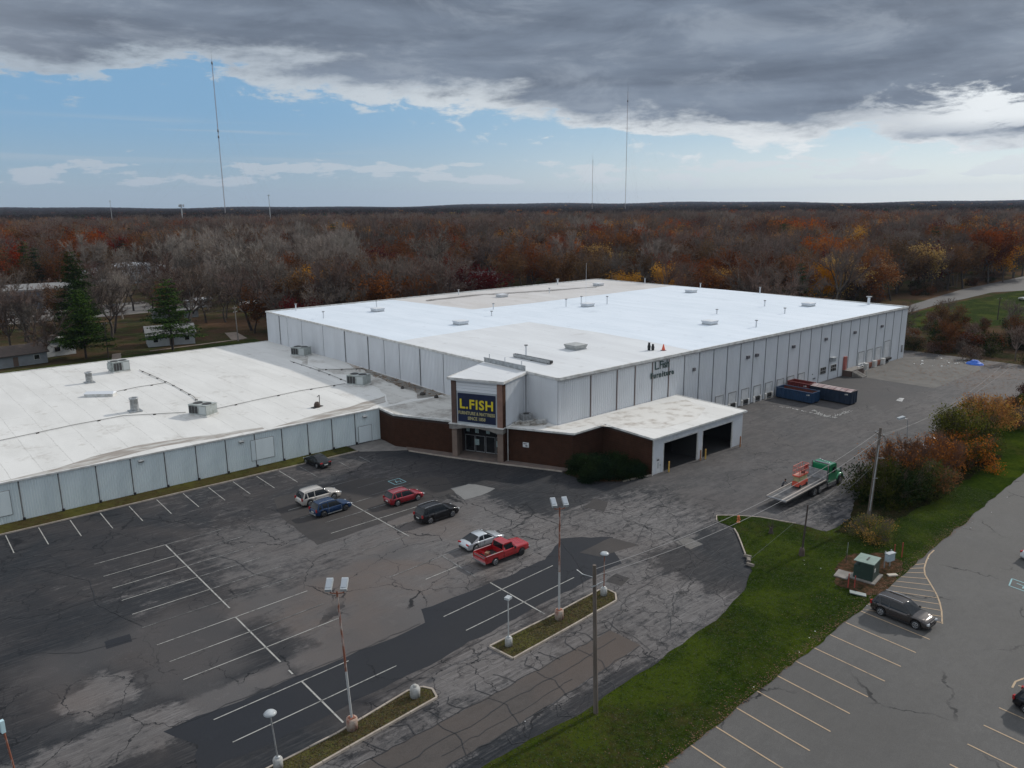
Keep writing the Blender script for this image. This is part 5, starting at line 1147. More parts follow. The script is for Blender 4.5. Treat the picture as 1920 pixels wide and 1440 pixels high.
# flatbed tow truck
tr = thing('flatbed_truck', 'green-cabbed flatbed truck with its grey deck tilted down at the back', 'truck', (13.4, -28.82, 0), 0)
GRN = paint('truck_green', (.004, .19, .072), .9, .3, .1); DECK = mat('steel_deck', (.15, .145, .14), (.075, .072, .070), 1.2, .5, .3, bump=.1)
X = lambda x: x - 13.4
def zdeck(x): return 1.02 + (x - 6.75) * .045
dk = MB(); 
for k in range(9):
    a = 6.75 + k; b = a + .985; z0, z1 = zdeck(a), zdeck(b); y0, y1 = -1.27, 1.27
    dk = MB(); dk.add([(X(a), y0, z0), (X(b), y0, z1), (X(b), y1, z1), (X(a), y1, z0), (X(a), y0, z0 - .10), (X(b), y0, z1 - .10), (X(b), y1, z1 - .10), (X(a), y1, z0 - .10)], [(0, 1, 2, 3), (7, 6, 5, 4), (0, 4, 5, 1), (1, 5, 6, 2), (2, 6, 7, 3), (3, 7, 4, 0)])
    dk.build('deck_plate', DECK, tr)
mb = MB()
for s in (-1, 1):
    mb.obox((X(11.2), s * 1.22, zdeck(11.2) + .05), (8.9, .10, .12), 0, 0, 0, -.045)
    mb.obox((X(11.2), s * .62, zdeck(11.2) + .012), (8.6, .16, .02), 0, 0, 0, -.045)
mb.build('deck_rail', mat('pale_rail', (.42, .38, .34), rough=.5, metal=.4), tr)
MB().obox((X(6.78), 0, .99), (.12, 2.5, .16)).build('tail_lip', CHROME, tr)
MB().obox((X(11.6), 0, .93), (8.0, .9, .22), 0, 0, 0, -.045).build('subframe', BLKP, tr)
MB().box(X(10.5), -.45, .55, X(19.6), .45, .85).build('chassis', BLKP, tr)
MB().box(X(15.72), -1.2, 1.35, X(15.82), 1.2, 2.55).build('headboard', GALV, tr)
MB().box(X(15.85), -.9, 1.1, X(16.35), .9, 2.1).build('winch_frame', BLKP, tr)
# cab: sleeper box, hood with separate fenders
mb = MB(); prof = [(16.5, .95), (16.5, 2.98), (16.7, 3.08), (18.0, 3.05), (18.15, 2.95), (18.35, 2.0), (18.35, .95)]
w_ = 1.12; n = len(prof); vs = [(X(x), -w_, z) for x, z in prof] + [(X(x), w_, z) for x, z in prof]
mb.add(vs, [tuple(range(n))[::-1], tuple(range(n, 2 * n))] + [(i, (i + 1) % n, n + (i + 1) % n, n + i) for i in range(n)]); mb.build('cab', GRN, tr)
mb = MB(); prof = [(18.36, 1.0), (18.36, 1.98), (19.3, 1.92), (19.95, 1.78), (20.15, 1.55), (20.15, 1.0)]; w_ = .80; n = len(prof); vs = [(X(x), -w_ * (1 - .12 * (x > 19.5)), z) for x, z in prof] + [(X(x), w_ * (1 - .12 * (x > 19.5)), z) for x, z in prof]
mb.add(vs, [tuple(range(n))[::-1], tuple(range(n, 2 * n))] + [(i, (i + 1) % n, n + (i + 1) % n, n + i) for i in range(n)]); mb.build('hood', GRN, tr)
for s in (-1, 1):
    fp = []
    for k in range(9):
        a = math.pi * (k / 8); fp.append((X(19.35) - math.cos(a) * .78, .95 + math.sin(a) * .55))
    mb = MB(); rings = [[(x, s * .78, z), (x, s * 1.16, z - .02), (x, s * 1.18, z - .16), (x, s * .80, z - .16)] for x, z in fp]; loft(rings, mb); mb.build('fender', GRN, tr)
    MB().box(X(17.2), s * 1.135 - .01, 1.95, X(17.95), s * 1.135 + .01, 2.65).build('side_window', CGLASS, tr)
    MB().box(X(20.0), s * .9 - .14, 1.18, X(20.12), s * .9 + .14, 1.42).build('headlight', LAMP, tr)
    mb = MB(); mb.tube((X(18.2), s * 1.2, 2.2), (X(18.45), s * 1.55, 2.2), .03, n=5).box(X(18.40), s * 1.55 - .1, 1.9, X(18.48), s * 1.55 + .1, 2.55); mb.build('mirror', CHROME, tr)
    MB().tube((X(16.35), s * 1.05, 1.0), (X(16.35), s * 1.05, 3.3), .09, n=8).build('exhaust_stack', CHROME, tr)
    MB().box(X(16.2), s * 1.08 - .22, .45, X(18.1), s * 1.08 + .12, .88).build('fuel_tank', CHROME, tr); MB().box(X(14.2), s * 1.05 - .2, .5, X(15.9), s * 1.05 + .12, .92).build('tool_box', CHROME, tr)
    for xw in (19.35, 14.4, 13.15): wheel(tr, X(xw), s * (1.03 if xw > 19 else .98), .51, .30 if xw > 19 else .52, s, RIM)
MB().box(X(18.12), -1.0, 2.1, X(18.30), 1.0, 2.8).build('windscreen', CGLASS, tr)
MB().box(X(20.16), -.62, 1.05, X(20.22), .62, 1.70).build('grille', CHROME, tr); MB().box(X(20.2), -1.2, .5, X(20.5), 1.2, .85).build('bumper', CHROME, tr)
for k in range(5): MB().lathe((X(17.0) + .22 * k, -.82 + .42 * k, 3.07), [(0, 0), (.10, 0), (.09, .10), (0, .13)], 8).build('roof_lamp', LAMP, tr)
MB().box(X(16.6), -.9, 3.083, X(16.8), .9, 3.2).build('light_bar', CHROME, tr)

# scissor lift on the deck
li = thing('scissor_lift', 'orange-red folded scissor lift with cream sides standing on the truck deck', 'scissor lift', (12.1, -28.65, zdeck(12.1)), R(2.5))
ORG = mat('lift_orange', (.55, .085, .05), (.48, .07, .04), 2., .5); CREAM = mat('lift_cream', (.42, .38, .20), (.33, .29, .16), 2., .6)
MB().box(-1.1, -.42, .18, 1.1, .42, .72).build('chassis', ORG, li)
for sx_ in (-.8, .8):
    for sy_ in (-.46, .46): MB().lathe((sx_, sy_, .20), [(0, -.07), (.20, -.07), (.20, .07), (0, .07)], 12, 0, 'y').build('wheel', TYRE, li)
for k in range(4):
    z = .76 + .15 * k
    for s in (-1, 1): MB().obox((0, s * .36, z + .06), (2.0, .06, .12), 0, 0, 0, (.05 if k % 2 else -.05)).build('scissor_arm', CREAM, li)
MB().box(-.9, -.30, .74, .9, .30, 1.34).build('scissor_core', CREAM, li)
MB().box(-1.15, -.42, 1.38, 1.15, .42, 1.50).build('platform', ORG, li); MB().box(-1.0, -.34, 1.503, .95, .34, 1.515).build('platform_floor', mat('lift_floor', (.50, .26, .20), rough=.7), li)
for k in range(6):
    for s in (-1, 1): MB().tube((-1.12 + .448 * k, s * .40, 1.5), (-1.12 + .448 * k, s * .40, 2.6), .025, n=5).build('guard_post', ORG, li)
for z in (2.05, 2.6):
    for s in (-1, 1): MB().tube((-1.12, s * .40, z), (1.12, s * .40, z), .025, n=5).build('guard_rail', ORG, li)
    for xx in (-1.12, 1.12): MB().tube((xx, -.4, z), (xx, .4, z), .025, n=5).build('guard_rail', ORG, li)
MB().box(.7, -.35, 1.9, 1.05, -.05, 2.5).build('control_box', mat('dark_red_box', (.20, .02, .02), rough=.5), li); MB().box(.2, -.3, 1.52, .6, .1, 1.9).build('battery_box', GRILLE, li)

# person at the deck
def person(loc, rz):
    root = thing('person', 'person in a grey top and dark trousers leaning on the flatbed deck edge', 'person', loc, rz)
    J = {'pel': (0, 0, .95, .145), 'sp': (.05, 0, 1.15, .14), 'ch': (.15, 0, 1.36, .16), 'nk': (.24, 0, 1.52, .06), 'hd': (.30, 0, 1.62, .10), 'ht': (.32, 0, 1.74, .085),
         'lsh': (.17, .19, 1.43, .07), 'lel': (.36, .26, 1.24, .05), 'lwr': (.58, .22, 1.16, .04), 'lha': (.67, .21, 1.15, .04),
         'rsh': (.17, -.19, 1.43, .07), 'rel': (.38, -.27, 1.22, .05), 'rwr': (.60, -.22, 1.16, .04), 'rha': (.69, -.21, 1.15, .04),
         'lhp': (-.01, .10, .88, .11), 'lkn': (.07, .13, .50, .075), 'lan': (-.04, .13, .09, .05), 'lto': (.13, .14, .045, .045),
         'rhp': (-.01, -.10, .88, .11), 'rkn': (-.02, -.12, .50, .075), 'ran': (-.16, -.12, .09, .05), 'rto': (.01, -.13, .045, .045)}
    E_ = ['pel-sp', 'sp-ch', 'ch-nk', 'nk-hd', 'hd-ht', 'ch-lsh', 'lsh-lel', 'lel-lwr', 'lwr-lha', 'ch-rsh', 'rsh-rel', 'rel-rwr', 'rwr-rha', 'pel-lhp', 'lhp-lkn', 'lkn-lan', 'lan-lto', 'pel-rhp', 'rhp-rkn', 'rkn-ran', 'ran-rto']
    ks = list(J); me = bpy.data.meshes.new('body'); me.from_pydata([J[k][:3] for k in ks], [tuple(ks.index(q) for q in e.split('-')) for e in E_], [])
    m = bpy.data.materials.new('clothed_body'); m.use_nodes = True; t = NT(m.node_tree)
    sp = t.n('ShaderNodeSeparateXYZ', {0: t.n('ShaderNodeTexCoord').outputs['Object']})
    c = t.mix(t.m('GREATER_THAN', sp.outputs[2], .98), (.014, .014, .018), (.10, .10, .11)); c = t.mix(t.m('GREATER_THAN', sp.outputs[2], 1.50), c, (.28, .16, .11))
    c = t.mix(t.m('MULTIPLY', t.m('GREATER_THAN', sp.outputs[0], .56), t.m('LESS_THAN', sp.outputs[2], 1.3)), c, (.28, .16, .11))
    b = t.n('ShaderNodeBsdfPrincipled', {'Base Color': c, 'Roughness': .85}); m.node_tree.links.new(b.outputs[0], t.n('ShaderNodeOutputMaterial').inputs[0]); me.materials.append(m)
    o = put('body', me, root); md = o.modifiers.new('skin', 'SKIN')
    for i, k in enumerate(ks): me.skin_vertices[0].data[i].radius = (J[k][3], J[k][3])
    me.skin_vertices[0].data[0].use_root = True
    sb = o.modifiers.new('sub', 'SUBSURF'); sb.levels = 1; sb.render_levels = 2
    # hair and fingers
    MB().lathe((.29, 0, 1.66), [(.104, -.03), (.110, .03), (.085, .09), (.04, .12), (0, .125)], 12).build('hair', mat('dark_hair', (.02, .015, .012), rough=.9), root)
    for s in (-1, 1):
        for k in range(4): MB().tube((.66 + .0, s * .21 + (k - 1.5) * .022, 1.15), (.77 - .01 * abs(k - 1.5), s * .21 + (k - 1.5) * .03, 1.13), .011, .008, 5).build('finger', mat('skin_tone', (.28, .16, .11), rough=.7), root)
        MB().tube((.63, s * .19, 1.16), (.70, s * .15, 1.14), .012, .009, 5).build('thumb', mat('skin_tone', (.28, .16, .11)), root)
person((11.6, -26.75, 0), R(-70))

# roll-off containers
def rolloff(name, label, x0, y0, x1, y1, hh, P, inner, cover=False):
    o = thing(name, label, 'dumpster', ((x0 + x1) / 2, (y0 + y1) / 2, 0)); of = o.location.copy(); zb = .22
    MB().box(x0 + .1, y0 + .1, .12, x1 - .1, y1 - .1, zb - .003).build('skid', BLKP, o, of)
    def wall(a, b, c, d, nm='side_wall'): MB().box(a, b, zb, c, d, hh).build(nm, P, o, of)
    wall(x0, y0, x0 + .09, y1); wall(x1 - .09, y0, x1, y1); wall(x0 + .092, y1 - .09, x1 - .092, y1, 'end_wall'); wall(x0 + .092, y0, x1 - .092, y0 + .09, 'end_door')
    MB().box(x0 + .1, y0 + .1, zb, x1 - .1, y1 - .1, zb + .05).build('floor', inner, o, of)
    MB().box(x0 + .093, y0 + .1, zb + .06, x0 + .12, y1 - .1, hh - .03).box(x1 - .12, y0 + .1, zb + .06, x1 - .093, y1 - .1, hh - .03).build('lining', inner, o, of)
    n = 9
    for k in range(n):
        y = y0 + .15 + (y1 - y0 - .3) * k / (n - 1)
        for s, xx in ((-1, x0), (1, x1)): MB().box(xx + (-.09 if s < 0 else .002), y - .06, zb, xx + (-.002 if s < 0 else .09), y + .06, hh - .02).build('rib', P, o, of)
    mb = MB(); mb.box(x0 - .1, y0 - .04, hh, x0 + .1, y1 + .04, hh + .1).box(x1 - .1, y0 - .04, hh, x1 + .1, y1 + .04, hh + .1).box(x0 + .1, y0 - .04, hh, x1 - .1, y0 + .1, hh + .1).box(x0 + .1, y1 - .1, hh, x1 - .1, y1 + .04, hh + .1); mb.build('top_rail', P if not cover else BLKP, o, of)
    for xx in (x0 + .25, x1 - .25, (x0 + x1) / 2): MB().box(xx - .05, y0 - .08, zb, xx + .05, y0 - .002, hh).build('door_bar', P, o, of)
    for xx in (x0 + .3, x1 - .3): MB().lathe((xx, y0 + .3, .12), [(0, -.1), (.12, -.1), (.12, .1), (0, .1)], 10, 0, 'y').build('roller', BLKP, o, of)
    MB().box(x0 - .105, y0 + .45, hh - .45, x0 - .092, y0 + .75, hh - .25).box(x0 - .105, y0 + .85, hh - .5, x0 - .092, y0 + 1.0, hh - .3).build('sticker', PLATE, o, of)
    if cover:
        for k in range(7):
            a = y0 + (y1 - y0) * k / 7 + .04; b = y0 + (y1 - y0) * (k + 1) / 7 - .07; mb = MB()
            mb.add([(x0 - .08, a, hh + .10), (x0 - .08, b, hh + .10), ((x0 + x1) / 2, b, hh + .32), ((x0 + x1) / 2, a, hh + .32), (x1 + .08, a, hh + .10), (x1 + .08, b, hh + .10)], [(0, 3, 2, 1), (3, 4, 5, 2), (0, 4, 3), (1, 2, 5)])
            mb.build('cover_panel', mat('cover_grey_red', (.36, .30, .29), (.22, .13, .13), .7, .7), o, of)
    return o
BLUE = mat('container_blue', (.012, .045, .105), (.010, .035, .08), 1.5, .5); BLUE2 = mat('container_navy', (.010, .024, .050), (.008, .018, .036), 1.5, .5); RED = mat('container_red', (.16, .015, .014), (.11, .02, .018), 1.2, .6)
rolloff('dumpster', 'open blue roll-off container with rusty red inside, nearest the dock doors', 53.0, -7.75, 55.55, -.9, 1.9, BLUE, mat('rusty_red_lining', (.13, .025, .02), (.08, .03, .02), 1.5, .8))
rolloff('dumpster', 'dark blue roll-off container with a grey-red striped cover', 57.0, -12.5, 59.4, -5.1, 2.2, BLUE2, BLKP, True)
rolloff('dumpster', 'dark red open roll-off container squeezed between the two blue ones and the wall', 57.0, -4.9, 59.3, -.7, 2.35, RED, RED)
for x, y, z, s_, c, nm in ((53.9, -1.9, .35, .9, (.30, .32, .26), 'pale green'), (54.2, -3.2, .3, .55, (.62, .62, .60), 'white'), (53.8, -2.9, .3, .5, (.12, .11, .09), 'brown')):
    o = tag(MB().lathe((0, 0, 0), [(0, 0), (s_ * .6, .02), (s_ * .65, s_ * .8), (s_ * .4, s_ * 1.3), (0, s_ * 1.45)], 7).build('rubbish_bag', mat('bag_' + nm.replace(' ', '_'), c, rough=.9)), nm + ' rubbish bag heaped in the open blue container', 'bag'); o.location = (x, y, z)

# ------------------------------------------------------------------ lamp posts
RUSTP = mat('peeling_rust_paint', (.20, .070, .040), (.34, .30, .27), 2.2, .8, stretch=(1, 1, .35), lo=.48, hi=.6); PALEP = mat('pale_pole_paint', (.40, .41, .40), (.24, .14, .10), 1.3, .7, stretch=(1, 1, .3), lo=.5, hi=.62)
LHEAD = mat('lamp_head_metal', (.42, .45, .46), (.33, .35, .36), 3., .4); LENS = mat('lamp_lens', (.30, .33, .36), rough=.15)
BASEC = mat('pale_post_base', (.42, .42, .40), (.28, .27, .25), 2.5, .9, bump=.1); BASER = mat('rust_stained_base', (.40, .33, .27), (.22, .10, .07), 2., .9)
def twin_lamp(x, y, hh, lean, base, label, rz=0.):
    o = thing('light_pole', label, 'lamp post', (x, y, .1), 0, 'tall twin-headed lamp posts on the islands'); top = Vector((lean[0], lean[1], hh))
    MB().lathe((0, 0, 0), [(0, 0), (.38, 0), (.38, .75), (.34, .82), (0, .82)], 14).build('base', base, o)
    MB().box(-.2, -.2, .823, .2, .2, .87).build('base_plate', RUST, o)
    mid = top * .38 + Vector((0, 0, .5)); MB().tube((0, 0, .87), mid, .085, .08, 8, cap=False).build('lower_pole', PALEP, o); MB().tube(mid, top, .08, .06, 8).build('upper_pole', RUSTP, o)
    dv = Vector((math.cos(rz), math.sin(rz), 0)); nv = Vector((-dv.y, dv.x, 0))
    for s in (-1, 1):
        a = top + dv * s * .48 + Vector((0, 0, .22))
        MB().path([top - Vector((0, 0, .15)), top + dv * s * .40 - Vector((0, 0, .10)), a], .035, 6).build('arm', RUST, o)
        h_ = MB().obox(a + Vector((0, 0, .20)) + nv * .12, (.42, .95, .22), rz, 0, R(24)).build('lamp_head', LHEAD, o)
        MB().obox(a + Vector((0, 0, .325)) + nv * .08, (.34, .70, .012), rz, 0, R(24)).build('lens', LENS, h_)
        MB().tube(a - Vector((0, 0, .0)), a + Vector((0, 0, .12)), .05, n=6).build('yoke', GALV, o)
    return o
twin_lamp(-49, -31.25, 10., (-.35, .25), BASER, 'tall rusty twin-headed lamp post on the nearer grass island', R(-38))
twin_lamp(-28.9, -30.2, 9.9, (.05, .05), BASER, 'tall rusty twin-headed lamp post on the farther grass island', R(-30))
def short_lamp(x, y, hh, head, label, m=GALV, lean=(0, 0)):
    o = thing('short_lamp_post', label, 'lamp post', (x, y, .1), 0)
    MB().lathe((0, 0, 0), [(0, 0), (.30, 0), (.30, .62), (.25, .70), (0, .70)], 14).build('base', BASEC, o); MB().lathe((0, 0, .705), [(.15, 0), (.14, .10), (0, .10)], 10).build('collar', GALV, o)
    tp = Vector((lean[0], lean[1], hh)); MB().tube((0, 0, .8), tp, .05, .045, 7).build('pole', m, o)
    if head == 'disc':
        MB().lathe(tuple(tp), [(0, .02), (.36, 0), (.40, .05), (.30, .16), (.10, .22), (0, .22)], 18).build('lamp_disc', LHEAD, o); MB().lathe(tuple(tp - Vector((0, 0, .14))), [(0, 0), (.12, 0), (.12, .14), (0, .14)], 10).build('lamp_neck', GALV, o)
    elif head == 'square': MB().obox(tp + Vector((0, 0, .10)), (.50, .42, .18), .3).build('lamp_box', LHEAD, o)
    return o
short_lamp(-34.7, -30.5, 4.0, 'square', 'short pale lamp post with a square head at the near end of the farther island', PALEP)
short_lamp(-23.1, -29.9, 3.9, 'disc', 'short rusty lamp post with a round disc head at the far island tip', RUSTP)
short_lamp(-54.3, -31.5, 3.8, 'disc', 'short grey lamp post with a round disc head on the nearer island', GALV, (-.18, .10))
o = thing('post_stub', 'pale concrete lamp base with no post at the tip of the nearer island', 'post base', (-43.9, -31.1, .1))
MB().lathe((0, 0, 0), [(0, 0), (.36, 0), (.37, .6), (.30, .78), (0, .78)], 14).build('base', BASEC, o); MB().lathe((0, 0, .785), [(.16, 0), (.16, .12), (0, .14)], 10).build('cap', BASEC, o)
o = thing('short_lamp_post', 'rusty post with a pale blue lamp cut off by the left edge', 'lamp post', (-66.75, -21.9, 0)); MB().tube((0, 0, 0), (-.22, .22, 3.3), .06, n=7).build('pole', RUSTP, o); MB().obox((-.25, .25, 3.75), (.22, .26, .8), .2).build('lamp_box', mat('pale_blue_lamp', (.45, .62, .66), rough=.4), o)
o = thing('yard_light', 'slender pole with one pale floodlight behind the verge bushes', 'lamp post', (36.6, -30.6, 0)); MB().tube((0, 0, 0), (-.3, .2, 5.2), .07, .05, 7).build('pole', GALV, o); MB().tube((-.3, .2, 5.2), (-1.2, .6, 5.45), .04, n=6).build('arm', GALV, o); MB().obox((-1.35, .65, 5.5), (.95, .5, .25), R(155), 0, 0, R(12)).build('lamp_head', LHEAD, o)

# ------------------------------------------------------------------ utility poles and wires
WOOD = mat('weathered_pole_wood', (.14, .115, .095), (.09, .072, .058), 1.5, .9, stretch=(1, 1, .15)); DKWOOD = mat('dark_post_wood', (.06, .045, .038), (.04, .03, .026), 2., .9)
def wood_pole(name, x, y, hh, lean, label, r_=.16, cross=None, rz=0, m=WOOD, z=0.05):
    o = thing(name, label, 'utility pole', (x, y, z)); tp = Vector((lean[0], lean[1], hh)); MB().tube((0, 0, 0), tp, r_, r_ * .7, 10).build('pole', m, o)
    if cross:
        for zc in cross:
            c = tp * (zc / hh); dv = Vector((math.cos(rz), math.sin(rz), 0)); MB().obox(c + dv * .0, (1.5, .09, .11), rz).build('crossarm', m, o)
            for s in (-.65, .65): MB().lathe(tuple(c + dv * s + Vector((0, 0, .06))), [(0, 0), (.05, 0), (.06, .08), (.03, .16), (0, .16)], 8).build('insulator', LHEAD, o)
    return o, Vector((x, y, z)) + tp
p1, t1 = wood_pole('utility_pole', -35.6, -40.75, 11.0, (-.25, .12), 'tall bare wooden pole at the grass edge in the foreground', .17)
MB().path([(-.22, .1, 10.1), (-.75, .7, 10.3), (-1.0, 1.0, 10.6)], .03, 5).box(-.6, -.02, 9.55, .5, .05, 9.62).build('service_bracket', GALV, p1)
p2, t2 = wood_pole('utility_pole', 10.0, -37.9, 10.4, (1.3, .2), 'leaning wooden utility pole with hardware among the verge bushes', .20, (9.7,), R(60))
MB().tube((.9, .0, 7.2), (1.3, -.5, 7.2), .035, n=5).tube((.4, .1, 5.0), (.75, -.25, 5.0), .035, n=5).build('bracket', GALV, p2); MB().tube((-.14, -.14, 1.5), (.9, .02, 8.6), .05, n=5).build('riser_pipe', GALV, p2)
p3, t3 = wood_pole('bare_post', -2.6, -37.3, 5.2, (.35, -.05), 'dark bare post on the grass with a block at its foot', .10, m=DKWOOD)
MB().lathe((0, 0, 0), [(.30, 0), (.27, .5), (.18, .8), (0, .8)], 9).build('foot', mat('brown_foot', (.07, .05, .04), rough=.95), p3)
wood_pole('utility_pole', -26, 122.9, 8.5, (0, 0), 'thin dark pole behind the low wing, right of the near pines', .14, (8.0,), .5, m=DKWOOD)
wood_pole('utility_pole', 5.4, 124.8, 9.2, (-.2, 0), 'pale pole with brackets between the low wing and warehouse corner', .15, (8.6, 7.6), .5, m=mat('pale_pole_wood', (.26, .24, .22), (.18, .16, .15), 2., .9))
wood_pole('utility_pole', 266.1, 48.1, 11.2, (0, 0), 'far roadside pole, left of two beside the road', .18, (10.4,), .5); wood_pole('utility_pole', 331.1, 48.6, 11.5, (0, 0), 'far roadside pole at the right edge of the photo', .18, (10.7,), .5)
wood_pole('utility_pole', 182.9, 6.1, 6.6, (0, 0), 'short dark pole standing on the far lawn', .15, (6.0,), -.6, m=DKWOOD)
WIRE = mat('wire_grey', (.12, .12, .12), rough=.6); WIREL = mat('wire_pale', (.20, .20, .20), rough=.6)
def wire(a, b, sag, label, m=WIRE, r_=.015):
    a = Vector(a); b = Vector(b); pts = []
    for i in range(21):
        u = i / 20; p = a.lerp(b, u); p.z -= sag * 4 * u * (1 - u); pts.append(p - a)
    o = tag(MB().path(pts, r_, 4).build('overhead_wire', m), label, 'wire', 'overhead wires'); o.location = a
wire(t2 - Vector((.3, 0, .3)), t1 - Vector((0, 0, .3)), 1.3, 'wire strung between the foreground pole and the leaning pole, upper', WIREL, .02); wire(t2 - Vector((.3, .3, .9)), t1 - Vector((0, 0, .8)), 1.5, 'wire strung between the foreground pole and the leaning pole, lower', WIREL, .02); wire(t2 - Vector((.3, 0, .9)), (-2.2, -37.4, 5.1), 1.2, 'wire from the leaning pole down to the bare post', WIREL, .013)
wire(t2 - Vector((0, 0, .6)), (-62, -70, 26 - 8), 2., 'long wire from the leaning pole over the truck toward the camera side') if 0 else None
wire(t2 - Vector((.9, 0, 4.0)), (7.0, -36.0, 3.4), .1, 'short guy wire low on the leaning pole', WIREL, .013)
wire((-2.3, -37.4, 4.6), (-7.6, -34.6, .15), .0, 'pale guy wire from the bare post to the grass edge', WIREL, .013)
wire(t2 + Vector((.2, -.3, -.8)), (60, -33.5, 9.6), 1.2, 'wire running off along the verge bushes, upper'); wire(t2 + Vector((-.2, .3, -.9)), (60, -34.5, 9.4), 1.3, 'wire running off along the verge bushes, lower')
wire((5.2, 124.8, 8.7), (-26, 122.9, 8.1), .7, 'wire between the two poles behind the low wing'); wire((266.1, 48.1, 10.6), (331.1, 48.6, 10.9), 1., 'wire between the two far roadside poles')

# ------------------------------------------------------------------ small things on the verge
o = thing('transformer_box', 'dark green pad-mounted transformer with a pale green lid on the mulch', 'transformer', (-2.4, -43.6, .06), R(8)); TG = mat('transformer_green', (.022, .045, .034), (.018, .036, .028), 2., .5)
MB().box(-1.25, -1.15, 0, 1.25, 1.15, .12).build('pad', CONC, o); MB().box(-.95, -.85, .122, .95, .35, 1.75).build('cabinet', TG, o); MB().box(-.95, .352, .122, .95, .85, 1.35).build('door_section', TG, o)
MB().prism([(-1.0, -.9), (1.0, -.9), (1.0, .9), (-1.0, .9)], 1.753, 1.84, top=[1.83, 1.83, 1.80, 1.80]).build('lid', mat('pale_green_lid', (.19, .26, .22), (.15, .21, .18), 2., .5), o)
MB().box(-.35, -.15, 1.85, .35, .0, 1.87).build('lid_slot', BLKP, o); MB().box(-.6, -.868, .9, -.3, -.852, 1.25).build('warning_label', PLATE, o); MB().box(.955, -.2, .4, .97, .1, .9).build('handle_plate', GALV, o)
o = thing('meter_cabinet', 'small pale blue-grey electric cabinet on two posts behind the green transformer', 'electric box', (1.0, -44.2, .06), R(-15))
MB().box(-.45, -.18, .75, .45, .18, 1.5).build('cabinet', mat('cabinet_bluegrey', (.36, .45, .48), (.30, .37, .40), 2., .5), o)
for s in (-.38, .38): MB().box(s - .05, .19, 0, s + .05, .26, 1.7).build('post', GALV, o)
MB().box(-.5, -.24, 1.503, .5, .24, 1.56).build('lid', LHEAD, o)
for x, y, hh, lb in ((-5.6, -43.5, 1.3, 'red marker post beside the green transformer'), (-5.2, -43.9, 1.1, 'second red marker post beside the transformer, nearer the lot'), (4.2, -44.0, 1.5, 'red leaning post by the mulch under the small bush'), (3.9, -43.4, 1.2, 'shorter red post by the mulch under the small bush')):
    o = thing('marker_post', lb, 'post', (x, y, .06)); MB().tube((0, 0, 0), (.12, .05, hh), .05, n=6).build('post', mat('post_red', (.36, .05, .035), (.25, .04, .03), 4., .7), o); MB().obox((.1, .05, hh * .8), (.16, .03, .2), .4).build('tag', RED, o)
o = tag(MB().obox((0, 0, .1), (1.35, .55, .08), .0, 0, 0, R(5)).build('metal_plate', mat('plate_grey_green', (.16, .19, .18), (.22, .25, .24), 2., .6)), 'flat grey-green plate lying on red mulch left of the parked grey SUV', 'plate'); o.location = (-6.2, -44.7, .06); o.rotation_euler = (0, 0, R(-62))
o = tag(MB().box(-.8, -.6, 0, .8, .6, .10).build('concrete_slab', CONC), 'pale slab poking out left of the green transformer', 'slab'); o.location = (-3.6, -42.0, .06); o.rotation_euler = (0, 0, .2)
o = tag(MB().box(-.45, -.2, 0, .45, .2, .10).build('paving_stone', mat('pale_stone', (.42, .38, .32), rough=.9)), 'small pale stone block lying right of the transformer', 'stone'); o.location = (-.3, -45.1, .07); o.rotation_euler = (0, 0, -.6)
o = thing('marker_stake', 'thin pale-topped stake on the grass left of the transformer', 'stake', (-1.0, -41.0, .05)); MB().tube((0, 0, 0), (.05, 0, 1.0), .035, n=5).build('lower_stake', DKWOOD, o); MB().tube((.05, 0, 1.0), (.12, 0, 2.1), .025, n=5).build('upper_stake', GALV, o)
hy = thing('fire_hydrant', 'small orange-yellow fire hydrant at the tip of the grass corner', 'hydrant', (-.2, -28.5, .05)); HO = mat('hydrant_orange', (.55, .20, .05), (.50, .10, .06), 5., .6)
MB().lathe((0, 0, 0), [(.2, 0), (.2, .06), (.13, .08), (.12, .55), (.16, .58), (.15, .66), (.10, .78), (.03, .84), (0, .84)], 12).build('barrel', HO, hy); MB().tube((-.24, 0, .45), (.24, 0, .45), .06, n=8).build('side_outlets', HO, hy); MB().tube((0, -.24, .40), (0, 0, .40), .08, n=8).build('front_outlet', HO, hy)
o = thing('stump_shrub', 'small bare brown stump with twigs on the grass corner', 'stump', (-.1, -32.4, .05)); MB().lathe((0, 0, 0), [(.25, 0), (.18, .35), (.16, .6), (0, .62)], 9).build('stump', DKWOOD, o)
mb = MB()
for k in range(40):
    a = random.uniform(0, 6.28); b = random.uniform(.2, .7); mb.tube((math.cos(a) * .12, math.sin(a) * .12, .5), (math.cos(a) * b, math.sin(a) * b, random.uniform(.7, 1.5)), .012, .005, 3, cap=False)
mb.build('twigs', DKWOOD, o)
# bollards at the canopy
BOL = mat('bollard_yellow', (.50, .34, .05), (.40, .22, .06), 3., .7); BOL2 = mat('bollard_rust', (.33, .16, .06), (.24, .10, .05), 3., .8)
for x, y, hh, m_, lb in ((7.35, -13.1, 1.45, BOL, 'yellow bollard at the left side of the left canopy opening'), (14.25, -13.0, 1.45, BOL2, 'rusty orange bollard left of the canopy middle pier'), (15.15, -13.15, 1.45, BOL, 'yellow bollard right of the canopy middle pier'), (23.3, -13.2, 1.6, BOL2, 'rusty thin bollard at the right end of the canopy')):
    o = thing('bollard', lb, 'bollard', (x, y, 0), 0, 'bollards at the canopy openings'); MB().lathe((0, 0, 0), [(.10, 0), (.10, hh - .08), (.07, hh), (0, hh + .02)], 10).build('post', m_, o)
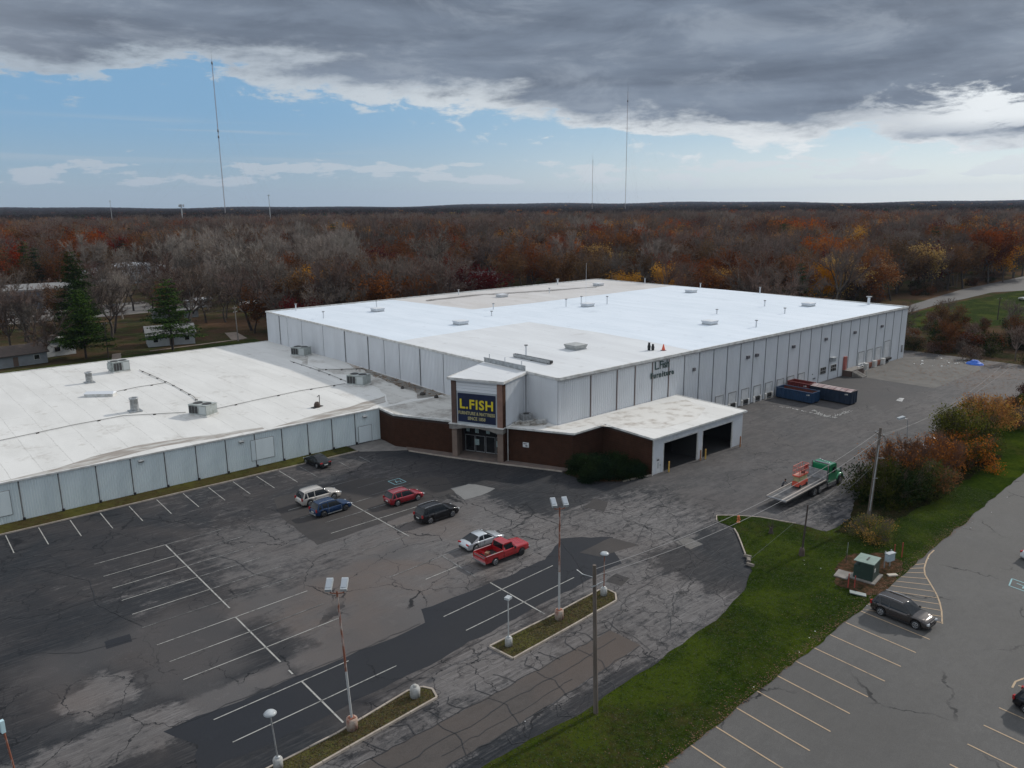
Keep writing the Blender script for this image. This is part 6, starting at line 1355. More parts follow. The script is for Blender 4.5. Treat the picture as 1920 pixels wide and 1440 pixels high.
# blue tarp heap and rubbish at the far edge of the yard
o = tag(MB().lathe((0, 0, 0), [(1.5, 0), (1.2, .35), (.9, .45), (.5, .85), (.2, .8), (0, .9)], 11, smooth=False).build('blue_tarp', mat('tarp_blue', (.02, .10, .45), (.03, .14, .55), 2., .6)), 'crumpled bright blue tarp heap at the far edge of the yard', 'tarp'); o.location = (109.8, -13.5, 0); o.scale = (1, 1.2, 1)
def litter(n, box, m, smin, smax, name, label, flatz=.06, group=None):
    mb = MB()
    for k in range(n):
        x = random.uniform(box[0], box[1]); y = random.uniform(box[2], box[3]); s_ = random.uniform(smin, smax); mb.obox((x, y, flatz + s_ * .15), (s_, s_ * .7, s_ * .3), random.uniform(0, 3), 0, random.uniform(-.4, .4))
    o = mb.build(name, m); o['kind'] = 'stuff'; return o
PAP = mat('white_litter', (.62, .62, .60), rough=.9); LEAFC = mat('fallen_leaves', (.10, .050, .025), (.17, .09, .045), 3., .9)
litter(12, (-30, 30, -46.3, -45), PAP, .04, .10, 'paper_litter', ''); litter(4, (-45, -2, -44, -38), PAP, .05, .12, 'paper_litter', ''); litter(40, (88, 112, -4, 1.5), PAP, .15, .5, 'paper_litter', '', .02) if 0 else None
litter(25, (100, 114, -12, -4), PAP, .1, .45, 'paper_litter', '', .02)
mb = MB()
for k in range(2300):                                              # leaves along the side lot edge and on the verge
    x = random.uniform(-50, 20); e = -46.9 + (x + 30) * .045 if x < 8 else -45; y = e + abs(random.gauss(0, .55)) - .15 if random.random() < .93 else random.uniform(-46.5, -42); s_ = random.uniform(.04, .11)
    a = random.uniform(0, 6.28); mb.add([(x, y, .075), (x + math.cos(a) * s_, y + math.sin(a) * s_, .09), (x - math.sin(a) * s_, y + math.cos(a) * s_, .08)], [(0, 1, 2)])
for k in range(900):
    x = random.uniform(84, 116); y = random.uniform(-26, -8) if random.random() < .8 else random.uniform(-8, 0); s_ = random.uniform(.15, .4); a = random.uniform(0, 6.28); mb.add([(x, y, .03), (x + math.cos(a) * s_, y + math.sin(a) * s_, .06), (x - math.sin(a) * s_, y + math.cos(a) * s_, .03)], [(0, 1, 2)])
o = mb.build('fallen_leaves', LEAFC); o['kind'] = 'stuff'
# pale flecks of old paint on the yard
mb = MB()
for (a, b) in (((47.8, -3.7), (48.2, -14.6)), ((47.6, -14.2), (53.7, -14.1)), ((49.8, -9.5), (47.5, -13.5))):
    for k in range(60):
        u = random.random(); x = a[0] + (b[0] - a[0]) * u + random.gauss(0, .25); y = a[1] + (b[1] - a[1]) * u + random.gauss(0, .25); s_ = random.uniform(.08, .28); mb.obox((x, y, .025), (s_, s_ * .6, .01), random.uniform(0, 3))
mb.build('paint_flecks', mat('fleck_white', (.42, .42, .40), rough=.9), lot)['kind'] = 'stuff'
tess_poly([(66, -17.3), (68.8, -16.6), (68.6, -15.9), (66.2, -16.2)], .03, .5, 'asphalt_patch', mat('white_patch', (.42, .42, .41), (.16, .16, .16), 1., .9, world=True), jitter=.2, parent=lot)
# broken curb lumps at the verge edge
for x, y in ((-6.9, -34.0), (-7.5, -34.5), (-8.3, -35.2)):
    o = tag(MB().obox((0, 0, .12), (.7, .35, .24), random.uniform(0, 3), 0, .2).build('kerb_rubble', mat('rubble', (.20, .17, .14), (.10, .09, .08), 3., .9)), 'broken kerb lump on the curved west edge of the grass', 'rubble', 'broken kerb lumps'); o.location = (x, y, .02)
# grass tufts near the camera side, too many to count
def tufts(n, poly, name, cols, z, hmin, hmax):
    xs = [p[0] for p in poly]; ys = [p[1] for p in poly]; x0, x1, y0, y1 = max(min(xs), -58), min(max(xs), 30), min(ys), max(ys)
    P = rng.uniform((x0, y0), (x1, y1), (n * 2, 2)); ins = np.zeros(len(P), bool); j = len(poly) - 1
    for i in range(len(poly)):
        xi, yi = poly[i]; xj, yj = poly[j]
        with np.errstate(divide='ignore', invalid='ignore'): ins ^= ((yi > P[:, 1]) != (yj > P[:, 1])) & (P[:, 0] < (xj - xi) * (P[:, 1] - yi) / (yj - yi) + xi)
        j = i
    P = P[ins][:n]; n = len(P); a = rng.uniform(0, 6.28, n); h_ = rng.uniform(hmin, hmax, n); w_ = rng.uniform(.02, .05, n)
    V = np.zeros((n, 3, 3)); V[:, 0] = np.c_[P[:, 0] - np.cos(a) * w_, P[:, 1] - np.sin(a) * w_, np.full(n, z)]; V[:, 1] = np.c_[P[:, 0] + np.cos(a) * w_, P[:, 1] + np.sin(a) * w_, np.full(n, z)]
    V[:, 2] = np.c_[P + rng.normal(0, .06, (n, 2)), z + h_]
    me = tri_mesh(name, V, cols, rng.choice(len(cols), n)); put(name, me, kind='stuff')
def tri_mesh(name, V, mats, mi=None):
    n = len(V); me = bpy.data.meshes.new(name); me.vertices.add(n * 3); me.vertices.foreach_set('co', V.reshape(-1).astype(np.float32)); me.loops.add(n * 3); me.loops.foreach_set('vertex_index', np.arange(n * 3, dtype=np.int32))
    me.polygons.add(n); me.polygons.foreach_set('loop_start', np.arange(0, n * 3, 3, dtype=np.int32)); me.polygons.foreach_set('loop_total', np.full(n, 3, dtype=np.int32))
    for m in mats: me.materials.append(m)
    if mi is not None: me.polygons.foreach_set('material_index', mi.astype(np.int32))
    me.update(); me.validate(); return me
GT = [mat('blade_green', (.020, .042, .008), rough=.9), mat('blade_dark', (.009, .020, .004), rough=.9), mat('blade_mid', (.014, .030, .006), rough=.9), mat('blade_straw', (.05, .045, .02), rough=.9)]
tufts(60000, verge_poly, 'grass_blades', GT, .05, .02, .06)
for P_ in (isl1, isl2): tufts(5000, P_, 'grass_blades', [mat('blade_straw2', (.075, .055, .027), rough=.9), mat('blade_olive', (.032, .040, .013), rough=.9), mat('blade_brown', (.06, .04, .02), rough=.9)], .10, .02, .07)

# ------------------------------------------------------------------ trees
def leafm(name, c1, c2, rnd=.8, trans=.25): return mat(name, c1, c2, 1.1, .85, rnd=rnd, trans=trans, lo=.35, hi=.65, detail=3, spec=.02)
BARK = mat('grey_brown_bark', (.075, .060, .050), (.11, .095, .082), 2., .95, rnd=.5); BARKP = mat('pale_bark', (.26, .23, .20), (.17, .15, .13), 1.5, .95, rnd=.4); BARKD = mat('dark_bark', (.035, .028, .024), (.055, .045, .038), 2., .95, rnd=.4)
TW = mat('twig_brown', (.105, .076, .060), (.150, .115, .094), .6, .95, rnd=.8, trans=.1); TWP = mat('twig_pale', (.26, .22, .185), (.20, .17, .145), .6, .95, rnd=.4, trans=.1); TWR = mat('twig_russet', (.12, .062, .038), (.09, .055, .04), .6, .95, rnd=.8, trans=.1)
L_BR = leafm('leaf_brown', (.150, .066, .024), (.095, .045, .020)); L_OR = leafm('leaf_orange', (.31, .108, .022), (.20, .070, .017)); L_YE = leafm('leaf_yellow', (.46, .24, .036), (.31, .155, .026)); L_RE = leafm('leaf_dark_red', (.085, .011, .010), (.055, .010, .009), .4)
L_RD = leafm('leaf_rust_red', (.22, .050, .016), (.14, .034, .012)); L_GR = leafm('needle_green', (.034, .062, .014), (.018, .036, .009), .5, .1); L_BG = leafm('needle_bright', (.048, .085, .016), (.026, .050, .010), .5, .1); L_DG = leafm('needle_dark', (.012, .028, .012), (.008, .018, .008), .4, .1)
L_OL = leafm('leaf_olive', (.060, .068, .018), (.035, .042, .012), .5); L_SH = leafm('leaf_dark_shrub', (.019, .036, .010), (.011, .020, .007), .3, .1)
L_LG = leafm('leaf_light_green', (.095, .115, .022), (.06, .08, .016), .5)

L_OB = leafm('bush_leaf_orange', (.40, .150, .028), (.24, .085, .020), .3); L_YG = leafm('bush_leaf_yellow_green', (.15, .155, .030), (.085, .095, .022), .3); L_GO = leafm('bush_leaf_gold', (.46, .25, .045), (.30, .15, .03), .3)
def rand_dirs(r, n):
    v = r.normal(size=(n, 3)); return v / np.linalg.norm(v, axis=1)[:, None]
def tree_meshes(kind, seed, Ht=15., spread=.42, twig=TW, bark=BARK, leaf=None, nleaf=0, lsize=.34, ntw=1500, fork=.28, upright=1., lspread=.75):
    """trunk with limbs as tapering tubes; the crown is fine twigs and, where it has them, leaves"""
    r = np.random.default_rng(seed); rr = random.Random(seed); mb = MB(); tips = []; segs = []
    def grow(p, d, L, rad, lev):
        n = 3 if lev < 2 else 2; q = Vector(p); dd = Vector(d)
        for i in range(n):
            dd = (dd + Vector((rr.gauss(0, .13), rr.gauss(0, .13), rr.gauss(.03, .08) + .05 * upright))).normalized(); q2 = q + dd * (L / n); r0 = rad * (1 - .30 * i / n); r1 = rad * (1 - .30 * (i + 1) / n)
            mb.tube(q, q2, r0, r1, 6 if lev == 0 else (4 if lev == 1 else 3), 0, False); segs.append((q.copy(), q2.copy(), lev)); q = q2
            if 0 < lev < 3 and rr.random() < .75:
                a = rr.uniform(0, 6.28); sd = dd.cross(Vector((math.cos(a), math.sin(a), .2))).normalized(); grow(q, (dd * .55 + sd * .8).normalized(), L * rr.uniform(.38, .6), rad * .38, lev + 1)
        if lev < 3:
            k = rr.choice((3, 4, 5)) if lev == 0 else rr.choice((2, 3))
            for i in range(k):
                a = 6.28 * i / k + rr.uniform(-.5, .5); t_ = rr.uniform(.45, .85) * (1.15 if lev == 0 else .8) * spread * 2.2
                x = dd.cross(Vector((0, 0, 1)) if abs(dd.z) < .95 else Vector((1, 0, 0))).normalized(); y = dd.cross(x); nd = (dd * math.cos(t_) + (x * math.cos(a) + y * math.sin(a)) * math.sin(t_)).normalized()
                grow(q, nd, L * rr.uniform(.62, .85) if lev else Ht * rr.uniform(.24, .32), rad * .55, lev + 1)
        else: tips.append(q.copy())
    grow((0, 0, -.1), (0, 0, 1), Ht * fork, Ht * .018, 0)
    zmax = max(t_.z for t_ in tips); k = Ht / (zmax + .6)
    mb.v = [(x * k, y * k, z * k) for x, y, z in mb.v]; trunk = mb.mesh('trunk', bark)
    fine = [(a, b) for a, b, l in segs if l >= 2]; V = []; MI = []; A = np.array([a for a, b in fine]) * k; B = np.array([b for a, b in fine]) * k
    if ntw:
        i = r.integers(0, len(A), ntw); u = r.random(ntw)[:, None]; base = A[i] * (1 - u) + B[i] * u; dd = B[i] - A[i]; dd /= np.linalg.norm(dd, axis=1)[:, None] + 1e-6
        out = dd * .7 + rand_dirs(r, ntw) * .75 + [0, 0, .18]; out /= np.linalg.norm(out, axis=1)[:, None]; L = r.uniform(.5, 1.7, ntw)[:, None] * Ht / 15
        sd = np.cross(out, rand_dirs(r, ntw)); sd /= np.linalg.norm(sd, axis=1)[:, None] + 1e-6; w = .028 * Ht / 15 * r.uniform(.7, 1.6, ntw)[:, None]
        V.append(np.stack([base - sd * w, base + sd * w, base + out * L], 1)); MI.append(np.zeros(ntw, int))
    if nleaf:
        nc = max(20, nleaf // 16); i = r.integers(0, len(A), nc); u = r.random(nc)[:, None]; cc = A[i] * (1 - u) + B[i] * u + rand_dirs(r, nc) * .5
        j = r.integers(0, nc, nleaf); c = cc[j] + r.normal(0, lspread * Ht / 15, (nleaf, 3)); a = rand_dirs(r, nleaf); b = np.cross(a, rand_dirs(r, nleaf)); b /= np.linalg.norm(b, axis=1)[:, None] + 1e-6; s_ = lsize * r.uniform(.6, 1.3, nleaf)[:, None]
        V.append(np.stack([c - a * s_ * .5, c + a * s_ * .5, c + b * s_], 1)); MI.append(np.ones(nleaf, int))
    crown = tri_mesh('crown', np.concatenate(V), [twig, leaf or twig], np.concatenate(MI))
    return trunk, crown
def pine_meshes(seed, Ht=20., R0=3.6, leaf=L_GR, n=5200, layers=15, gap=.55, base=.14, bark=BARKD):
    r = np.random.default_rng(seed); rr = random.Random(seed); mb = MB(); mb.tube((0, 0, -.1), (0, 0, Ht * .6), Ht * .016, Ht * .010, 7, cap=False); mb.tube((0, 0, Ht * .6), (0, 0, Ht * .98), Ht * .010, .03, 6, cap=False)
    br = []
    for i in range(layers):
        u = i / (layers - 1); z = Ht * (base + (1 - base) * .97 * u); Rl = R0 * (1 - u) ** .72 * (.75 + .25 * math.sin(3.14 * min(1, u * 2.6 + .25))) + .35
        for k in range(rr.choice((5, 6, 7))):
            if rr.random() < .10: continue
            a = 6.28 * k / 6 + rr.uniform(-.5, .5); L = Rl * rr.uniform(.65, 1.15); zz = z + rr.uniform(-.3, .3); e = Vector((math.cos(a) * L, math.sin(a) * L, zz + L * rr.uniform(-.10, .18)))
            mb.tube((0, 0, zz), e, .07, .02, 3, cap=False); br.append((0, 0, zz, e.x, e.y, e.z))
    br = np.array(br); L = np.hypot(br[:, 3], br[:, 4]); i = r.choice(len(br), n, p=L / L.sum()); u = r.random(n) ** .55; c = br[i, :3] * (1 - u[:, None]) + br[i, 3:] * u[:, None]
    w = (.30 + .85 * u * (1.2 - u))[:, None] * (R0 / 3.6) ** .6; c = c + r.normal(0, 1, (n, 3)) * w * [1, 1, gap * .45]
    a = rand_dirs(r, n) * [1, 1, .45]; b = rand_dirs(r, n) * [1, 1, .5]; s_ = .52 * r.uniform(.5, 1.2, n)[:, None]
    V = np.stack([c - a * s_ * .5, c + a * s_ * .5, c + b * s_], 1)
    return mb.mesh('trunk', bark), tri_mesh('crown', V, [leaf, L_DG], (r.random(n) < .25).astype(int))
def bush_meshes(seed, w, h_, leaf, n=2600, lsize=.22, twig=TWR, ntw=500, stems=9, lo_=.12, leaf2=None, p2=.3):
    r = np.random.default_rng(seed); rr = random.Random(seed); mb = MB(); E_ = []
    for k in range(stems):
        a = rr.uniform(0, 6.28); t_ = rr.uniform(.1, 1.); L = h_ * rr.uniform(.7, 1.); e = Vector((math.cos(a) * w * .5 * t_, math.sin(a) * w * .5 * t_, L * (1 - .35 * t_))); m_ = e * .5 + Vector((0, 0, L * .08))
        mb.tube((0, 0, -.05), m_, .05, .035, 4, cap=False); mb.tube(m_, e, .035, .012, 3, cap=False); E_.append((m_, e))
    nb = 34; ang = r.uniform(0, 6.28, nb); rad = np.sqrt(r.random(nb)) * w * .40; zz = h_ * (lo_ + (.92 - lo_) * r.random(nb)) * (1 - .38 * (rad / (w * .5)) ** 2); C = np.c_[np.cos(ang) * rad, np.sin(ang) * rad, zz]
    j = r.integers(0, nb, n); c = C[j] + np.clip(r.normal(0, 1, (n, 3)), -1.9, 1.9) * [w * .10, w * .10, h_ * .11]; c[:, 2] = np.clip(c[:, 2], .05, None)
    a = rand_dirs(r, n); b = rand_dirs(r, n); s_ = lsize * r.uniform(.5, 1.3, n)[:, None]; V = [np.stack([c - a * s_ * .5, c + a * s_ * .5, c + b * s_], 1)]; MI = [np.where(r.random(nb) < p2, 1, 0)[j]]
    i = r.integers(0, nb, ntw); base = C[i] + r.normal(0, .2, (ntw, 3)); out = base / (np.linalg.norm(base, axis=1)[:, None]) * .8 + rand_dirs(r, ntw) * .5 + [0, 0, .4]; out /= np.linalg.norm(out, axis=1)[:, None]; L = r.uniform(.4, 1.1, ntw)[:, None] * h_ / 3.2; sd = np.cross(out, rand_dirs(r, ntw)) * .02
    V.append(np.stack([base - sd, base + sd, base + out * L], 1)); MI.append(np.full(ntw, 2))
    return mb.mesh('trunk', BARK), tri_mesh('crown', np.concatenate(V), [leaf, leaf2 or leaf, twig], np.concatenate(MI))
def tree_thing(name, meshes, label, cat, loc, rz=0, sc=1., group=None, stem='trunk', crown='crown'):
    o = thing(name, label, cat, loc, rz, group); o.scale = (sc, sc, sc) if not isinstance(sc, tuple) else sc
    put(stem, meshes[0], o); put(crown, meshes[1], o); return o

KIND = {
    'bare_tree': [tree_meshes('b', s_, 15, .40, (TW, TW, TWR, TW)[k], (BARK, BARKD, BARK, BARKD)[k], None, 0, ntw=2600) for k, s_ in enumerate((1, 2, 3, 4))],
    'brown_tree': [tree_meshes('o', s_, 14, .42, TWR, BARKD, L_BR, 3400, .36, 900, lspread=.8) for s_ in (11, 12, 13)],
    'orange_tree': [tree_meshes('r', s_, 14, .40, TWR, BARKD, (L_OR, L_OR, L_RD)[k], 4600, .36, 500, lspread=.85) for k, s_ in enumerate((21, 22, 23))],
    'yellow_tree': [tree_meshes('y', s_, 13, .38, TW, BARK, L_YE, 4200, .34, 600, lspread=.85) for s_ in (31, 32)],
    'red_maple': [tree_meshes('m', s_, 13, .42, TWR, BARKD, L_RE, 5200, .36, 400, lspread=.9) for s_ in (41, 42)],
    'pale_tree': [tree_meshes('p', s_, 15, .30, TWP, BARKP, None, 0, ntw=2600, upright=1.6) for s_ in (51, 52)],
    'evergreen_tree': [pine_meshes(s_, 13, 2.8, (L_GR, L_DG)[k], 3000, 12) for k, s_ in enumerate((61, 62))],
}
LABK = {'bare_tree': 'bare grey-brown tree standing in the woods', 'brown_tree': 'tree with thin brown leaves standing in the woods', 'orange_tree': 'orange-leaved tree standing in the woods', 'yellow_tree': 'yellow-leaved tree standing in the woods',
        'red_maple': 'dark red leafy tree standing in the woods', 'pale_tree': 'pale-barked bare tree with upright branches in the woods', 'evergreen_tree': 'dark green conifer standing in the woods'}
# hand-placed trees the eye picks out: kind, x, y, height, spread, label
def at(az_, d): return (CAM[0] + math.cos(R(az_)) * d, CAM[1] + math.sin(R(az_)) * d)
HERO = [
    ('red_maple', 49, 152, 18, 1.15, 'big dark red maple behind the left end of the warehouse, left of the pair'), ('red_maple', 63, 158, 17.5, 1.15, 'big dark red maple behind the warehouse, right of the pair'), ('red_maple', 120, 204, 17, .8, 'round deep red maple standing behind the trailer homes'),
    ('red_maple', 55, 165, 14, 1.0, 'dark red maple between and behind the larger red pair'),
    ('yellow_tree', 226, 215, 23, 1.0, 'bright yellow-orange tree behind the centre of the warehouse'), ('orange_tree', 241, 208, 21, .9, 'orange tree right of the bright yellow one'), ('orange_tree', 209, 128, 19, 1.3, 'wide flame-orange tree behind the right half of the warehouse'),
    ('yellow_tree', 285, 195, 22, .9, 'yellow-topped tree in the woods far right of centre'), ('orange_tree', 196, 236, 20, .8, 'orange tree left of the bright yellow one'), ('orange_tree', 262, 166, 21, 1.0, 'tall orange tree above the right part of the roof'),
    ('yellow_tree', 98, 190, 13, .9, 'yellow-green tree beside the trailer homes'), ('orange_tree', 262, 205, 22, .9, 'dull orange tree in the middle of the far woods'), ('orange_tree', 302, 160, 24, 1.0, 'rusty orange tree near the horizon at right'),
    ('yellow_tree', 318, 152, 24, .8, 'yellow tree at the horizon line at right'), ('orange_tree', 300, 60, 11, 1.0, 'small orange tree beside the far road'), ('pale_tree', 200, 92, 15, 1.0, 'pale bare sycamore right of the far warehouse corner'),
    ('orange_tree', 330, 250, 27, 1.0, 'tall flame-orange tree in the far woods right of the mast'), ('red_maple', 352, 238, 27, .9, 'crimson-orange crown near the horizon right of centre'), ('orange_tree', 360, 180, 26, 1.1, 'broad dull orange tree in the far woods at right'),
    ('yellow_tree', 252, 232, 22, .8, 'golden tree between two orange ones behind the roof'), ('orange_tree', 232, 150, 17, 1.1, 'low orange-brown tree just behind the right half of the roof'), ('orange_tree', 280, 110, 16, 1.0, 'orange-brown tree left of the far road'), ('yellow_tree', 175, 150, 14, .9, 'yellow-green tree behind the back roof edge'),
    ('bare_tree', 235, 120, 22, 1.1, 'great bare dark tree above the right end of the roof'), ('bare_tree', 300, 96, 20, 1.1, 'big bare tree by the road bend'), ('orange_tree', 150, 250, 21, .9, 'orange tree far behind the tan roof'), ('orange_tree', 420, 140, 26, 1.1, 'rust-coloured tree at the right horizon'),
    ('bare_tree', 178, 118, 19, 1.0, 'large bare tree behind the right part of the roof'), ('bare_tree', 150, 170, 18, 1.1, 'large bare spreading tree behind the tan roof'), ('evergreen_tree', 76, 196, 14, .9, 'dark conifer behind the red maples'),
    ('bare_tree', 24, 143, 20, 1.1, 'large bare tree right of the near pines'), ('bare_tree', 2, 150, 19, 1.1, 'bare forked tree left of the broad pine'), ('bare_tree', -44, 150, 16, 1.1, 'bare tree at the far left behind the wing'), ('bare_tree', -38, 128, 13, 1.0, 'dark bare tree by the brown-roofed house'),
]
taken = []
for kd, x, y, hh, wd, lb in HERO:
    M_ = KIND[kd][int(abs(x)) % len(KIND[kd])]; s_ = hh / 15; tree_thing(kd, M_, lb, 'tree', (x, y, -.05), random.uniform(0, 6.28), (s_ * wd, s_ * wd, s_)); taken.append((x, y, 6))
# the three big evergreens behind the wing, and the green one behind the tan roof
PG = pine_meshes(71, 24, 7.2, L_GR, 17000, 20, base=.16); PG2 = pine_meshes(72, 16, 6.2, L_BG, 12000, 16, base=.18); PG3 = pine_meshes(73, 17.5, 7.2, L_BG, 11000, 13, gap=.35, base=.20)
tree_thing('pine_tree', PG, 'tall dark green pine behind the low wing, leftmost and highest of three', 'tree', (-27.5, 141, 0), 0); taken.append((-27.5, 141, 7))
tree_thing('pine_tree', PG2, 'shorter brighter green pine in front of the tallest one behind the low wing', 'tree', (-29.8, 127, 0), 1); taken.append((-29.8, 127, 6))
tree_thing('pine_tree', PG3, 'broad layered pine with gaps, in front of the white house', 'tree', (-11.4, 123.5, 0), 2); taken.append((-11.4, 123.5, 6))
tree_thing('pine_tree', pine_meshes(74, 12.5, 6.0, L_BG, 9000, 12), 'round green pine behind the tan section of warehouse roof', 'tree', (139, 148, 0), 0); taken.append((139, 148, 6))
tree_thing('pine_tree', pine_meshes(75, 9, 3., L_BG, 3000, 9), 'small green conifer under the red maples behind the warehouse', 'tree', (37, 152, 0), 0)
CLEAR = [(70, 118, 98, 171), (-170, 112, -140, 100), (-60, 12, 100, 131), (-50, -16, 112, 131), (104, 175, -30, 40), (175, 345, -45, 43), (345, 700, 25, 62), (40, 75, 168, 184), (95, 135, 160, 190), (-40, -6, 205, 268), (10, 45, 292, 345), (-42, 20, 340, 420), (-20, 4, 118, 138)]
def blocked(x, y):
    for a, b, c, d in CLEAR:
        if a <= x <= b and c <= y <= d: return True
    return any((x - p) ** 2 + (y - q) ** 2 < r_ * r_ for p, q, r_ in taken)
def pick_kind(az_, d, r):
    """which kinds grow where, as in the photo: pale woods left, brown centre, orange belt right"""
    u = (83 - az_) / 66.; o = mnoise.noise(Vector((az_ * .12, d * .008, 2.))); v = r.random()
    if .07 < u < .34 and 270 < d < 430: w = dict(pale_tree=.70, bare_tree=.18, brown_tree=.12)
    elif u < .2: w = dict(bare_tree=.34, brown_tree=.42, orange_tree=.12, evergreen_tree=.06, red_maple=.06)
    elif u < .5: w = dict(bare_tree=.40, brown_tree=.40, red_maple=.05, orange_tree=.08, yellow_tree=.03, evergreen_tree=.04)
    else: w = dict(bare_tree=.33, brown_tree=.36, orange_tree=.14 + .14 * max(0, o), yellow_tree=.11, red_maple=.03, pale_tree=.03, evergreen_tree=.03)
    t_ = v * sum(w.values())
    for k, p in w.items():
        t_ -= p
        if t_ <= 0: return k
    return 'bare_tree'
cand = []
fr = random.Random(5)
dd_ = 150.
while dd_ < 760:
    step = 9.6 + dd_ * .0050; n = int(R(80) * dd_ / step)
    for i in range(n):
        a = 7 + 80 * (i + fr.uniform(-.45, .45)) / n; d = dd_ + fr.uniform(-.5, .5) * step; x, y = at(a, d)
        if a > 69 and d < 345 and fr.random() < (.55 if a > 73 else .35): continue
        if not blocked(x, y) and not (d < 185 and fr.random() < .25): cand.append((d, a, x, y, pick_kind(a, d, fr) if not (a > 69 and d < 345 and fr.random() < .7) else 'bare_tree'))
    dd_ += step
for k in range(60):                                                # woods close behind the buildings
    x = fr.uniform(-60, 112); y = fr.uniform(100, 160)
    if x < 14 and y < 133: continue
    if not blocked(x, y): cand.append((math.hypot(x - CAM[0], y - CAM[1]), math.degrees(math.atan2(y - CAM[1], x - CAM[0])), x, y, fr.choice(('bare_tree', 'bare_tree', 'brown_tree'))))
cand.sort(); cnt = {}; rest = []
for d, a, x, y, k in cand:
    hh = (fr.uniform(13., 20.) + 7 * min(1, max(0, (d - 190) / 260))) * (1.08 if k in ('bare_tree', 'pale_tree') else 1.); wd = fr.uniform(.85, 1.15)
    if a > 69 and d < 345: hh *= .80
    if cnt.get(k, 0) >= (300 if k != 'brown_tree' else 290) - sum(1 for h_ in HERO if h_[0] == k): rest.append((x, y, k, hh)); continue
    c = cnt[k] = cnt.get(k, 0) + 1; M_ = KIND[k][fr.randrange(len(KIND[k]))]; s_ = hh / 15
    side = 'left' if a > 62 else ('centre' if a > 40 else 'right')
    tree_thing(k, M_, LABK[k] + {'left': ' on the left side', 'centre': ' behind the warehouse', 'right': ' on the right side'}[side], 'tree', (x, y, -.05), fr.uniform(0, 6.28), (s_ * wd, s_ * wd, s_), {'left': 'trees of the left woods', 'centre': 'trees behind the warehouse', 'right': 'trees of the right woods'}[side] + ', ' + k.replace('_', ' '))
print('individual trees', cnt, 'rest', len(rest))
# the far woods: one object, instances of low trees over the plain to the horizon
def far_tree(seed, leaf, twig, n=330, s_=.95, w=5.2, h0=3.5, h1=14.5):
    r = np.random.default_rng(seed); u = r.random(n); a = r.uniform(0, 6.28, n); rad = w * np.sqrt(r.random(n)) * np.sqrt(np.clip(1 - ((u - .45) / .62) ** 2, .02, 1)); c = np.c_[np.cos(a) * rad, np.sin(a) * rad, h0 * .5 + (h1 - h0 * .5) * u]
    p = rand_dirs(r, n); q = rand_dirs(r, n); s2 = s_ * r.uniform(.5, 1.3, n)[:, None]; return tri_mesh('far_tree', np.stack([c - p * s2 * .5, c + p * s2 * .5, c + q * s2], 1), [leaf, twig], (r.random(n) < .35).astype(int))
FARB = mat('cloud_shaded_bare_crown', (.026, .020, .018), (.036, .028, .025), .3, .95, rnd=.4, spec=0); FARO = mat('far_brown_crown', (.034, .020, .014), (.025, .017, .013), .3, .95, rnd=.4, spec=0)  # cloud shadow over the far woods is put into these dark crown colours
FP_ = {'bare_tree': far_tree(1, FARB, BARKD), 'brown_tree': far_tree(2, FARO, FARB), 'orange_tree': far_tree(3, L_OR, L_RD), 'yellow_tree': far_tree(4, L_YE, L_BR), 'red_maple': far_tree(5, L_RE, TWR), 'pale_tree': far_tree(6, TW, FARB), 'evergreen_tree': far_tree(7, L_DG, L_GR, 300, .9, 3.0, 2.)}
NK = []
for k, l_ in KIND.items():
    FP_['near_' + k] = l_[0][1]; FP_['near2_' + k] = l_[-1][1]
FK = list(FP_)
pc = bpy.data.collections.new('far_tree_shapes')
for i, k in enumerate(FK): pc.objects.link(bpy.data.objects.new('%02d_%s' % (i, k), FP_[k]))
pts, idx, scl, rot = [], [], [], []
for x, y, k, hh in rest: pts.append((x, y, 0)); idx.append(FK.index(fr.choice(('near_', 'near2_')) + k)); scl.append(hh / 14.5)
dd_ = 760.
while dd_ < 7000:
    step = 11 + (dd_ - 760) * .0030; n = int(R(84) * dd_ / step)
    for i in range(n):
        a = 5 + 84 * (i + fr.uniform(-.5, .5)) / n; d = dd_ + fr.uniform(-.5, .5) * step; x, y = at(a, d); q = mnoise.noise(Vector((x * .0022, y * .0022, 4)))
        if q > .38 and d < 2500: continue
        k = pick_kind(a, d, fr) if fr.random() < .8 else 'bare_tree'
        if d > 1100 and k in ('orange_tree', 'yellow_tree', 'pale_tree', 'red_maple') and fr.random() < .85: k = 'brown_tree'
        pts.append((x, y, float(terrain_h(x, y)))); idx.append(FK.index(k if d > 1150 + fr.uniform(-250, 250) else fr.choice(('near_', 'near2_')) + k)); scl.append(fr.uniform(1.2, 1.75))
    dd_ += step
print('far trees', len(pts))
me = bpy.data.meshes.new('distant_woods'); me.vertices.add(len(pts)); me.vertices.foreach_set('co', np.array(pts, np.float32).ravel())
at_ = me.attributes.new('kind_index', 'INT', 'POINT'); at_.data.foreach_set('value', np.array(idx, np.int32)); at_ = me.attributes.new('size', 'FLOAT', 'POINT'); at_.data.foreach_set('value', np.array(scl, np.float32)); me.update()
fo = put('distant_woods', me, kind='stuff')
ng = bpy.data.node_groups.new('scatter_trees', 'GeometryNodeTree'); ng.interface.new_socket('Geometry', in_out='INPUT', socket_type='NodeSocketGeometry'); ng.interface.new_socket('Geometry', in_out='OUTPUT', socket_type='NodeSocketGeometry')
N_ = ng.nodes; gi = N_.new('NodeGroupInput'); go = N_.new('NodeGroupOutput'); ci = N_.new('GeometryNodeCollectionInfo'); ci.inputs['Collection'].default_value = pc; ci.inputs['Separate Children'].default_value = True; ci.inputs['Reset Children'].default_value = True
ip = N_.new('GeometryNodeInstanceOnPoints'); ip.inputs['Pick Instance'].default_value = True
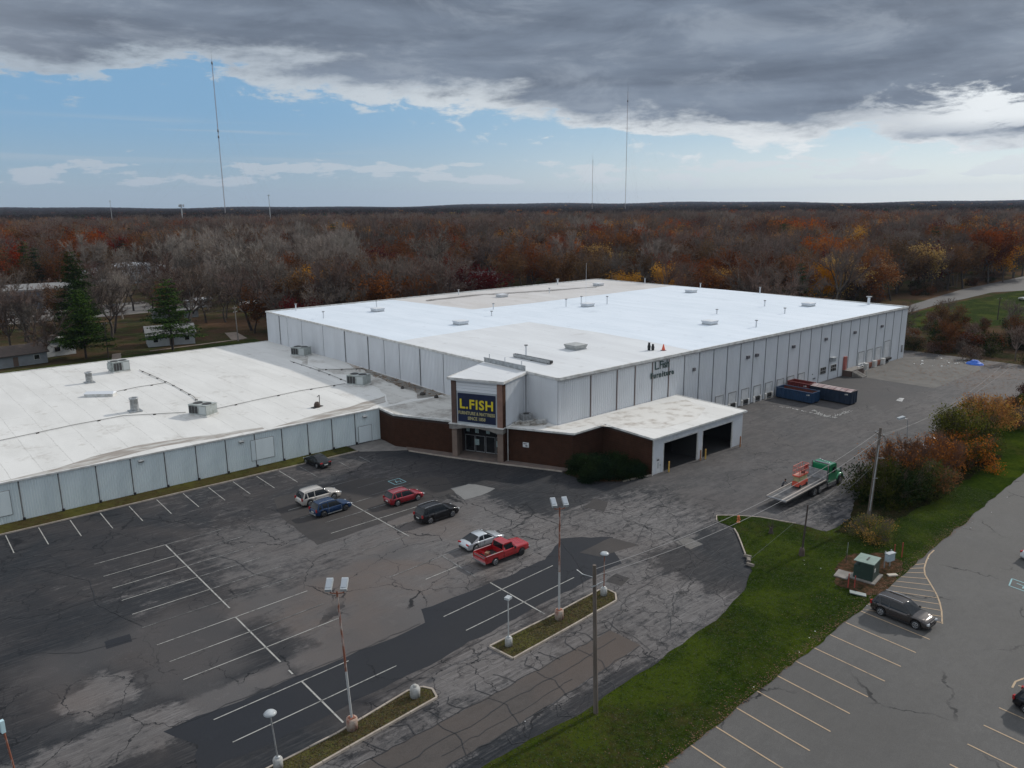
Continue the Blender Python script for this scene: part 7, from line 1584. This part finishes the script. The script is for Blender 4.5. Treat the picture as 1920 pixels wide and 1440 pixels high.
na = N_.new('GeometryNodeInputNamedAttribute'); na.data_type = 'INT'; na.inputs['Name'].default_value = 'kind_index'; nb_ = N_.new('GeometryNodeInputNamedAttribute'); nb_.data_type = 'FLOAT'; nb_.inputs['Name'].default_value = 'size'
rv = N_.new('FunctionNodeRandomValue'); rv.data_type = 'FLOAT_VECTOR'; rv.inputs[0].default_value = (0, 0, 0); rv.inputs[1].default_value = (0, 0, 6.28)
Lk = ng.links.new; Lk(gi.outputs[0], ip.inputs['Points']); Lk(ci.outputs[0], ip.inputs['Instance']); Lk(na.outputs['Attribute'], ip.inputs['Instance Index']); Lk(nb_.outputs['Attribute'], ip.inputs['Scale']); Lk(rv.outputs[0], ip.inputs['Rotation']); Lk(ip.outputs[0], go.inputs[0])
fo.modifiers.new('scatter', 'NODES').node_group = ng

# ------------------------------------------------------------------ verge bushes and scrub
BU = [  # w, h, leaf, leaf2, p2
    ('dark_green_bush', bush_meshes(81, 10.5, 4.8, L_SH, 15000, .26, TW, 1800, 14, .03, L_OL, .5), 'large dark green bush on the verge behind the truck nose', (18.2, -36.5), 0, (.95, .85, 1)),
    ('orange_bush', bush_meshes(82, 9., 5.4, L_OB, 4300, .20, TWR, 2400, 16, .35, L_BR, .45), 'orange half-bare bush just right of the leaning utility pole', (25.0, -34.6), 1, (1, 1, 1)),
    ('orange_bush', bush_meshes(83, 8., 5.2, L_BR, 4000, .20, TWR, 2600, 16, .30, L_OB, .5), 'russet half-bare bush in front of the hidden white car', (32.0, -35.6), 2, (1, .9, .95)),
    ('green_bush', bush_meshes(84, 9., 6.8, L_YG, 11000, .24, TW, 900, 14, .30, L_OL, .45), 'tall yellow-green leafy bush at the right of the verge group', (43.5, -35.2), .5, (1, .9, 1)),
    ('dark_green_bush', bush_meshes(85, 8., 4.8, L_OL, 9000, .24, TWR, 1400, 12, .08, L_OB, .4), 'olive and brown bush under the tall yellow-green one', (38.5, -38.0), .5, (1.1, .9, .9)),
    ('orange_bush', bush_meshes(86, 9., 6.0, L_OB, 7500, .24, TWR, 1200, 14, .28, L_GO, .5), 'golden orange bush farthest right along the verge', (56, -34.0), 0, (1, .9, 1)),
    ('dark_green_bush', bush_meshes(87, 6.5, 3.6, L_OL, 7500, .22, TW, 700, 12, .05, L_BR, .3), 'low olive bush between the dark bush and the side lot', (24.0, -38.6), 0, (1, 1, 1)),
    ('small_bush', bush_meshes(88, 5., 2.4, L_YG, 5200, .13, TW, 1500, 16, .06, L_GO, .3), 'low twiggy yellow-green bush at the foot of the leaning pole', (6.6, -40.0), 0, (1, 1, 1)),
]
for nm, M_, lb, (x, y), rz, sc in BU: tree_thing(nm, M_, lb, 'bush', (x, y, .05), rz, sc, stem='stems', crown='foliage')
SHR = bush_meshes(91, 5.2, 2.6, L_SH, 12000, .20, L_SH, 300, 8, .02, L_DG, .4)
for x, y, s_, lb in ((-1.0, -6.6, 1.0, 'dense dark evergreen shrub against the brown brick corner, left of the mass'), (1.2, -9.0, 1.05, 'dense dark evergreen shrub in the middle of the brick corner mass'), (2.9, -10.8, .7, 'dense dark evergreen shrub nearest the canopy corner'), (-2.0, -8.4, .75, 'dense dark evergreen shrub at the front of the brick corner mass')):
    tree_thing('evergreen_shrub', SHR, lb, 'shrub', (x, y, .06), x, (s_, s_, s_ * 1.0), stem='stems', crown='foliage')
SC = [bush_meshes(100 + k, 6., 3.6, (L_BR, L_OL, L_SH, L_YE, TWR)[k], 1500, .30, TWR, 900, 8, .1, (TW, L_SH, L_BR, L_OL, TW)[k], .45) for k in range(5)]
scr = []
for k in range(120):
    x = fr.uniform(108, 178); y = fr.uniform(-44, 26)
    if x < 113 + max(0, -y - 10) * .3: continue
    if x > 168 and y > -12: continue
    scr.append((x, y))
for k in range(26): scr.append((fr.uniform(62, 112), fr.uniform(-37.5, -31)))
for k in range(24): scr.append((fr.uniform(106, 122), fr.uniform(4, 96)))
for k in range(30): scr.append((fr.uniform(178, 330), fr.uniform(46, 54)))
for x, y in scr:
    k = fr.choice((0, 0, 1, 1, 2, 2, 3, 4, 4)); s_ = fr.uniform(.55, 1.1) * (.7 if 62 < x < 108 else 1)
    tree_thing('scrub_bush', SC[k], ('brown', 'olive green', 'dark green', 'yellowish', 'bare russet')[k] + ' scrub bush ' + ('past the far end of the yard' if x < 180 and y < 30 and x > 108 else ('on the verge far right' if x < 108 else 'beside the far road')), 'bush', (x, y, -.02), fr.uniform(0, 6), (s_, s_, s_ * 1.1), 'scrub around the yard and road', stem='stems', crown='foliage')
for x, y, hh, k in ((118, 6, 11, 'bare_tree'), (126, 12, 9, 'bare_tree'), (140, 3, 10, 'brown_tree'), (122, -4, 8, 'brown_tree'), (150, -8, 10, 'bare_tree'), (134, -14, 9, 'brown_tree'), (160, 12, 8, 'bare_tree'), (120, -18, 8, 'bare_tree'), (146, -20, 9, 'evergreen_tree'), (128, 2, 7, 'evergreen_tree')):
    s_ = hh / 15; tree_thing(k, KIND[k][0], LABK[k].replace('standing in the woods', 'among the scrub past the yard').replace('in the woods', 'among the scrub'), 'tree', (x, y, 0), fr.uniform(0, 6), (s_, s_, s_), 'small trees in the scrub, ' + k.replace('_', ' '))

# ------------------------------------------------------------------ houses and sheds behind
SID = mat('pale_siding', (.50, .52, .53), (.42, .44, .45), .6, .8); SIDG = mat('grey_siding', (.24, .26, .27), (.20, .21, .22), .6, .8); SHB = mat('brown_shingle', (.075, .055, .045), (.055, .042, .036), 1.5, .95); SHG = mat('grey_shingle', (.22, .22, .215), (.16, .16, .16), 1.2, .9); SHW = mat('pale_metal_roof', (.42, .43, .44), (.34, .35, .36), .6, .6); SIDT = mat('tan_siding', (.33, .28, .23), (.27, .23, .19), .6, .8); SIDN = mat('green_metal_roof', (.22, .28, .25), rough=.7)
def house(name, label, cat, x, y, L, Wd, hh, rise, rz, wm, rm, wins=3, z=0., door=True, group=None):
    o = thing(name, label, cat, (x, y, z), rz, group); a, b = L / 2, Wd / 2
    mb = MB(); mb.prism([(-a, -b), (a, -b), (a, b), (-a, b)], 0, hh); mb.add([(-a, -b, hh), (-a, b, hh), (-a, 0, hh + rise), (a, -b, hh), (a, b, hh), (a, 0, hh + rise)], [(0, 2, 1), (3, 4, 5)]); mb.build('wall', wm, o)
    e = .45; mb = MB()
    for s in (-1, 1):
        mb.add([(-a - e, s * (b + e), hh - .12), (a + e, s * (b + e), hh - .12), (a + e, 0, hh + rise + .06), (-a - e, 0, hh + rise + .06), (-a - e, s * (b + e), hh - .27), (a + e, s * (b + e), hh - .27)], [(0, 1, 2, 3), (0, 4, 5, 1)])
    mb.build('roof', rm, o)
    for s in (-1, 1):
        for k in range(wins):
            xx = -a + L * (k + .5) / wins
            if door and k == wins // 2: MB().box(xx - .5, s * b - .04 + .0, .1, xx + .5, s * b + .04, 2.15).build('door', mat('door_paint', (.12, .08, .06), rough=.6), o); continue
            w_ = MB().box(xx - .62, s * b - .045, 1.0, xx + .62, s * b + .045, 2.15).build('window', TRIM, o); MB().box(xx - .52, s * b - .06, 1.1, xx + .52, s * b + .06, 2.05).build('pane', GLASSD, w_)
        w_ = MB().box(s * a - .045, -.7, 1.0, s * a + .045, .7, 2.2).build('window', TRIM, o); MB().box(s * a - .06, -.6, 1.1, s * a + .06, .6, 2.1).build('pane', GLASSD, w_)
    return o
hs = house('ranch_house', 'low brown-roofed grey house at the far left behind the wing', 'house', -46.5, 130, 17, 8, 2.7, 1.5, R(8), SIDG, SHB, 4)
house('ranch_house', 'white gabled house end with a dark-shuttered window, behind the low wing', 'house', -34.6, 137.5, 6.2, 8, 2.8, 1.5, R(-80), SID, SHB, 2)
house('white_house', 'white siding house half hidden behind the broad layered pine', 'house', -8.6, 134, 11, 7, 3.0, 1.8, R(-12), SID, SHG, 3)
for x, y, L, rz, wm, rm, lb in ((109.5, 176, 12, -18, SID, SHG, 'pale trailer home with a low grey roof behind the tan roof, middle'), (118, 181, 12, -20, SIDT, SHW, 'pale-roofed trailer home behind the tan roof, rightmost'), (100, 171, 9, 60, SIDT, SHB, 'small tan trailer home left of the pale ones'),
                                (65.5, 176, 13, -12, SIDG, SIDN, 'grey trailer home under the trees behind the left roof corner'), (52, 190, 14, 10, SID, SHW, 'white trailer home glimpsed through the trees behind the wing'), (36, 182, 13, -10, SIDT, SHG, 'tan trailer home glimpsed through the trees, left of the red maples'), (84, 214, 13, 5, SID, SHW, 'white trailer home deep in the trees behind the warehouse'), (20, 205, 14, -6, SID, SHW, 'long white trailer home behind the broad pine'), (8, 182, 13, -8, SIDG, SHG, 'grey trailer home behind the bare forked tree')):
    house('trailer_home', lb, 'mobile home', x, y, L, 4.4, 2.7, .5, R(rz), wm, rm, 4)
    taken.append((x, y, 6))
for i, (x, y, rz) in enumerate(((180, 128, 20), (212, 148, -15), (236, 112, 30), (196, 100, 60), (250, 78, 10), (262, 98, -20), (150, 205, 0), (300, 240, 15), (360, 92, -10), (285, 130, 25))):
    house('distant_house', ('pale house with a grey roof glimpsed among the right-hand trees', 'tan house with a pale roof glimpsed among the right-hand trees')[i % 2], 'house', x, y, 12, 8, 3, 1.8, R(rz), (SID, SIDT)[i % 2], (SHG, SHW)[i % 2], 3, group='houses among the right-hand trees')
# industrial buildings at the far left
def shed(name, label, cat, x, y, L, Wd, hh, rz, wm, rm, arch=0., n=8):
    o = thing(name, label, cat, (x, y, 0), R(rz)); a, b = L / 2, Wd / 2; MB().prism([(-a, -b), (a, -b), (a, b), (-a, b)], 0, hh).build('wall', wm, o); mb = MB(); pr = []
    for k in range(n + 1):
        u = -1 + 2 * k / n; pr.append((u * (a + .3), hh + arch * (1 - u * u) + .08))
    for (x0, z0), (x1, z1) in zip(pr[:-1], pr[1:]): mb.add([(x0, -b - .3, z0), (x1, -b - .3, z1), (x1, b + .3, z1), (x0, b + .3, z0), (x0, -b - .3, hh - .3), (x1, -b - .3, hh - .3)], [(0, 1, 2, 3), (4, 5, 1, 0)])
    mb.build('roof', rm, o)
    for k in range(int(L // 7)): MB().box(-a + 2 + 7 * k, -b - .06, .1, -a + 5.5 + 7 * k, -b - .003, 3.4).build('door', SHG, o)
    return o
shed('metal_shed', 'long blue-grey metal shed with a pale flat roof at the far left', 'industrial building', -24, 252, 46, 26, 6.5, -8, mat('slate_wall', (.085, .10, .13), (.07, .085, .11), .3, .8), SHG, .3)
shed('arched_hall', 'white arched-roof hall behind the pines', 'industrial building', 35, 326, 42, 26, 4.5, -6, SID, mat('pale_arch_roof', (.46, .48, .50), (.38, .40, .42), .5, .6), 3.6, 12)
shed('flat_warehouse', 'long grey flat-roofed warehouse near the horizon at far left', 'industrial building', 30, 560, 90, 40, 8, -6, SIDG, SHG, .2)
for i, (a, d, L) in enumerate(((80, 1150, 60), (66, 1300, 80), (58, 1500, 90), (56, 1560, 50), (52.5, 1450, 50), (23.5, 1500, 110), (47, 1700, 60))):
    x, y = at(a, d); shed('distant_warehouse', 'pale flat building just below the horizon, ' + ('far left', 'left above the trees', 'left of centre', 'left of centre, smaller', 'near centre', 'right, the longest', 'centre')[i], 'building', x, y, L, 30, 17 + 2.5 * (d > 1400), a - 90, SIDT if i % 2 else SID, SHW, 0, 2)
sheet([(-45, 350), (22, 345), (24, 425), (-50, 430)], .05, 'bare_field', mat('bare_earth', (.20, .125, .085), (.15, .095, .065), .08, .95, world=True), 2., 8.)
# parked cars and vans far left, by the sheds
VP = [mat('far_paint_%d' % i, c, rough=.35) for i, c in enumerate(((.55, .56, .57), (.08, .09, .10), (.30, .31, .33), (.02, .02, .02), (.50, .50, .48)))]
def tiny_car(x, y, rz, m, label):
    o = thing('parked_car', label, 'car', (x, y, 0), rz, 'cars parked at the far left sheds')
    rings = []
    for xx, zt in ((-2.3, .8), (-2.2, 1.0), (-1.2, 1.0), (.8, .98), (2.1, .85), (2.3, .6)): rings.append([(xx, -.85, .3), (xx, -.9, .6), (xx, -.8, zt), (xx, .8, zt), (xx, .9, .6), (xx, .85, .3)])
    loft(rings).build('body', m, o); rings = [[(xx, -.78, .96), (xx, -.66, z), (xx, .66, z), (xx, .78, .96)] for xx, z in ((-1.9, 1.0), (-1.4, 1.48), (.1, 1.5), (1.0, 1.0))]; loft(rings).build('window_glass', CGLASS, o)
    MB().box(-1.3, -.64, 1.49, .05, .64, 1.53).build('roof', m, o)
    for s in (-1, 1):
        for xx in (-1.4, 1.4): MB().lathe((xx, s * .80, .33), [(0, -.1), (.33, -.1), (.33, .1), (0, .1)], 10, 0, 'y').build('wheel', TYRE, o)
for i in range(9): tiny_car(-34 + 4.2 * i, 222 + (i % 3) * .8, R(80 + i * 3), VP[i % 5], ('white', 'dark grey', 'grey', 'black', 'cream')[i % 5] + ' car parked in the row before the blue-grey shed')
for i, (x, y) in enumerate(((-60, 155), (-57, 148), (-30, 160), (96, 166), (128, 170))): tiny_car(x, y, R(20 * i), VP[(i * 2) % 5], ('white car parked at far left beyond the ranch house', 'grey car parked at far left beside the ranch house', 'cream car parked behind the pines', 'dark grey car beside the small tan trailer home', 'black car right of the trailer homes')[i])
sheet([(-50, 205), (10, 200), (14, 236), (-50, 238)], -.02, 'gravel_yard', mat('gravel', (.17, .155, .14), (.12, .11, .10), .2, .95, world=True), 1.5, 6.)

# ------------------------------------------------------------------ guyed masts and far towers
MST = mat('mast_paint', (.34, .33, .34), (.30, .20, .19), .05, .7, stretch=(0, 0, 1)); MSTD = mat('mast_grey', (.20, .21, .22), rough=.7)
def mast(x, y, hh, w, label, guys=4, bulges=(), m=MST):
    o = thing('radio_mast', label, 'mast', (x, y, 0)); mb = MB(); c = [(w * math.cos(a), w * math.sin(a)) for a in (0, 2.094, 4.189)]
    for a, b in c: mb.tube((a, b, 0), (a, b, hh * .93), w * .22, n=4, cap=False)
    st = w * 3.2; k = int(hh * .93 / st)
    for i in range(k):
        for j in range(3): a = c[j]; b = c[(j + 1) % 3]; mb.tube((a[0], a[1], i * st), (b[0], b[1], (i + 1) * st), w * .12, n=3, cap=False)
    mb.build('lattice', m, o); MB().tube((0, 0, hh * .93), (0, 0, hh), w * .35, w * .15, 6).build('antenna', MSTD, o)
    for z in bulges: MB().lathe((0, 0, z), [(0, 0), (w * 1.9, 0), (w * 1.9, w * 6), (0, w * 6)], 8).build('antenna_bay', MSTD, o)
    for i in range(guys):
        z = hh * .93 * (i + 1) / guys
        for j in range(3):
            a = 2.094 * j + .5; MB().tube((0, 0, z), (math.cos(a) * hh * .55, math.sin(a) * hh * .55, 0), .035, n=3, cap=False).build('guy_wire', MSTD, o)
mast(463.6, 1329, 292, .75, 'very tall guyed radio mast on the left, rising into the clouds', 4, (270, 160, 150))
mast(1056.7, 917.2, 247, .62, 'tall guyed radio mast right of centre', 4, (212, 30)); mast(1015.3, 962.4, 121, .50, 'shorter thin mast just left of the tall right one', 3)
for x, y, hh, w, lb in ((146.6, 800.7, 41, .30, 'small antenna tower at the far left horizon'), (210, 783, 37, .8, 'short grey cell tower with a wide head near the left horizon'), (292, 751, 46, .45, 'slim pale tower with a lamp head left of centre horizon')):
    o = thing('cell_tower', lb, 'tower', (x, y, 0)); MB().tube((0, 0, 0), (0, 0, hh), w, w * .6, 7).build('pole', LHEAD, o)
    if w > .7:
        for k in range(3): MB().obox((math.cos(k * 2.1) * 2.2, math.sin(k * 2.1) * 2.2, hh - 1.5), (.6, 2.2, 2.6), k * 2.1).build('antenna_panel', LHEAD, o)
        MB().tube((0, 0, hh - 1.6), (0, 0, hh - 1.3), 2.4, n=8).build('platform', GALV, o)
    else: MB().tube((0, 0, hh - .8), (0, 0, hh), w * 2.6, n=8).build('head', LHEAD, o)

# ------------------------------------------------------------------ thin autumn haze
hm = bpy.data.materials.new('haze'); hm.use_nodes = True; t = NT(hm.node_tree)
pv = t.n('ShaderNodeVolumePrincipled', {'Color': (.62, .74, .95), 'Density': HAZE, 'Anisotropy': .2})
hm.node_tree.links.new(pv.outputs[0], t.n('ShaderNodeOutputMaterial').inputs['Volume'])
if HAZE: MB().box(-17500, -17500, -1.2, 17500, 17500, 330).build('haze', hm, kind='stuff')
